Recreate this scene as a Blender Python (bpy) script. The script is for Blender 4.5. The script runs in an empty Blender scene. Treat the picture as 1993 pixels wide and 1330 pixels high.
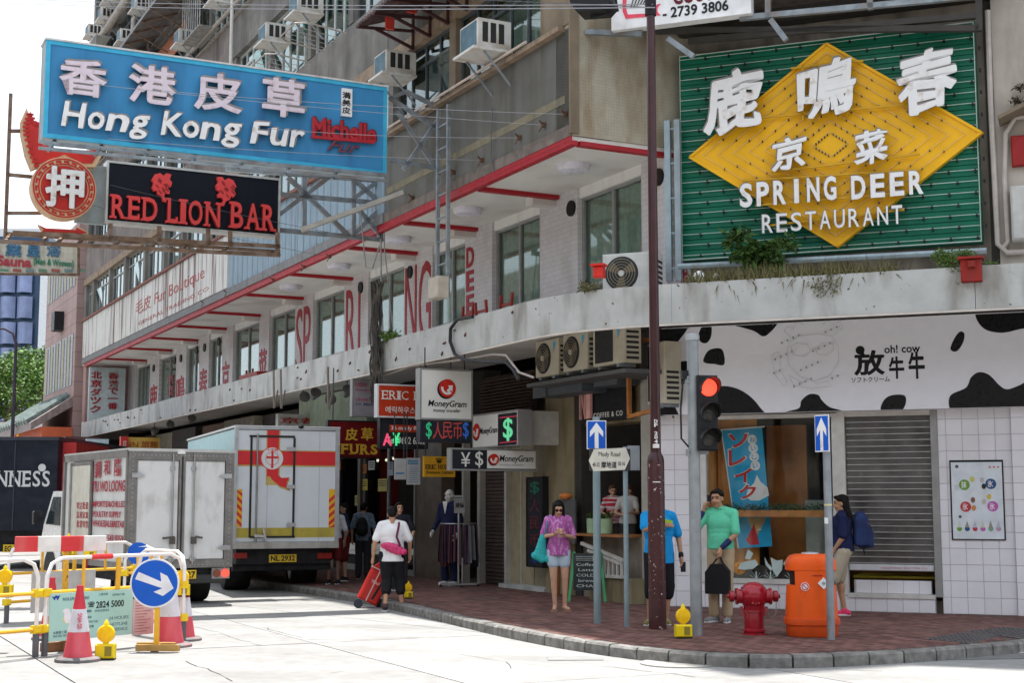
import bpy, bmesh, math, random
from mathutils import Vector as V, Matrix as X, noise as mnoise
from math import radians as R, sin, cos, pi
random.seed(7)
SC = bpy.context.scene
COL = SC.collection

# ---------------------------------------------------------------- camera
FPX, PCX, PCY, EYE, PITCH = 2768.0, 996.5, 665.0, 1.7, R(6.5)
cd = bpy.data.cameras.new('camera'); cam = bpy.data.objects.new('camera', cd); COL.objects.link(cam)
cd.sensor_width = 36.0; cd.lens = 36.0 * FPX / 1993.0; cd.clip_start = .1; cd.clip_end = 3000
cam.location = (0, 0, EYE); cam.rotation_euler = (R(90) + PITCH, 0, 0)
SC.camera = cam

# ---------------------------------------------------------------- sky, sun, exposure
SUN_EL, SUN_AZ = R(75), R(-12)          # azimuth clockwise from +Y
W = bpy.data.worlds.new('World'); SC.world = W; W.use_nodes = True
wn = W.node_tree; wn.nodes.clear()
def wnode(t, **k):
    n = wn.nodes.new(t)
    for a, b in k.items(): setattr(n, a, b)
    return n
sky = wnode('ShaderNodeTexSky', sky_type='NISHITA', sun_disc=False, sun_elevation=SUN_EL, sun_rotation=SUN_AZ, dust_density=2.5, air_density=1.0)
bg = wnode('ShaderNodeBackground'); bg.inputs[1].default_value = .15
tc = wnode('ShaderNodeTexCoord'); mp = wnode('ShaderNodeMapping'); mp.inputs['Scale'].default_value = (2, 2, 5)
nz = wnode('ShaderNodeTexNoise'); nz.inputs['Scale'].default_value = 1.6; nz.inputs['Detail'].default_value = 6
cr = wnode('ShaderNodeValToRGB'); cr.color_ramp.elements[0].position = .25; cr.color_ramp.elements[0].color = (.62, .62, .62, 1)
cr.color_ramp.elements[1].position = .6; cr.color_ramp.elements[1].color = (1, 1, 1, 1)
mxc = wnode('ShaderNodeMixRGB'); mxc.inputs[2].default_value = (4.5, 4.85, 5.35, 1)   # thin bright cloud over the blue
wout = wnode('ShaderNodeOutputWorld')
L = wn.links.new
L(tc.outputs['Generated'], mp.inputs[0]); L(mp.outputs[0], nz.inputs['Vector']); L(nz.outputs[0], cr.inputs[0])
L(cr.outputs[0], mxc.inputs[0]); L(sky.outputs[0], mxc.inputs[1]); L(mxc.outputs[0], bg.inputs[0]); L(bg.outputs[0], wout.inputs[0])
sl = bpy.data.lights.new('sun', 'SUN'); sl.energy = 4.3; sl.angle = R(.6); sl.color = (1, .965, .92)
so = bpy.data.objects.new('sun', sl); COL.objects.link(so)
sd = V((sin(SUN_AZ) * cos(SUN_EL), cos(SUN_AZ) * cos(SUN_EL), sin(SUN_EL)))
so.rotation_euler = sd.to_track_quat('Z', 'Y').to_euler(); so.location = (0, 0, 60)
SC.view_settings.view_transform = 'Standard'; SC.view_settings.look = 'None'
SC.view_settings.exposure = 1.12; SC.view_settings.gamma = 1; SC.view_settings.use_curve_mapping = False
SC.cycles.max_bounces = 6; SC.cycles.transparent_max_bounces = 12

# ---------------------------------------------------------------- measuring: where a line of sight meets a real plane
EP = V((0, 0, EYE))
def ray(px, py):
    a = (px - PCX) / FPX; b = (PCY - py) / FPX
    return V((a, cos(PITCH) - b * sin(PITCH), sin(PITCH) + b * cos(PITCH)))
def ground(px, py, z=0.0):
    r = ray(px, py); return EP + r * ((z - EYE) / r.z)
def atY(px, py, y):
    r = ray(px, py); return EP + r * (y / r.y)

# ---------------------------------------------------------------- frames: x right along a face, z up, o out of the face towards the viewer
class Frame:
    def __init__(s, org, az):           # az: compass angle of the face's rightward direction (from +Y towards +X)
        a = R(az); s.org = V(org); s.x = V((sin(a), cos(a), 0)); s.o = V((s.x.y, -s.x.x, 0))
        s.M = X.Translation(s.org) @ X.Rotation(R(90) - a, 4, 'Z')
    def P(s, x, z, o=0): return s.org + s.x * x + s.o * o + V((0, 0, z))
    def hit(s, px, py, o=0):
        r = ray(px, py); q = s.org + s.o * o
        p = EP + r * ((q - EP).dot(s.o) / r.dot(s.o))
        return ((p - s.org).dot(s.x), p.z)
    def at(s, px, py, o=0): return Frame(s.P(s.hit(px, py, o)[0], 0, o), math.degrees(math.atan2(s.x.x, s.x.y)))
    def loc(s, p):
        d = V(p) - s.org; return (d.dot(s.x), p[2], d.dot(s.o))
C0 = ground(1290, 1180, .13); C0.z = 0
FA = Frame(C0, -26.9 + 180)            # street front: x = -distance away along Mody Road
FB = Frame(C0, 180 - 68.3)             # chamfered corner front
def FP(s, d=0):                         # a sign hanging square to the street front, s metres along it
    return Frame(FA.P(-s, 0, d), -26.9 + 90)
FW = Frame((0, 0, 0), 90)              # world: x right, o towards the camera

# ---------------------------------------------------------------- materials
_m = {}
def M(name, col=(.5, .5, .5), rough=.6, metal=0.0, var=.12, scale=6.0, dirt=None, damt=.5, dscale=(5, 5, .5), dlo=.5, dhi=.72, bump=0.0, spec=.22, emit=None, es=1.0, coat=0.0, bscale=None, isl=0.0, alpha=1.0, spots=None):
    if name in _m: return _m[name]
    m = bpy.data.materials.new(name); m.use_nodes = True; m.diffuse_color = (*col[:3], 1)
    nt = m.node_tree; b = nt.nodes['Principled BSDF']; N = nt.nodes.new; K = nt.links.new
    b.inputs['Roughness'].default_value = rough; b.inputs['Metallic'].default_value = metal
    b.inputs['Specular IOR Level'].default_value = spec; b.inputs['Coat Weight'].default_value = coat; b.inputs['Coat Roughness'].default_value = .08
    if alpha < 1: b.inputs['Alpha'].default_value = alpha
    tc = N('ShaderNodeTexCoord')
    def nois(sc, det=4, vec=None):
        n = N('ShaderNodeTexNoise'); n.inputs['Scale'].default_value = sc; n.inputs['Detail'].default_value = det
        K(vec or tc.outputs['Object'], n.inputs['Vector']); return n.outputs[0]
    def mix(a, bb, f, mode='MIX'):
        n = N('ShaderNodeMixRGB'); n.blend_type = mode
        for i, v in ((0, f), (1, a), (2, bb)):
            if isinstance(v, (int, float)): n.inputs[i].default_value = v
            elif isinstance(v, tuple): n.inputs[i].default_value = (*v[:3], 1)
            else: K(v, n.inputs[i])
        return n.outputs[0]
    def rng(v, a, bb, c=0.0, d=1.0):
        n = N('ShaderNodeMapRange'); K(v, n.inputs[0])
        for i, q in enumerate((a, bb, c, d)): n.inputs[i + 1].default_value = q
        return n.outputs[0]
    c = tuple(col[:3]); lo = tuple(max(0, k * (1 - var)) for k in c); hi = tuple(min(1, k * (1 + var)) for k in c)
    out = mix(lo, hi, rng(nois(scale), .3, .7))
    if isl:
        oi = N('ShaderNodeObjectInfo'); ge = N('ShaderNodeNewGeometry'); ad = N('ShaderNodeMath'); ad.operation = 'ADD'
        K(oi.outputs['Random'], ad.inputs[0]); K(ge.outputs['Random Per Island'], ad.inputs[1])
        fr = N('ShaderNodeMath'); fr.operation = 'FRACT'; K(ad.outputs[0], fr.inputs[0])
        out = mix(out, rng(fr.outputs[0], 0, 1, 1 - isl, 1 + isl), 1.0, 'MULTIPLY')
    if dirt:
        mpn = N('ShaderNodeMapping'); mpn.inputs['Scale'].default_value = dscale; K(tc.outputs['Object'], mpn.inputs[0])
        f = rng(nois(1.0, 8, mpn.outputs[0]), dlo, dhi, 0, damt)
        out = mix(out, tuple(dirt), f)
    if spots:
        f = rng(nois(spots[0], 2), spots[1], spots[1] + .03, 0, 1); out = mix(out, tuple(spots[2]), f)
    K(out, b.inputs['Base Color'])
    if bump:
        bn = N('ShaderNodeBump'); bn.inputs['Strength'].default_value = bump; bn.inputs['Distance'].default_value = .02
        K(nois(bscale or scale * 6, 6), bn.inputs['Height']); K(bn.outputs[0], b.inputs['Normal'])
    K(rng(nois(scale * 2.3), .3, .7, max(0, rough - .07), min(1, rough + .1)), b.inputs['Roughness'])
    if emit: b.inputs['Emission Color'].default_value = (*emit, 1); b.inputs['Emission Strength'].default_value = es
    _m[name] = m; return m
def glass(name, tint=(.6, .7, .7), a=.35, rough=.03):
    if name in _m: return _m[name]
    m = bpy.data.materials.new(name); m.use_nodes = True; nt = m.node_tree; nt.nodes.clear(); N = nt.nodes.new; K = nt.links.new
    tr = N('ShaderNodeBsdfTransparent'); tr.inputs[0].default_value = (*tint, 1)
    gl = N('ShaderNodeBsdfGlossy'); gl.inputs['Roughness'].default_value = rough; gl.inputs[0].default_value = (.9, .95, .95, 1)
    fr = N('ShaderNodeLayerWeight'); fr.inputs[0].default_value = .5; pw = N('ShaderNodeMath'); pw.operation = 'POWER'; pw.inputs[1].default_value = 4
    ad = N('ShaderNodeMath'); ad.operation = 'MULTIPLY_ADD'; ad.inputs[1].default_value = .9; ad.inputs[2].default_value = a * .2; ad.use_clamp = True
    tc = N('ShaderNodeTexCoord'); nz = N('ShaderNodeTexNoise'); nz.inputs['Scale'].default_value = 1.2; bn = N('ShaderNodeBump'); bn.inputs['Strength'].default_value = .05
    K(tc.outputs['Object'], nz.inputs['Vector']); K(nz.outputs[0], bn.inputs['Height']); K(bn.outputs[0], gl.inputs['Normal'])
    mx = N('ShaderNodeMixShader'); o = N('ShaderNodeOutputMaterial')
    K(fr.outputs[1], pw.inputs[0]); K(pw.outputs[0], ad.inputs[0]); K(ad.outputs[0], mx.inputs[0]); K(tr.outputs[0], mx.inputs[1]); K(gl.outputs[0], mx.inputs[2]); K(mx.outputs[0], o.inputs[0])
    _m[name] = m; return m

# ---------------------------------------------------------------- mesh builder (local axes: x right, -y out, z up)
class B:
    def __init__(s): s.v = []; s.f = []
    def add(s, vs, fs):
        n = len(s.v); s.v += [tuple(p) for p in vs]; s.f += [tuple(i + n for i in f) for f in fs]; return s
    def box(s, x0, x1, z0, z1, o0, o1, rot=None):
        if x0 > x1: x0, x1 = x1, x0
        if z0 > z1: z0, z1 = z1, z0
        if o0 > o1: o0, o1 = o1, o0
        vs = [V((x, -o, z)) for x in (x0, x1) for o in (o0, o1) for z in (z0, z1)]
        if rot:
            c = V(((x0 + x1) / 2, -(o0 + o1) / 2, (z0 + z1) / 2)); vs = [rot @ (p - c) + c for p in vs]
        return s.add(vs, [(0, 1, 3, 2), (4, 6, 7, 5), (0, 4, 5, 1), (2, 3, 7, 6), (0, 2, 6, 4), (1, 5, 7, 3)])
    def bbox(s, x0, x1, z0, z1, o0, o1, r=.02):      # box with chamfered vertical+horizontal edges on its outer face
        if x0 > x1: x0, x1 = x1, x0
        if o0 > o1: o0, o1 = o1, o0
        if z0 > z1: z0, z1 = z1, z0
        ring = lambda q, o: [(x0 + q, -o, z0 + q), (x1 - q, -o, z0 + q), (x1 - q, -o, z1 - q), (x0 + q, -o, z1 - q)]
        return s.add(ring(0, o0) + ring(0, o1 - r) + ring(r, o1), [(3, 2, 1, 0), (8, 9, 10, 11)] + [(i + k, (i + 1) % 4 + k, (i + 1) % 4 + 4 + k, i + 4 + k) for k in (0, 4) for i in range(4)])
    def poly(s, pts, o0, o1):                        # outline in x,z pushed from o0 to o1
        if sum(a[0] * b[1] - b[0] * a[1] for a, b in zip(pts, pts[1:] + pts[:1])) < 0: pts = pts[::-1]
        n = len(pts); vs = [(x, -o0, z) for x, z in pts] + [(x, -o1, z) for x, z in pts]
        return s.add(vs, [tuple(range(n))[::-1], tuple(range(n, 2 * n))] + [(i, (i + 1) % n, (i + 1) % n + n, i + n) for i in range(n)])
    def flat(s, pts, z0, z1):                        # plan outline (x,y) extruded in z
        if sum(a[0] * b[1] - b[0] * a[1] for a, b in zip(pts, pts[1:] + pts[:1])) < 0: pts = pts[::-1]
        n = len(pts); vs = [(x, y, z0) for x, y in pts] + [(x, y, z1) for x, y in pts]
        return s.add(vs, [tuple(range(n))[::-1], tuple(range(n, 2 * n))] + [(i, (i + 1) % n, (i + 1) % n + n, i + n) for i in range(n)])
    def tube(s, pts, r, n=8, closed=False, caps=True):
        pts = [V(p) for p in pts]; rs = r if isinstance(r, (list, tuple)) else [r] * len(pts)
        rings = []; up = None; m = len(pts)
        for i, p in enumerate(pts):
            a = pts[(i - 1) % m] if (closed or i) else p; b = pts[(i + 1) % m] if (closed or i < m - 1) else p
            t = (b - a).normalized()
            if up is None: up = t.orthogonal().normalized()
            up = (up - t * up.dot(t)); up = up.normalized() if up.length > 1e-6 else t.orthogonal().normalized()
            w = t.cross(up); rings.append([p + (up * cos(2 * pi * k / n) + w * sin(2 * pi * k / n)) * rs[i] for k in range(n)])
        vs = [q for rg in rings for q in rg]; fs = []
        for i in range(m if closed else m - 1):
            j = (i + 1) % m
            fs += [(i * n + k, i * n + (k + 1) % n, j * n + (k + 1) % n, j * n + k) for k in range(n)]
        if not closed and caps: fs += [tuple(range(n))[::-1], tuple(range((m - 1) * n, m * n))]
        return s.add(vs, fs)
    def bar(s, a, b, w, h=None):                     # rectangular bar
        a = V(a); b = V(b); h = h or w; t = (b - a).normalized(); up = V((0, 0, 1)) if abs(t.z) < .9 else V((0, 1, 0))
        x = t.cross(up).normalized() * w / 2; y = x.cross(t).normalized() * h / 2
        return s.add([a - x - y, a + x - y, a + x + y, a - x + y, b - x - y, b + x - y, b + x + y, b - x + y], [(3, 2, 1, 0), (4, 5, 6, 7), (0, 1, 5, 4), (1, 2, 6, 5), (2, 3, 7, 6), (3, 0, 4, 7)])
    def lathe(s, prof, n=24, c=(0, 0), axis=None):   # prof: (r,z) list from bottom up
        vs = []
        for r, z in prof: vs += [V((c[0] + r * cos(2 * pi * k / n), c[1] + r * sin(2 * pi * k / n), z)) for k in range(n)]
        if axis: vs = [axis @ p for p in vs]
        fs = [(i * n + k, i * n + (k + 1) % n, (i + 1) * n + (k + 1) % n, (i + 1) * n + k) for i in range(len(prof) - 1) for k in range(n)]
        fs += [tuple(range(n))[::-1], tuple(range((len(prof) - 1) * n, len(prof) * n))]
        return s.add(vs, fs)
    def disc(s, x, z, r, o0, o1, n=20, rx=None):
        return s.poly([(x + (rx or r) * cos(2 * pi * k / n), z + r * sin(2 * pi * k / n)) for k in range(n)], o0, o1)
    def ring(s, x, z, r0, r1, o0, o1, n=24, a0=0, a1=2 * pi):
        for k in range(n):
            p, q = a0 + (a1 - a0) * k / n, a0 + (a1 - a0) * (k + 1) / n
            s.poly([(x + r0 * cos(p), z + r0 * sin(p)), (x + r1 * cos(p), z + r1 * sin(p)), (x + r1 * cos(q), z + r1 * sin(q)), (x + r0 * cos(q), z + r0 * sin(q))], o0, o1)
        return s
    def ball(s, c, r, n=12, m=8, rot=None):
        c = V(c); r = V(r) if not isinstance(r, (int, float)) else V((r, r, r)); vs = [V((0, 0, -1))]
        for j in range(1, m):
            t = pi * j / m
            vs += [V((sin(t) * cos(2 * pi * k / n), sin(t) * sin(2 * pi * k / n), -cos(t))) for k in range(n)]
        vs.append(V((0, 0, 1))); vs = [V((p.x * r.x, p.y * r.y, p.z * r.z)) for p in vs]
        if rot: vs = [rot @ p for p in vs]
        fs = [(0, 1 + (k + 1) % n, 1 + k) for k in range(n)]
        fs += [(1 + j * n + k, 1 + j * n + (k + 1) % n, 1 + (j + 1) * n + (k + 1) % n, 1 + (j + 1) * n + k) for j in range(m - 2) for k in range(n)]
        e = len(vs) - 1; fs += [(e, 1 + (m - 2) * n + k, 1 + (m - 2) * n + (k + 1) % n) for k in range(n)]
        return s.add([c + p for p in vs], fs)
    def cap(s, a, b, ra, rb, n=12):                  # tapered capsule
        a = V(a); b = V(b); t = (b - a).normalized(); pts = []; rs = []
        for k in range(1, 5): q = pi / 2 * k / 4; pts.append(a - t * ra * cos(q)); rs.append(ra * sin(q))
        for k in range(3, -1, -1): q = pi / 2 * (k + 1) / 4; pts.append(b + t * rb * cos(q)); rs.append(rb * sin(q))
        pts.insert(0, a - t * ra); rs.insert(0, ra * .05); pts.append(b + t * rb); rs.append(rb * .05)
        return s.tube(pts, rs, n)
    def join(s, o): return s.add(o.v, o.f)
    def mesh(s, name, mat, smooth=False):
        me = bpy.data.meshes.new(name); me.from_pydata([tuple(p) for p in s.v], [], s.f); me.validate()
        if mat: me.materials.append(mat)
        if smooth: me.polygons.foreach_set('use_smooth', [True] * len(me.polygons))
        return me

# ---------------------------------------------------------------- objects
def words(o, label=None, cat=None, group=None, kind=None):
    if label: o['label'] = label
    if cat: o['category'] = cat
    if group: o['group'] = group
    if kind: o['kind'] = kind
    return o
def obj(name, me, parent=None, M4=None, **k):
    o = bpy.data.objects.new(name, me); COL.objects.link(o)
    if parent: o.parent = parent
    if M4 is not None: o.matrix_world = M4
    return words(o, **k)
_off = {}
def thing(name, label, cat, F, x=0, z=0, o=0, group=None):     # an Empty at the thing's base; parts are given in F's coordinates
    e = bpy.data.objects.new(name, None); COL.objects.link(e); e.empty_display_size = .2
    e.matrix_world = F.M @ X.Translation((x, -o, z)); _off[e.name] = V((x, -o, z)); e['_'] = 1; del e['_']
    return words(e, label, cat, group)
def part(t, name, b, mat, smooth=False, label=None, kind=None, up=None):
    off = _off[t.name] if not up else _off[up.name]
    me = b if isinstance(b, bpy.types.Mesh) else b.mesh(name, mat, smooth)
    if off.length: me.transform(X.Translation(-off))
    if smooth and not isinstance(b, bpy.types.Mesh): autosm(me)
    o = obj(name, me, t, label=label, kind=kind); _off[o.name] = off; return o
def solo(name, label, cat, F, b, mat, smooth=False, group=None, kind=None, base=None):   # a thing that is one mesh
    me = b if isinstance(b, bpy.types.Mesh) else b.mesh(name, mat, smooth)
    c = base or V((0, 0, 0))
    if base is None:
        xs = [v.co for v in me.vertices]; c = V((sum(p.x for p in xs) / len(xs), sum(p.y for p in xs) / len(xs), min(p.z for p in xs)))
    me.transform(X.Translation(-c)); 
    if smooth and not isinstance(b, bpy.types.Mesh): autosm(me)
    o = obj(name, me, None, F.M @ X.Translation(c)); _off[o.name] = c
    return words(o, label, cat, group, kind)
def autosm(me, ang=40):
    try: me.set_sharp_from_angle(angle=R(ang))
    except Exception: pass
def struct(name, b, mat, F=FW, smooth=False): return solo(name, None, None, F, b, mat, smooth, kind='structure', base=V((0, 0, 0)))
def copytree(o, M4=None, parent=None):
    c = o.copy(); COL.objects.link(c)
    if parent: c.parent = parent
    if M4 is not None: c.matrix_world = M4
    if o.name in _off: _off[c.name] = _off[o.name]
    for ch in list(o.children): copytree(ch, None, c)
    return c

# ---------------------------------------------------------------- lettering: real meshes, x right, z up, towards -y
_glyph = {}
def text(s, x0, x1, z0, z1, o0, o1, bold=0.0, shear=0.0, keep=False, serif=0.0, spacing=1.0, vertical=False, rot=0.0):
    b = B()
    if vertical:
        n = len(s); h = (z1 - z0) / n
        for i, ch in enumerate(s): k1, k0 = (.56, .44) if ch in '一ー' else (.93, .07); b.join(text(ch, x0, x1, z1 - h * (i + k1), z1 - h * (i + k0), o0, o1, bold, shear, False, serif, rot=rot))
        return b
    if bold > .018 and any(ord(ch) > 0x2e00 for ch in s) and keep is not None:      # heavy strokes: overlapping copies of the thin glyph, each a hair behind the last
        r = min(bold, .03) * .55 + max(0, bold - .03) * .25; w_ = x1 - x0; h_ = z1 - z0; m_ = 8; sg = 1 if o1 > o0 else -1
        for k in range(m_):
            a_ = 2 * pi * k / m_; dx, dz = r * w_ / max(1, len(s)) * cos(a_), r * h_ * sin(a_); q = r * w_ / max(1, len(s)); q2 = r * h_
            b.join(text(s, x0 + q + dx, x1 - q + dx, z0 + q2 + dz, z1 - q2 + dz, o0, o1 - sg * .0006 * k, .008, shear, None, serif, spacing, False, rot))
        return b
    key = (s, bold, shear, spacing)
    if key not in _glyph:
        c = bpy.data.curves.new('t', 'FONT'); c.body = s; c.size = 1; c.offset = bold; c.extrude = .5; c.shear = shear; c.resolution_u = 3; c.space_character = spacing
        ob = bpy.data.objects.new('t', c); me = ob.to_mesh(); _glyph[key] = ([v.co.copy() for v in me.vertices], [tuple(p.vertices) for p in me.polygons])
        ob.to_mesh_clear(); bpy.data.objects.remove(ob); bpy.data.curves.remove(c)
    vs, fs = _glyph[key]
    if not vs: return b
    if rot: q = X.Rotation(rot, 3, 'Z'); vs = [q @ p for p in vs]
    a0 = min(p.x for p in vs); a1 = max(p.x for p in vs); b0 = min(p.y for p in vs); b1 = max(p.y for p in vs)
    sx = (x1 - x0) / max(a1 - a0, 1e-6); sz = (z1 - z0) / max(b1 - b0, 1e-6)
    if keep: sx = sz = min(sx, sz)
    cx = (x0 + x1) / 2; cz = (z0 + z1) / 2; am = (a0 + a1) / 2; bm_ = (b0 + b1) / 2
    b.add([((p.x - am) * sx + cx, -(o0 + (p.z + .5) * (o1 - o0)), (p.y - bm_) * sz + cz) for p in vs], fs)
    return b
def brush(b, x0, x1, z0, z1, slope=.14, amp=.035):      # uneven, rising strokes like brush writing
    w, h = x1 - x0, z1 - z0; out = []
    for x, y, z in b.v:
        u, v = (x - x0) / w, (z - z0) / h; n = mnoise.noise_vector(V((u * 3.1, v * 3.1, x0)))
        out.append((x + w * (n.x * amp * 1.6 + .05 * (v - .5)), y, z + h * (n.z * amp * 1.6 + slope * (u - .5))))
    b.v = out; return b
def serif_text(s, x0, x1, z0, z1, o0, o1, bold=.02, th=.09, gap=.12, small=()):   # roman letters with slab serifs, fitted one by one
    wid = {'I': .42, 'L': .8, 'E': .85, 'F': .8, 'O': 1.1, 'N': 1.15, 'M': 1.3, 'W': 1.4, 'D': 1.1, 'A': 1.1, 'S': .8, ' ': .45, '6': .8, '.': .4, 'H': 1.1}
    tot = sum(wid.get(c, 1) for c in s) + gap * (len(s) - 1); u = (x1 - x0) / tot; x = x0; b = B(); H = z1 - z0; t = H * th
    for i, c in enumerate(s):
        w = wid.get(c, 1) * u; h1 = z1 - (H * .0 if i not in small else H * .18)
        if c != ' ':
            b.join(text(c, x + .05 * w, x + .95 * w, z0, h1, o0, o1, bold)); e = u * .13; st = u * .2
            o2 = o1 - .001
            L_, R_ = x + .05 * w, x + .95 * w
            if c in 'REDLBFNHUKMPI':
                for zz in ((z0, z0 + t), (h1 - t, h1)):
                    if c == 'I': b.box(L_ - e, R_ + e, *zz, o0 + .001, o2)
                    elif not (c in 'DUB' and 0): b.box(L_ - e, L_ + st + (e if c in 'RFPNHK' else 0), *zz, o0 + .001, o2)
            if c in 'NHUM': b.box(R_ - st - (e if c != 'M' else 0), R_ + e, h1 - t, h1, o0 + .001, o2)
            if c in 'HMRKA': b.box(R_ - st - e * .6, R_ + e, z0, z0 + t, o0 + .001, o2)
            if c == 'A': b.box(L_ - e, L_ + st + e * .6, z0, z0 + t, o0 + .001, o2)
            if c in 'ELF': b.box(R_ - t * .9, R_, (z0 if c != 'F' else h1 - H * .26), (z0 + H * .26 if c != 'F' else h1), o0 + .001, o2)
            if c == 'E': b.box(R_ - t * .9, R_, h1 - H * .26, h1, o0 + .001, o2)
        x += w + gap * u
    return b
def remesh(b, name, mat, vox=.012, sm=4, fac=.5):
    me = b.mesh(name, mat, True); ob = bpy.data.objects.new('r', me); COL.objects.link(ob)
    m = ob.modifiers.new('r', 'REMESH'); m.mode = 'VOXEL'; m.voxel_size = vox; m.use_smooth_shade = True
    if sm: k = ob.modifiers.new('s', 'SMOOTH'); k.iterations = sm; k.factor = fac
    dg = bpy.context.evaluated_depsgraph_get(); r = bpy.data.meshes.new_from_object(ob.evaluated_get(dg)); r.name = name
    bpy.data.objects.remove(ob); bpy.data.meshes.remove(me)
    if not r.materials: r.materials.append(mat)
    r.polygons.foreach_set('use_smooth', [True] * len(r.polygons)); return r

# ================================================================ SETTING
conc = M('road_concrete', (.285, .28, .27), .85, var=.12, scale=5, dirt=(.17, .165, .155), damt=.75, dscale=(.45, .9, .5), dlo=.42, dhi=.75, bump=.25, bscale=60, isl=.05, spots=(1.3, .72, (.18, .175, .16)))
asph = M('asphalt', (.16, .16, .16), .9, var=.2, scale=8, bump=.4, bscale=90)
gb = B(); gb.flat([(-700, -60), (700, -60), (700, 900), (-700, 900)], -.6, -.02); struct('ground', gb, M('ground_mortar', (.3, .29, .27), .9))
_wm = {}
def wpart(t, F, name, b, mat, smooth=False, label=None, kind=None):       # a part given in another frame than its thing's
    me = b if isinstance(b, bpy.types.Mesh) else b.mesh(name, mat, smooth)
    if smooth and not isinstance(b, bpy.types.Mesh): autosm(me)
    o = obj(name, me, t, label=label, kind=kind); M0 = _wm.get(t.name) or t.matrix_world.copy()
    o.matrix_basis = M0.inverted() @ F.M; _wm[o.name] = F.M.copy(); _off[o.name] = V((0, 0, 0)); return o

# kerb line in street coordinates (s along Mody Road, d out from the shop fronts)
def sd_(s, d): p = FA.P(-s, 0, d); return (p.x, p.y)
kp = [sd_(70, 3.5), sd_(14, 3.5)] + [tuple(ground(x, y, .13)[:2]) for x, y in ((700, 1160), (740, 1168), (820, 1185), (960, 1217), (1100, 1243), (1250, 1263), (1400, 1275), (1560, 1277), (1700, 1271), (1850, 1262), (1993, 1250))]
e = V(kp[-1]); dr = (V(kp[-1]) - V(kp[-2])).normalized(); kp += [tuple(e + dr * 3), tuple(e + dr * 3 + V((12, 1))), (60, 24)]
def catmull(P, st):
    P = [V(p) for p in P]; out = []
    for i in range(len(P) - 1):
        a, b_, c, d = P[max(0, i - 1)], P[i], P[i + 1], P[min(len(P) - 1, i + 2)]; n = max(1, int((c - b_).length / st))
        for k in range(n):
            t = k / n; out.append(.5 * ((2 * b_) + (c - a) * t + (2 * a - 5 * b_ + 4 * c - d) * t * t + (3 * b_ - a - 3 * c + d) * t ** 3))
    return out + [P[-1]]
kc = [V(kp[0])] + catmull(kp[1:], .1)
# road: concrete slabs with sunk joints, laid along the street
inroad = lambda p: True
road = struct('road', B().flat([tuple(q) for q in ((-60, -8), (80, -8), (80, 200), (-160, 200))], -.018, -.012), M('joint_tar', (.07, .07, .07), .9))
sl_me = {}
for i in range(-5, 11):
    for j in range(0, 8):
        s0, s1 = i * 4.6 - 1.9, i * 4.6 + 2.68; d0, d1 = 3.2 + j * 3.3 - 3.5, 3.2 + j * 3.3 - .22
        if i > 5 and j > 5: continue
        b = B(); o = B()
        b.bbox(-s1, -s0, 0, .012, -.0, .0, 0) if 0 else None
        q = [FA.P(-s0, 0, d0), FA.P(-s1, 0, d0), FA.P(-s1, 0, d1), FA.P(-s0, 0, d1)]
        c = sum(q, V((0, 0, 0))) / 4; b.flat([tuple((p - c)[:2]) for p in q], -.011, random.uniform(-.001, .003))
        ob = obj('concrete_slab', b.mesh('concrete_slab', conc), road, X.Translation(c)); ob.matrix_basis = road.matrix_world.inverted() @ X.Translation(c)
far = B()
q = [FA.P(-49, 0, -.3), FA.P(-180, 0, -.3), FA.P(-180, 0, 26), FA.P(-49, 0, 26)]
far.flat([tuple(p[:2]) for p in q], -.011, .0)
q = [FA.P(90, 0, 26), FA.P(-180, 0, 26), FA.P(-180, 0, 60), FA.P(90, 0, 60)]; far.flat([tuple(p[:2]) for p in q], -.011, .0)
struct('far_road', far, conc)
asp = B(); pts = [tuple(ground(x, y)[:2]) for x, y in ((1560, 1284), (1640, 1276), (1760, 1272), (1860, 1266), (1993, 1256))]
e = V(pts[-1]); asp.flat(pts + [tuple(e + V((6, 3))), tuple(e + V((9, -2))), tuple(ground(1993, 1284)[:2]), tuple(ground(1780, 1287)[:2])], -.0, .008)
struct('side_road_asphalt', asp, asph)
mk = B()
for P4 in (((1812, 1276), (1925, 1271), (1925, 1274.5), (1850, 1279)), ((1965, 1270), (2030, 1266), (2030, 1271), (1975, 1274)), ((1800, 1273), (1815, 1273), (1900, 1280), (1885, 1281))):
    mk.flat([tuple(ground(x, y)[:2]) for x, y in P4], .009, .0125)
struct('road_marking', mk, M('road_paint', (.75, .75, .73), .7, dirt=(.3, .3, .3), dscale=(4, 4, 4)))
ck = B(); random.seed(3)
for P_ in (((360, 1289), (410, 1308), (470, 1334)), ((505, 1221), (560, 1236), (600, 1247)), ((600, 1247), (700, 1246), (860, 1240)), ((1150, 1296), (1350, 1318), (1500, 1330)), ((380, 1222), (420, 1232), (520, 1262)), ((900, 1275), (980, 1290), (1010, 1310)), ((1440, 1290), (1600, 1302), (1780, 1312))):
    q = [ground(*p) for p in P_]; pts = []
    for a, c in zip(q, q[1:]):
        n_ = max(2, int((c - a).length / .25))
        for k in range(n_): pts.append(a.lerp(c, k / n_) + V((random.gauss(0, .02), random.gauss(0, .03), 0)))
    for a, c in zip(pts, pts[1:]):
        w_ = random.uniform(.002, .007); u = (c - a).normalized(); nn = V((-u.y, u.x, 0)) * w_; ck.add([a - nn + V((0, 0, .0042)), c - nn + V((0, 0, .0042)), c + nn + V((0, 0, .0042)), a + nn + V((0, 0, .0042))], [(0, 1, 2, 3)])
struct('road_cracks', ck, M('crack_tar', (.06, .055, .05), .9))
pt_ = B()
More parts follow.
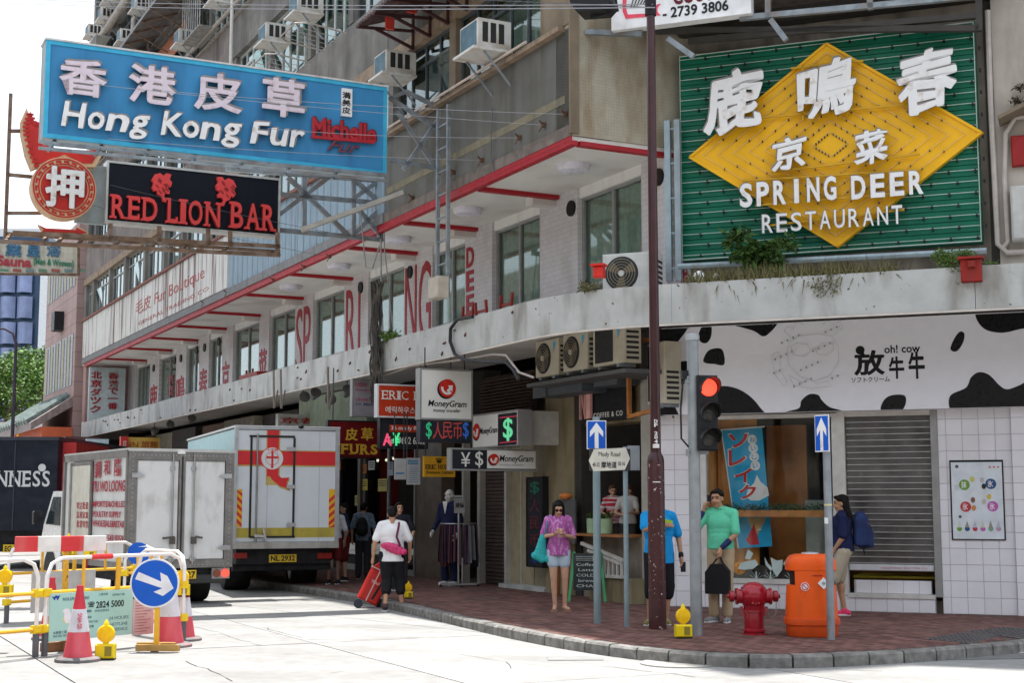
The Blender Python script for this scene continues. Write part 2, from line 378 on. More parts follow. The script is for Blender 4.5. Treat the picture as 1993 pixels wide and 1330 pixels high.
for cx_, cy_, w_, d_ in ((1120, 1283, .3, .2),):
    g_ = ground(cx_, cy_); pt_.flat([(g_.x - w_ + random.uniform(-.05, .05), g_.y - d_), (g_.x + w_, g_.y - d_ * .9), (g_.x + w_ * .95, g_.y + d_), (g_.x - w_ * 1.05, g_.y + d_ * .95)], .004, .0055)
struct('road_patches', pt_, M('patch_concrete', (.25, .245, .235), .9, var=.15, dirt=(.15, .145, .14), dscale=(3, 3, 3)))
mc = ground(1322, 1293); b = B(); b.lathe([(.42, 0), (.42, .012), (.4, .014)], 28); struct('manhole_cover', b, M('iron_cover', (.33, .32, .3), .6, .2), Frame(mc, 90))
# kerb stones
kst = M('kerb_granite', (.19, .183, .17), .85, var=.35, scale=9, dirt=(.12, .11, .1), damt=.6, dscale=(3, 3, 3), bump=.4, bscale=40, isl=.14)
kerb = words(bpy.data.objects.new('kerb', None), kind='structure'); COL.objects.link(kerb)
def resample(P, st):
    out = [P[0]]; acc = 0
    for a, b_ in zip(P, P[1:]):
        l = (b_ - a).length; t = 0
        while l > 0 and acc + (l - t) >= st: t += st - acc; acc = 0; out.append(a + (b_ - a) * (t / l))
        acc += l - t
    return out
ks = resample(kc, .46); i0 = min(range(len(ks)), key=lambda i: (ks[i] - V(sd_(13, 3.5))).length)
lf = lambda a, b_: V((-(b_ - a).y, (b_ - a).x)).normalized()
def kstone(a, b_, na, nb, g=.012):
    u = (b_ - a).normalized() * g; A0, B0 = a + u, b_ - u; W_ = .16; h = .13 + random.uniform(-.003, .004)
    b = B(); p = [A0, B0, B0 + nb * W_, A0 + na * W_]
    vs = [(*q, -.02) for q in p] + [(*p[0], h - .025), (*p[1], h - .025), (*p[2], h), (*p[3], h)] + [(*(p[0] + na * .022), h), (*(p[1] + nb * .022), h)]
    return b.add(vs, [(0, 1, 5, 4), (4, 5, 9, 8), (8, 9, 6, 7), (1, 2, 6, 9, 5), (3, 0, 4, 8, 7), (2, 3, 7, 6)])
nor = [lf(ks[max(0, i - 1)], ks[min(len(ks) - 1, i + 1)]) for i in range(len(ks))]
# kerb runs from far left to right; the pavement lies on its left-hand side
rest = B()
for i in range(len(ks) - 1):
    b = kstone(ks[i], ks[i + 1], nor[i], nor[i + 1])
    if i >= i0 and i < i0 + 75:
        o = obj('kerb_stone', b.mesh('kerb_stone', kst), kerb)
    else: rest.join(b)
o = obj('far_kerb_stones', rest.mesh('far_kerb_stones', kst), kerb, kind='stuff')
# pavement
inner = [p + n * .165 for p, n in zip(ks, nor)]
pav_poly = [tuple(p) for p in inner] + [(60, 60), sd_(70, -6)]
brk = M('paving_brick', (.155, .078, .066), .85, var=.25, scale=5, dirt=(.09, .07, .06), damt=.7, dscale=(1.2, 1.2, 1.2), bump=.3, bscale=80, isl=.3)
pv = B(); pv.flat(pav_poly, -.01, .122); pav = struct('pavement', pv, M('paving_sand', (.1, .075, .065), .9, var=.2, scale=9))
def inside(x, y, P):
    c = False; j = len(P) - 1
    for i in range(len(P)):
        if (P[i][1] > y) != (P[j][1] > y) and x < (P[j][0] - P[i][0]) * (y - P[i][1]) / (P[j][1] - P[i][1]) + P[i][0]: c = not c
        j = i
    return c
small_poly = [tuple(p + n * .06) for p, n in zip(inner[::3], nor[::3])] + [(60, 60), sd_(70, -6)]
br_me = B().box(-.101, .101, 0, .006, -.0515, .0515).mesh('brick', brk)
cand = []
for i in range(-90, 62):
    for j in range(-48, 44):
        s_ = i * .212 + (.106 if j % 2 else 0); d_ = j * .111
        if i * .212 < -13 or d_ < -.35 and s_ > -.2: continue
        p = FA.P(-s_, 0, d_)
        if p.x > 7.5 or p.y < 14: continue
        bl = FB.loc(p)
        if s_ <= 0.2 and bl[2] < .02: continue
        if inside(p.x, p.y, small_poly): cand.append((p.y * p.y / 300 + abs(p.x - 2.5) * .2, p))
cand.sort(key=lambda c: c[0]); stf = B(); RZ = X.Rotation(R(90 - FA_AZ if 0 else 90 - 153.1), 4, 'Z')
for k, (_, p) in enumerate(cand):
    Mt = X.Translation((p.x, p.y, .1215 + random.uniform(-.001, .0022))) @ RZ @ X.Rotation(random.uniform(-.012, .012), 4, 'Y')
    if k < 300: o = obj('brick', br_me, pav); o.matrix_basis = Mt
    else:
        b = B().box(-.101, .101, 0, .006, -.0515, .0515); stf.add([Mt @ V(v) for v in b.v], [f for f in b.f if f != (0, 2, 6, 4)])
o = obj('more_bricks', stf.mesh('more_bricks', brk), pav, kind='stuff')
# cast-iron covers let into the pavement
for nm, P4 in (('pavement_cover', ((1800, 1245), (1870, 1233), (1950, 1238), (1890, 1254))), ('pavement_cover', ((1880, 1230), (1960, 1222), (2040, 1230), (1985, 1244)))):
    b = B(); pts = [ground(x, y, .13) for x, y in P4]; b.flat([tuple(p[:2]) for p in pts], .124, .134)
    for k in range(1, 9):
        for aa, bb, cc, dd in ((0, 1, 3, 2), (0, 3, 1, 2)):
            u = pts[aa].lerp(pts[bb], k / 9); w = pts[cc].lerp(pts[dd], k / 9); u.z = w.z = .137; b.bar(u, w, .02, .008)
    solo(nm, 'chequered iron cover let into the brick pavement, ' + ('nearer the bin' if P4[0][0] == 1800 else 'farther from the bin'), 'cover', FW, b, M('iron_plate', (.13, .12, .12), .6, .3))

# ================================================================ THE CORNER BUILDING
wht = M('white_paint_wall', (.72, .71, .68), .7, var=.04, scale=2, dirt=(.5, .47, .42), damt=.5, dscale=(3, 3, .7))
mosaic = M('white_mosaic', (.58, .56, .56), .5, var=.05, scale=3, dirt=(.42, .38, .36), damt=.6, dscale=(1.5, 1.5, .8))
def tilegrid(m, w, h, off=.5, col=(.3, .28, .27), mort=.02, axes='XZ'):
    if m.get('g'): return m
    m['g'] = 1; nt = m.node_tree; b = nt.nodes['Principled BSDF']; N = nt.nodes.new; K = nt.links.new
    tc = N('ShaderNodeTexCoord'); sp = N('ShaderNodeSeparateXYZ'); cm = N('ShaderNodeCombineXYZ'); K(tc.outputs['Object'], sp.inputs[0]); K(sp.outputs['X'], cm.inputs[0]); K(sp.outputs['Z'], cm.inputs[1])
    bt = N('ShaderNodeTexBrick'); bt.inputs['Scale'].default_value = 1; bt.inputs['Brick Width'].default_value = w; bt.inputs['Row Height'].default_value = h; bt.inputs['Mortar Size'].default_value = mort * h; bt.offset = off
    bt.inputs['Color1'].default_value = (1, 1, 1, 1); bt.inputs['Color2'].default_value = (.93, .93, .93, 1); bt.inputs['Mortar'].default_value = (*col, 1); K(cm.outputs[0], bt.inputs['Vector'])
    old = b.inputs['Base Color'].links[0].from_socket; mx = N('ShaderNodeMixRGB'); mx.blend_type = 'MULTIPLY'; mx.inputs[0].default_value = 1; K(old, mx.inputs[1]); K(bt.outputs[0], mx.inputs[2]); K(mx.outputs[0], b.inputs['Base Color']); return m
tilegrid(mosaic, .2, .09, col=(.8, .77, .76), mort=.06)
greyc = M('grey_concrete', (.135, .132, .118), .85, var=.12, scale=2, dirt=(.08, .07, .055), damt=.8, dscale=(2.4, 2.4, .3), dlo=.46, bump=.2)
brownc = M('brown_concrete', (.21, .165, .115), .85, var=.15, scale=3, dirt=(.12, .09, .06), damt=.7, dscale=(3, 3, .5), bump=.2)
cream = M('cream_mosaic', (.4, .365, .285), .75, var=.08, scale=3, dirt=(.22, .15, .08), damt=.9, dscale=(2.5, 2.5, .8), dlo=.46, bump=.2)
tilegrid(cream, .05, .05, 0, (.86, .84, .8), .08)
canc = M('canopy_concrete', (.45, .455, .44), .8, var=.1, scale=2.5, dirt=(.16, .14, .11), damt=.8, dscale=(2.6, 2.6, .8), dlo=.5, dhi=.74, bump=.25, spots=(11, .71, (.1, .09, .08)))
soff = M('soffit_paint', (.66, .64, .6), .75, var=.05, scale=1.5, dirt=(.35, .31, .27), damt=.5, dscale=(1, 1, 1))
redp = M('red_trim_paint', (.34, .018, .025), .5, var=.12, scale=4)
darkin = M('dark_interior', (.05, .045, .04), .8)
alu = M('grey_aluminium', (.3, .3, .29), .45, .3, var=.1)
dkfr = M('dark_window_frame', (.07, .08, .085), .5, var=.2)
glz = glass('window_glass', (.72, .78, .75), .2)
glzg = glass('green_window_glass', (.35, .6, .55), .5)
curt = M('net_curtain', (.62, .66, .6), .9, var=.12, scale=12)
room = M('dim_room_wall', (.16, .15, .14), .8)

bld = thing('corner_building', 'grey and cream corner block with shops, a concrete canopy and rows of upper windows', 'building', FA)
_wm[bld.name] = FA.M.copy()
def bp(name, b, mat, F=FA, smooth=False, label=None, kind=None): return wpart(bld, F, name, b, mat, smooth, label, kind)
# solid mass behind everything
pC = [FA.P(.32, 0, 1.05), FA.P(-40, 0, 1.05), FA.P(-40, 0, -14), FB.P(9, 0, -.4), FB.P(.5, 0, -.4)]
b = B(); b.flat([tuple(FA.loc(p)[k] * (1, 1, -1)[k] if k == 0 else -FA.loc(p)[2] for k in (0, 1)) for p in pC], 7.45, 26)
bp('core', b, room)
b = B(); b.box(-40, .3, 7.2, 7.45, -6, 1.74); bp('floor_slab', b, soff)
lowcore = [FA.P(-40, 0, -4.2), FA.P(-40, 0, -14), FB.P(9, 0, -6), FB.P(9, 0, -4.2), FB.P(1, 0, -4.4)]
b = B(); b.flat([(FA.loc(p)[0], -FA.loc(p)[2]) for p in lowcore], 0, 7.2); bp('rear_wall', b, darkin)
# first floor: piers, windows, panels
wins = [(.44, 2.54), (3.94, 5.93), (7.18, 8.84), (10.4, 12.62), (14.26, 16.62), (18.1, 20.45), (21.42, 24.15), (25.4, 26.98), (28.22, 29.95), (31.4, 34.0), (35.5, 37.95)]
edges = [-.3] + [v for w in wins for v in w] + [39.4]
for i in range(0, len(edges), 2):
    b = B(); b.box(-edges[i + 1], -edges[i], 4.6, 7.2, -.25, .035); bp('pier', b, mosaic)
for s0, s1 in wins:
    b = B(); b.box(-s1, -s0, 7.02, 7.2, -.2, -.01); bp('window_head', b, wht)
    b = B(); b.box(-s1, -s0, 4.6, 5.42, -.2, -.07); b.box(-s1, -s0, 5.36, 5.42, -.07, -.03); bp('spandrel_panel', b, M('grey_panel', (.2, .2, .2), .6, dirt=(.1, .1, .1)))
    fr = B(); z0, z1 = 5.42, 7.02; m = (s0 + s1) / 2
    for a, c in ((s0, s0 + .07), (m - .035, m + .035), (s1 - .07, s1)): fr.box(-c, -a, z0 + .05, z1 - .05, -.14, -.06)
    fr.box(-s1, -s0, z0, z0 + .05, -.14, -.06); fr.box(-s1, -s0, z1 - .05, z1, -.14, -.06); w = bp('window_frame', fr, alu)
    for a, c in ((s0 + .07, m - .035), (m + .035, s1 - .07)):
        g = B(); g.box(-c, -a, z0 + .05, z1 - .05, -.105, -.098); o = obj('pane', g.mesh('pane', glz), w)
    cb = B(); n = int((s1 - s0) / .04); vs = []
    for k in range(n + 1):
        x = -s0 - (s1 - s0) * k / n; o_ = -.17 + .03 * sin(k * 1.7) + .02 * sin(k * .6); vs += [(x, -o_, z0 + .02), (x, -o_, z1 - .05)]
    cb.add(vs, [(2 * k, 2 * k + 2, 2 * k + 3, 2 * k + 1) for k in range(n)]); bp('curtain', cb, curt)
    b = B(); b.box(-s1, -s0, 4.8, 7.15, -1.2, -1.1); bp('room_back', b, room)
for s in (3.25, 6.63, 9.7, 13.7, 17.45, 21.35, 24.95, 28.5, 32.1, 36.2):      # red ceiling ribs
    b = B(); b.box(-s - .07, -s + .07, 7.13, 7.2, .036, 1.6); bp('ceiling_rib', b, redp)
    b = B(); b.box(-s - .35, -s - .071, 7.02, 7.2, .036, .5); bp('downstand', b, soff)
b = B(); b.box(-39.45, .32, 7.13, 7.2, 1.64, 1.76); b.box(-39.45, .32, 7.2, 7.27, 1.741, 1.763); b.box(.2, .33, 7.13, 7.2, -.3, 1.6); bp('red_edge', b, redp)
b = B(); b.box(-40, -39.42, 4.4, 7.45, -.2, 1.7); bp('end_pier', b, M('pink_concrete', (.4, .26, .24), .8, dirt=(.2, .12, .1)))
dome = M('lamp_diffuser', (.62, .6, .66), .3)
for s, d in ((1.05, .95), (5.0, 1.0), (8.3, 1.05), (12.0, 1.0), (15.6, 1.0)):
    b = B(); b.lathe([(.1, 7.07), (.24, 7.09), (.27, 7.13), (.27, 7.2)], 28, (-s, -d)); bp('soffit_lamp', b, dome, smooth=True)
holem = M('black_vent', (.01, .01, .01), .5)
for px, py in ((1113, 406), (1283, 345), (799, 530), (703, 560), (427, 665), (399, 677), (384, 682), (353, 698), (341, 702), (300, 717)):
    x, z = FA.hit(px, py, .036); b = B(); b.disc(x, z, .14, .036, .075, 20); bp('vent_cap', b, holem)
# letters painted on the piers: built as thin plates
lr = M('pier_lettering', (.32, .02, .03), .5)
def pierchars(name, chs, quad, vertical=False, **k):
    (x0, z1), (x1, z0) = FA.hit(*quad[0], .036), FA.hit(*quad[1], .036)
    bp('lettering', text(chs, x0, x1, z0, z1, .0352, .05, vertical=vertical, **k), lr)
for ch, x0, x1, zc in (('S', -17.98, -17.45, 0), ('P', -17.35, -16.8, 0), ('R', -14.1, -13.45, 0), ('I', -13.25, -13.13, 0), ('N', -10.32, -9.68, 0), ('G', -9.55, -8.9, 0)):
    bp('lettering', text(ch, x0, x1, 5.12, 6.92, .0352, .05, bold=-.004), lr)
bp('lettering', text('DEER', -7.1, -6.75, 4.95, 6.9, .0352, .05, bold=.03, vertical=True), lr)
for ch, x0, x1 in (('菜', -21.38, -20.6), ('京', -25.3, -24.5), ('春', -28.15, -27.1), ('鳴', -31.3, -30.1), ('鹿', -35.4, -34.2)):
    bp('lettering', text(ch, x0, x1, 5.05, 6.15, .0352, .05, bold=.02), lr)
bp('lettering', text('京菜', -33.2, -32.2, 5.5, 6.4, -.09, -.08, bold=.02, vertical=True), lr)
# chamfer pier beside the big green sign with red characters
b = B(); b.box(-.02, .52, 4.6, 7.2, -.3, .02); bp('pier', b, mosaic, FB)
bp('lettering', text('鹿鳴春', .06, .24, 5.0, 7.0, .0204, .035, bold=.02, vertical=True), lr, FB)
bp('lettering', text('京菜館', .32, .48, 5.0, 6.8, .0204, .035, bold=.02, vertical=True), lr, FB)
# ---- canopy slab following the pavement, two street edges and a rounded turn
dC = 2.0
La = lambda s: FA.P(-s, 0, dC); Lb = lambda x: FB.P(x, 0, dC)
# meet of the two edge lines
a0 = La(0); b0 = Lb(0); u = V((FA.x.x, FA.x.y)); w = V((FB.x.x, FB.x.y)); det = u.x * -w.y + u.y * w.x; r_ = V((b0.x - a0.x, b0.y - a0.y))
tA = (r_.x * -w.y + r_.y * w.x) / det; meet = V((a0.x, a0.y)) + u * tA
p0 = meet - u * 1.5; p2 = meet + w * 1.5; arc = [(p0 * (1 - t) ** 2 + meet * 2 * t * (1 - t) + p2 * t * t) for t in [k / 12 for k in range(13)]]
cl = [V(sd_(38.2, dC))] + arc + [V(tuple(Lb(9)[:2]))]
inn = [V(tuple(FB.P(9, 0, -.3)[:2])), V(tuple(FB.P(.2, 0, -.3)[:2])), V(sd_(38.2, -.3))]
cin = [cl[0] - lf(cl[0], cl[1]) * -.06] + [a + lf(a, c) * .06 for a, c in zip(cl[1:], cl[2:])] + [cl[-1] + lf(cl[-2], cl[-1]) * .06]
b = B(); b.flat([tuple(p) for p in cin + inn], 4.45, 4.6); cano = wpart(bld, FW, 'canopy', b, soff)
def wallstrip(P, z0, z1, t, name, mat, seg=2.4):
    L_ = 0; cur = [P[0]]
    for a, c in zip(P, P[1:]):
        n = max(1, round((c - a).length / seg)) if (c - a).length > 1 else 1
        for k in range(n):
            q0 = a.lerp(c, k / n); q1 = a.lerp(c, (k + 1) / n); nn = -lf(q0, q1)
            g = (q1 - q0).normalized() * (.004 if n > 1 or (c - a).length > 1 else 0); q0_, q1_ = q0 + g, q1 - g
            b = B(); b.flat([tuple(q0_), tuple(q1_), tuple(q1_ - nn * t), tuple(q0_ - nn * t)], z0 + random.uniform(-.004, .004), z1 + random.uniform(-.006, .006)); wpart(bld, FW, name, b, mat)
P1 = [cl[0]] + arc[:1]; wallstrip(P1, 4.25, 4.82, .12, 'canopy_fascia', canc)
b = B(); 
for a, c in zip(arc, arc[1:]):
    nn = -lf(a, c); b.flat([tuple(a), tuple(c), tuple(c - nn * .12), tuple(a - nn * .12)], 4.25, 4.82)
wpart(bld, FW, 'canopy_fascia', b, canc)
wallstrip([arc[-1], cl[-1]], 4.25, 4.82, .12, 'canopy_fascia', canc, 3.5)
b = B()          # drip rail under the fascia
for a, c in zip(cl, cl[1:]): b.bar((*(a + lf(a, c) * .03), 4.235), (*(c + lf(a, c) * .03), 4.235), .05, .03)
wpart(bld, FW, 'drip_rail', b, M('rail_paint', (.6, .55, .5), .6))
b = B(); b.box(-38.3, -38.18, 4.2, 4.84, .2, 2.0); bp('canopy_end', b, wht)
b = B(); 
for k in range(34):                      # stain brackets and broken iron stubs on the fascia edge
    s = random.uniform(1, 34); zz = 4.3 + random.random() * .45; b.bar((-s, -2.0, zz), (-s + .03, -2.04, zz - random.random() * .08), .02, .03)
bp('rust_stubs', b, M('rust', (.12, .06, .04), .9), kind='stuff')
# ---- upper street front
blue = M('blue_grey_cladding', (.23, .31, .37), .6, var=.08, scale=2, dirt=(.13, .14, .15), damt=.7, dscale=(5, 5, .25))
worn = M('worn_white_board', (.62, .61, .58), .8, var=.06, scale=2, dirt=(.15, .085, .07), damt=.95, dscale=(6, 6, .3), dlo=.5, dhi=.66)
sil = M('sill_brown', (.27, .2, .14), .8, var=.2, dirt=(.1, .07, .05))
b = B(); b.box(-7.3, .32, 7.27, 9.0, 1.05, 1.74); bp('spandrel', b, greyc)
b = B(); b.box(-7.28, .1, 7.83, 7.96, 1.74, 1.746); bp('stripe', b, M('yellow_stripe', (.2, .175, .115), .8, dirt=(.13, .12, .09), damt=.9))
b = B(); b.box(-7.28, .32, 7.27, 7.45, 1.741, 1.77); bp('ledge', b, M('ledge_brown', (.17, .14, .12), .85, var=.25, dirt=(.1, .08, .07)))
b = B(); b.box(-7.35, .1, 8.97, 9.05, 1.6, 1.86); bp('sill', b, sil)
b = B(); b.tube([(-7.3, -1.9, 9.08), (-3, -1.91, 9.07), (-.9, -1.9, 9.08)], .025, 6); bp('pipe', b, M('pale_pipe', (.55, .45, .38), .6), smooth=True)
n = 50
for k in range(n):                      # corrugated blue sheet panels
    a = -18.65 + (18.65 - 7.32) * k / n; c = a + (18.65 - 7.32) / n
    b = B(); b.bbox(a + .006, c - .006, 7.46, 8.99, 1.6, 1.76 + .012 * (k % 2), .015); bp('cladding_panel', b, blue)
k = 0; a = -39.9
while a < -18.7:
    c = min(a + 1.18, -18.68); b = B(); b.bbox(a + .005, c - .005, 7.5, 8.98, 1.6, 1.79 + random.uniform(0, .012), .006); bp('board', b, worn); a = c
bp('lettering', text('毛皮 Fur Boutique', -30, -21, 8.0, 8.55, 1.8, 1.806, bold=-.004), M('faded_red', (.42, .13, .12), .8))
bp('lettering', text('GENERAL TRADING CO', -29.5, -20.5, 7.68, 7.8, 1.8, 1.806, bold=-.01), M('faded_red', (.42, .13, .12), .8))
b = B(); b.box(-39.9, -7.3, 7.27, 7.47, 1.05, 1.8); bp('ledge', b, M('grey_ledge', (.2, .2, .2), .8, dirt=(.1, .1, .1)))
b = B(); b.box(-40, -7.3, 8.985, 9.06, 1.05, 1.86); bp('sill', b, M('red_brown_sill', (.22, .1, .08), .8, var=.3))
floors = [(9.06, 10.45, 10.7, 12.0), (12.03, 13.86, 13.9, 15.03), (15.06, 16.9, 16.95, 18.07), (18.1, 19.9, 19.95, 21.1), (21.13, 23, 23.05, 26)]
bays = []; s = .66
bays = [(.66, 3.92), (4.19, 6.9)]; s = 7.15
while s < 39.3: L_ = random.choice((2.1, 2.5, 2.9)); bays.append((s, min(s + L_, 39.6))); s += L_ + .26
wcol = M('pale_mullion', (.5, .52, .5), .5, var=.15)
blk = M('grey_render', (.19, .18, .165), .85, var=.2, scale=2, dirt=(.07, .06, .055), damt=.8, dscale=(2, 2, .3), dlo=.45)
for fi, (z0, z1, zb, zt) in enumerate(floors):
    b = B(); b.box(-40, .31, z1, zb, 1.05, 1.8); bp('lintel', b, sil if fi == 0 else blk)
    for s0, s1, m in ((-.31, 7.3, greyc), (7.3, 19.2, blk), (19.2, 40, M('pinkish_render', (.2, .17, .155), .85, var=.2, scale=2, dirt=(.08, .06, .06), damt=.8, dscale=(2, 2, .3)))):
        b = B(); b.box(-s1 + .002, -s0, zb, zt, 1.05, 1.742); bp('spandrel', b, m)
    if fi: b = B(); b.box(-40, .31, zt, z0 + 3.03 if 0 else zt + .03, 1.05, 1.83); bp('sill', b, M('pale_sill', (.33, .3, .26), .8, var=.3))
    prev = -.32
    for bi, (s0, s1) in enumerate(bays):
        b = B(); b.box(-s0, -prev, z0, z1, 1.05, 1.76 + .0); bp('wall_pier', b, brownc if s0 < 5 else blk); prev = s1
        style = (wcol, glzg) if (fi in (1, 2) and 7.5 < s0 < 19) else ((dkfr, glz) if s0 < 7 or fi != 0 else (alu, glzg))
        fr = B(); nn = max(3, round((s1 - s0) / .62)); w_ = .05
        for k in range(nn + 1): c = s0 + (s1 - s0 - w_) * k / nn; fr.box(-c - w_, -c, z0 + .05, z1 - .05, 1.58, 1.64)
        zt_ = z1 - .42
        fr.box(-s1, -s0, zt_, zt_ + .05, 1.57, 1.65); fr.box(-s1, -s0, z0, z0 + .05, 1.57, 1.65); fr.box(-s1, -s0, z1 - .05, z1, 1.57, 1.65)
        fo = bp('window_frame', fr, style[0])
        for k in range(nn):
            c0 = s0 + (s1 - s0 - w_) * k / nn + w_; c1 = s0 + (s1 - s0 - w_) * (k + 1) / nn
            rt = X.Rotation(R(random.choice((0, 0, 0, 0, 0, 16) if s0 < 19 else (0, 0, 0, 0, 0, 0, 0, 9))), 3, 'X') if fi < 3 else None
            g = B(); g.box(-c1 + .004, -c0 - .004, z0 + .052, zt_ - .002, 1.604, 1.612, rt); g.box(-c1, -c0, zt_ + .05, z1 - .05, 1.604, 1.612); obj('pane', g.mesh('pane', style[1]), fo)
        if random.random() < .75:
            ch = random.uniform(.3, 1); g = B(); ww = random.uniform(.3, .9) * (s1 - s0); st = random.uniform(0, (s1 - s0) - ww); g.box(-s0 - st - ww, -s0 - st, z1 - (z1 - z0) * ch, z1, 1.3, 1.31)
            bp('blind', g, random.choice((curt, M('teal_curtain', (.12, .3, .27), .9), M('beige_blind', (.4, .36, .28), .9), M('blue_blind', (.2, .28, .33), .9))))
    b = B(); b.box(-40, -prev, z0, z1, 1.05, 1.76); bp('wall_pier', b, blk)
# cream side face and chamfer face above the canopy
FS = FP(-.32)
b = B(); b.box(-1.74, .4, 7.275, 26, -.5, .01); bp('side_wall', b, cream, FS)
b = B(); b.box(-1.80, -1.64, 7.3, 26, .01, .05); bp('corner_strip', b, brownc, FS)
dirtyw = M('stained_wall', (.27, .235, .19), .85, var=.2, scale=2, dirt=(.06, .05, .04), damt=.9, dscale=(2, 2, .35), dlo=.42, bump=.25)
b = B(); b.box(.2, 5.08, 7.3, 26, -.4, -.02); b.box(.53, 5.08, 4.6, 7.3, -.4, -.02); bp('corner_wall', b, dirtyw, FB)
b = B(); b.box(5.12, 9, 4.6, 26, -.4, .12); bp('right_wall', b, M('pale_concrete', (.42, .38, .33), .85, var=.12, scale=2, dirt=(.2, .15, .11), damt=.8, dscale=(2, 2, .4), bump=.2), FB)
b = B(); b.box(5.0, 5.12, 4.6, 26, -.4, .0); bp('wall_joint', b, darkin, FB)
# concrete hood and its steelwork above the big green sign
b = B(); b.box(-.1, 5.3, 9.32, 9.5, -.1, 1.35); bp('hood', b, M('hood_concrete', (.12, .1, .09), .85, var=.3, dirt=(.04, .04, .04)), FB)
b = B(); b.box(.4, 5.2, 9.1, 9.32, -.02, .25); bp('hood_beam', b, darkin, FB)

# ---- street-level shops along Mody Road (recessed, dim)
tile_m = M('white_wall_tile', (.78, .76, .79), .22, var=.025, scale=2, isl=.035, dirt=(.5, .47, .45), damt=.35, dscale=(1, 1, 1))
grout = M('tile_grout', (.45, .42, .43), .9)
def tiled(F, x0, x1, z0, z1, o, tx=.225, tz=.232, skip=None, back=.12, zref=.36, xref=0.0):
    b = B(); b.box(x0, x1, z0, z1, o - back, o); par = bp('tiled_wall', b, grout, F)
    k0 = math.floor((z0 - zref) / tz); z = zref + k0 * tz
    while z < z1 - .02:
        x = xref + math.floor((x0 - xref) / tx) * tx
        while x < x1 - .02:
            a, c, e0, e1 = max(x, x0) + .003, min(x + tx, x1) - .003, max(z, z0) + .003, min(z + tz, z1) - .003
            if c - a > .02 and e1 - e0 > .02:
                t = B(); t.bbox(a, c, e0, e1, o, o + .008 + random.uniform(0, .0015), .004); obj('tile', t.mesh('tile', tile_m), par)
            x += tx
        z += tz
    return par
tiled(FB, -.02, .62, .12, 3.07, .03)
tiled(FB, .62, 2.72, .12, .50, .03)
tiled(FB, 2.72, 4.06, .12, .36, .03); tiled(FB, 2.9, 4.0, .39, .58, -.06)
tiled(FB, 4.16, 5.17, .12, 3.07, .03); tiled(FB, 5.17, 8, .12, 3.07, .1, xref=5.17)
wfr = M('cream_shop_frame', (.6, .58, .54), .5)
b = B(); b.box(.62, .72, .5, 3.04, -.1, .05); b.box(2.64, 2.72, .5, 3.04, -.1, .05); b.box(.72, 2.64, .5, .57, -.1, .06); b.box(.72, 2.64, 2.98, 3.04, -.1, .05); b.box(1.5, 1.55, 1.3, 1.31, 0, .01)
sw = bp('shop_window', b, wfr, FB)
g = B(); g.box(.72, 2.64, .57, 2.98, -.035, -.025); obj('pane', g.mesh('pane', glass('shop_glass', (.96, .97, .96), .1)), sw)
# interior of the corner shop
ply = M('orange_plywood', (.8, .34, .06), .5, var=.2, scale=3, dirt=(.3, .1, .02), damt=.6, dscale=(14, 14, .5))
b = B(); b.box(.72, 1.35, .3, 3.05, -.8, -.75); bp('plywood_wall', b, ply, FB)
b = B(); b.box(.62, .70, .3, 3.05, -3, -.12); bp('plywood_wall', b, ply, FB)
b = B(); b.box(1.35, 5.1, .3, 3.05, -3.05, -3); bp('shop_rear_wall', b, M('brown_interior', (.45, .17, .05), .6, var=.3, scale=2), FB)
b = B(); b.box(.6, 5.1, 3.05, 3.3, -3.05, -.1); bp('shop_ceiling', b, M('interior_grey', (.2, .17, .14), .6), FB); b = B(); b.box(.6, 5.1, .1, .3, -3.05, -.13); bp('shop_floor', b, M('interior_grey', (.2, .17, .14), .6), FB)
b = B(); b.box(4.1, 4.16, .3, 3.05, -3, -.1); bp('shop_side_wall', b, darkin, FB)
b = B(); b.box(1.36, 2.0, .6, 2.95, -1.5, -1.45); bp('interior_panel', b, M('dark_orange_panel', (.55, .2, .05), .5, var=.3, scale=2), FB)
b = B(); b.box(2.05, 2.62, .6, 1.75, -1.0, -.95); bp('counter_screen', b, M('grey_green_screen', (.3, .34, .3), .4), FB)
# roller shutter of see-through slats
shm = M('shutter_steel', (.55, .55, .54), .35, .7); shd = M('shutter_polycarbonate', (.085, .08, .078), .2, var=.5, scale=2.5, spec=.5, dirt=(.16, .13, .12), damt=.6, dscale=(1.5, 1, 1))
b = B(); b.box(2.72, 2.83, .36, 3.07, -.1, .05); bp('shutter_jamb', b, wfr, FB)
b = B(); b.box(4.06, 4.16, .36, 3.07, -.1, .05); shu = bp('shutter_jamb', b, alu, FB)
b = B(); b.box(2.83, 4.06, 2.98, 3.07, -.1, .04); bp('shutter_head', b, wfr, FB); b = B(); b.box(2.83, 4.06, .33, .39, -.2, .06); bp('shutter_sill', b, wfr, FB)
z = .82
while z < 2.96:
    b = B(); b.bbox(2.84, 4.05, z, z + .016, -.055, -.02, .005); bp('shutter_slat', b, shm, FB)
    b = B(); b.box(2.84, 4.05, z + .018, z + .088, -.046, -.043); bp('shutter_glazing', b, shd, FB)
    z += .09
b = B(); b.bbox(2.84, 4.05, .72, .81, -.08, .0, .01); bp('shutter_bottom_rail', b, M('rail_white', (.6, .6, .62), .5), FB)
bp('lettering', text('INDUSTRIAL SHUTTER CO', 3.3, 3.95, .75, .775, .0, .003), M('tiny_red_print', (.5, .15, .15), .6), FB)
b = B(); b.box(2.85, 4.04, .6, .63, -1.2, -.3); bp('yellow_shelf', b, M('yellow_board', (.6, .5, .05), .5), FB)
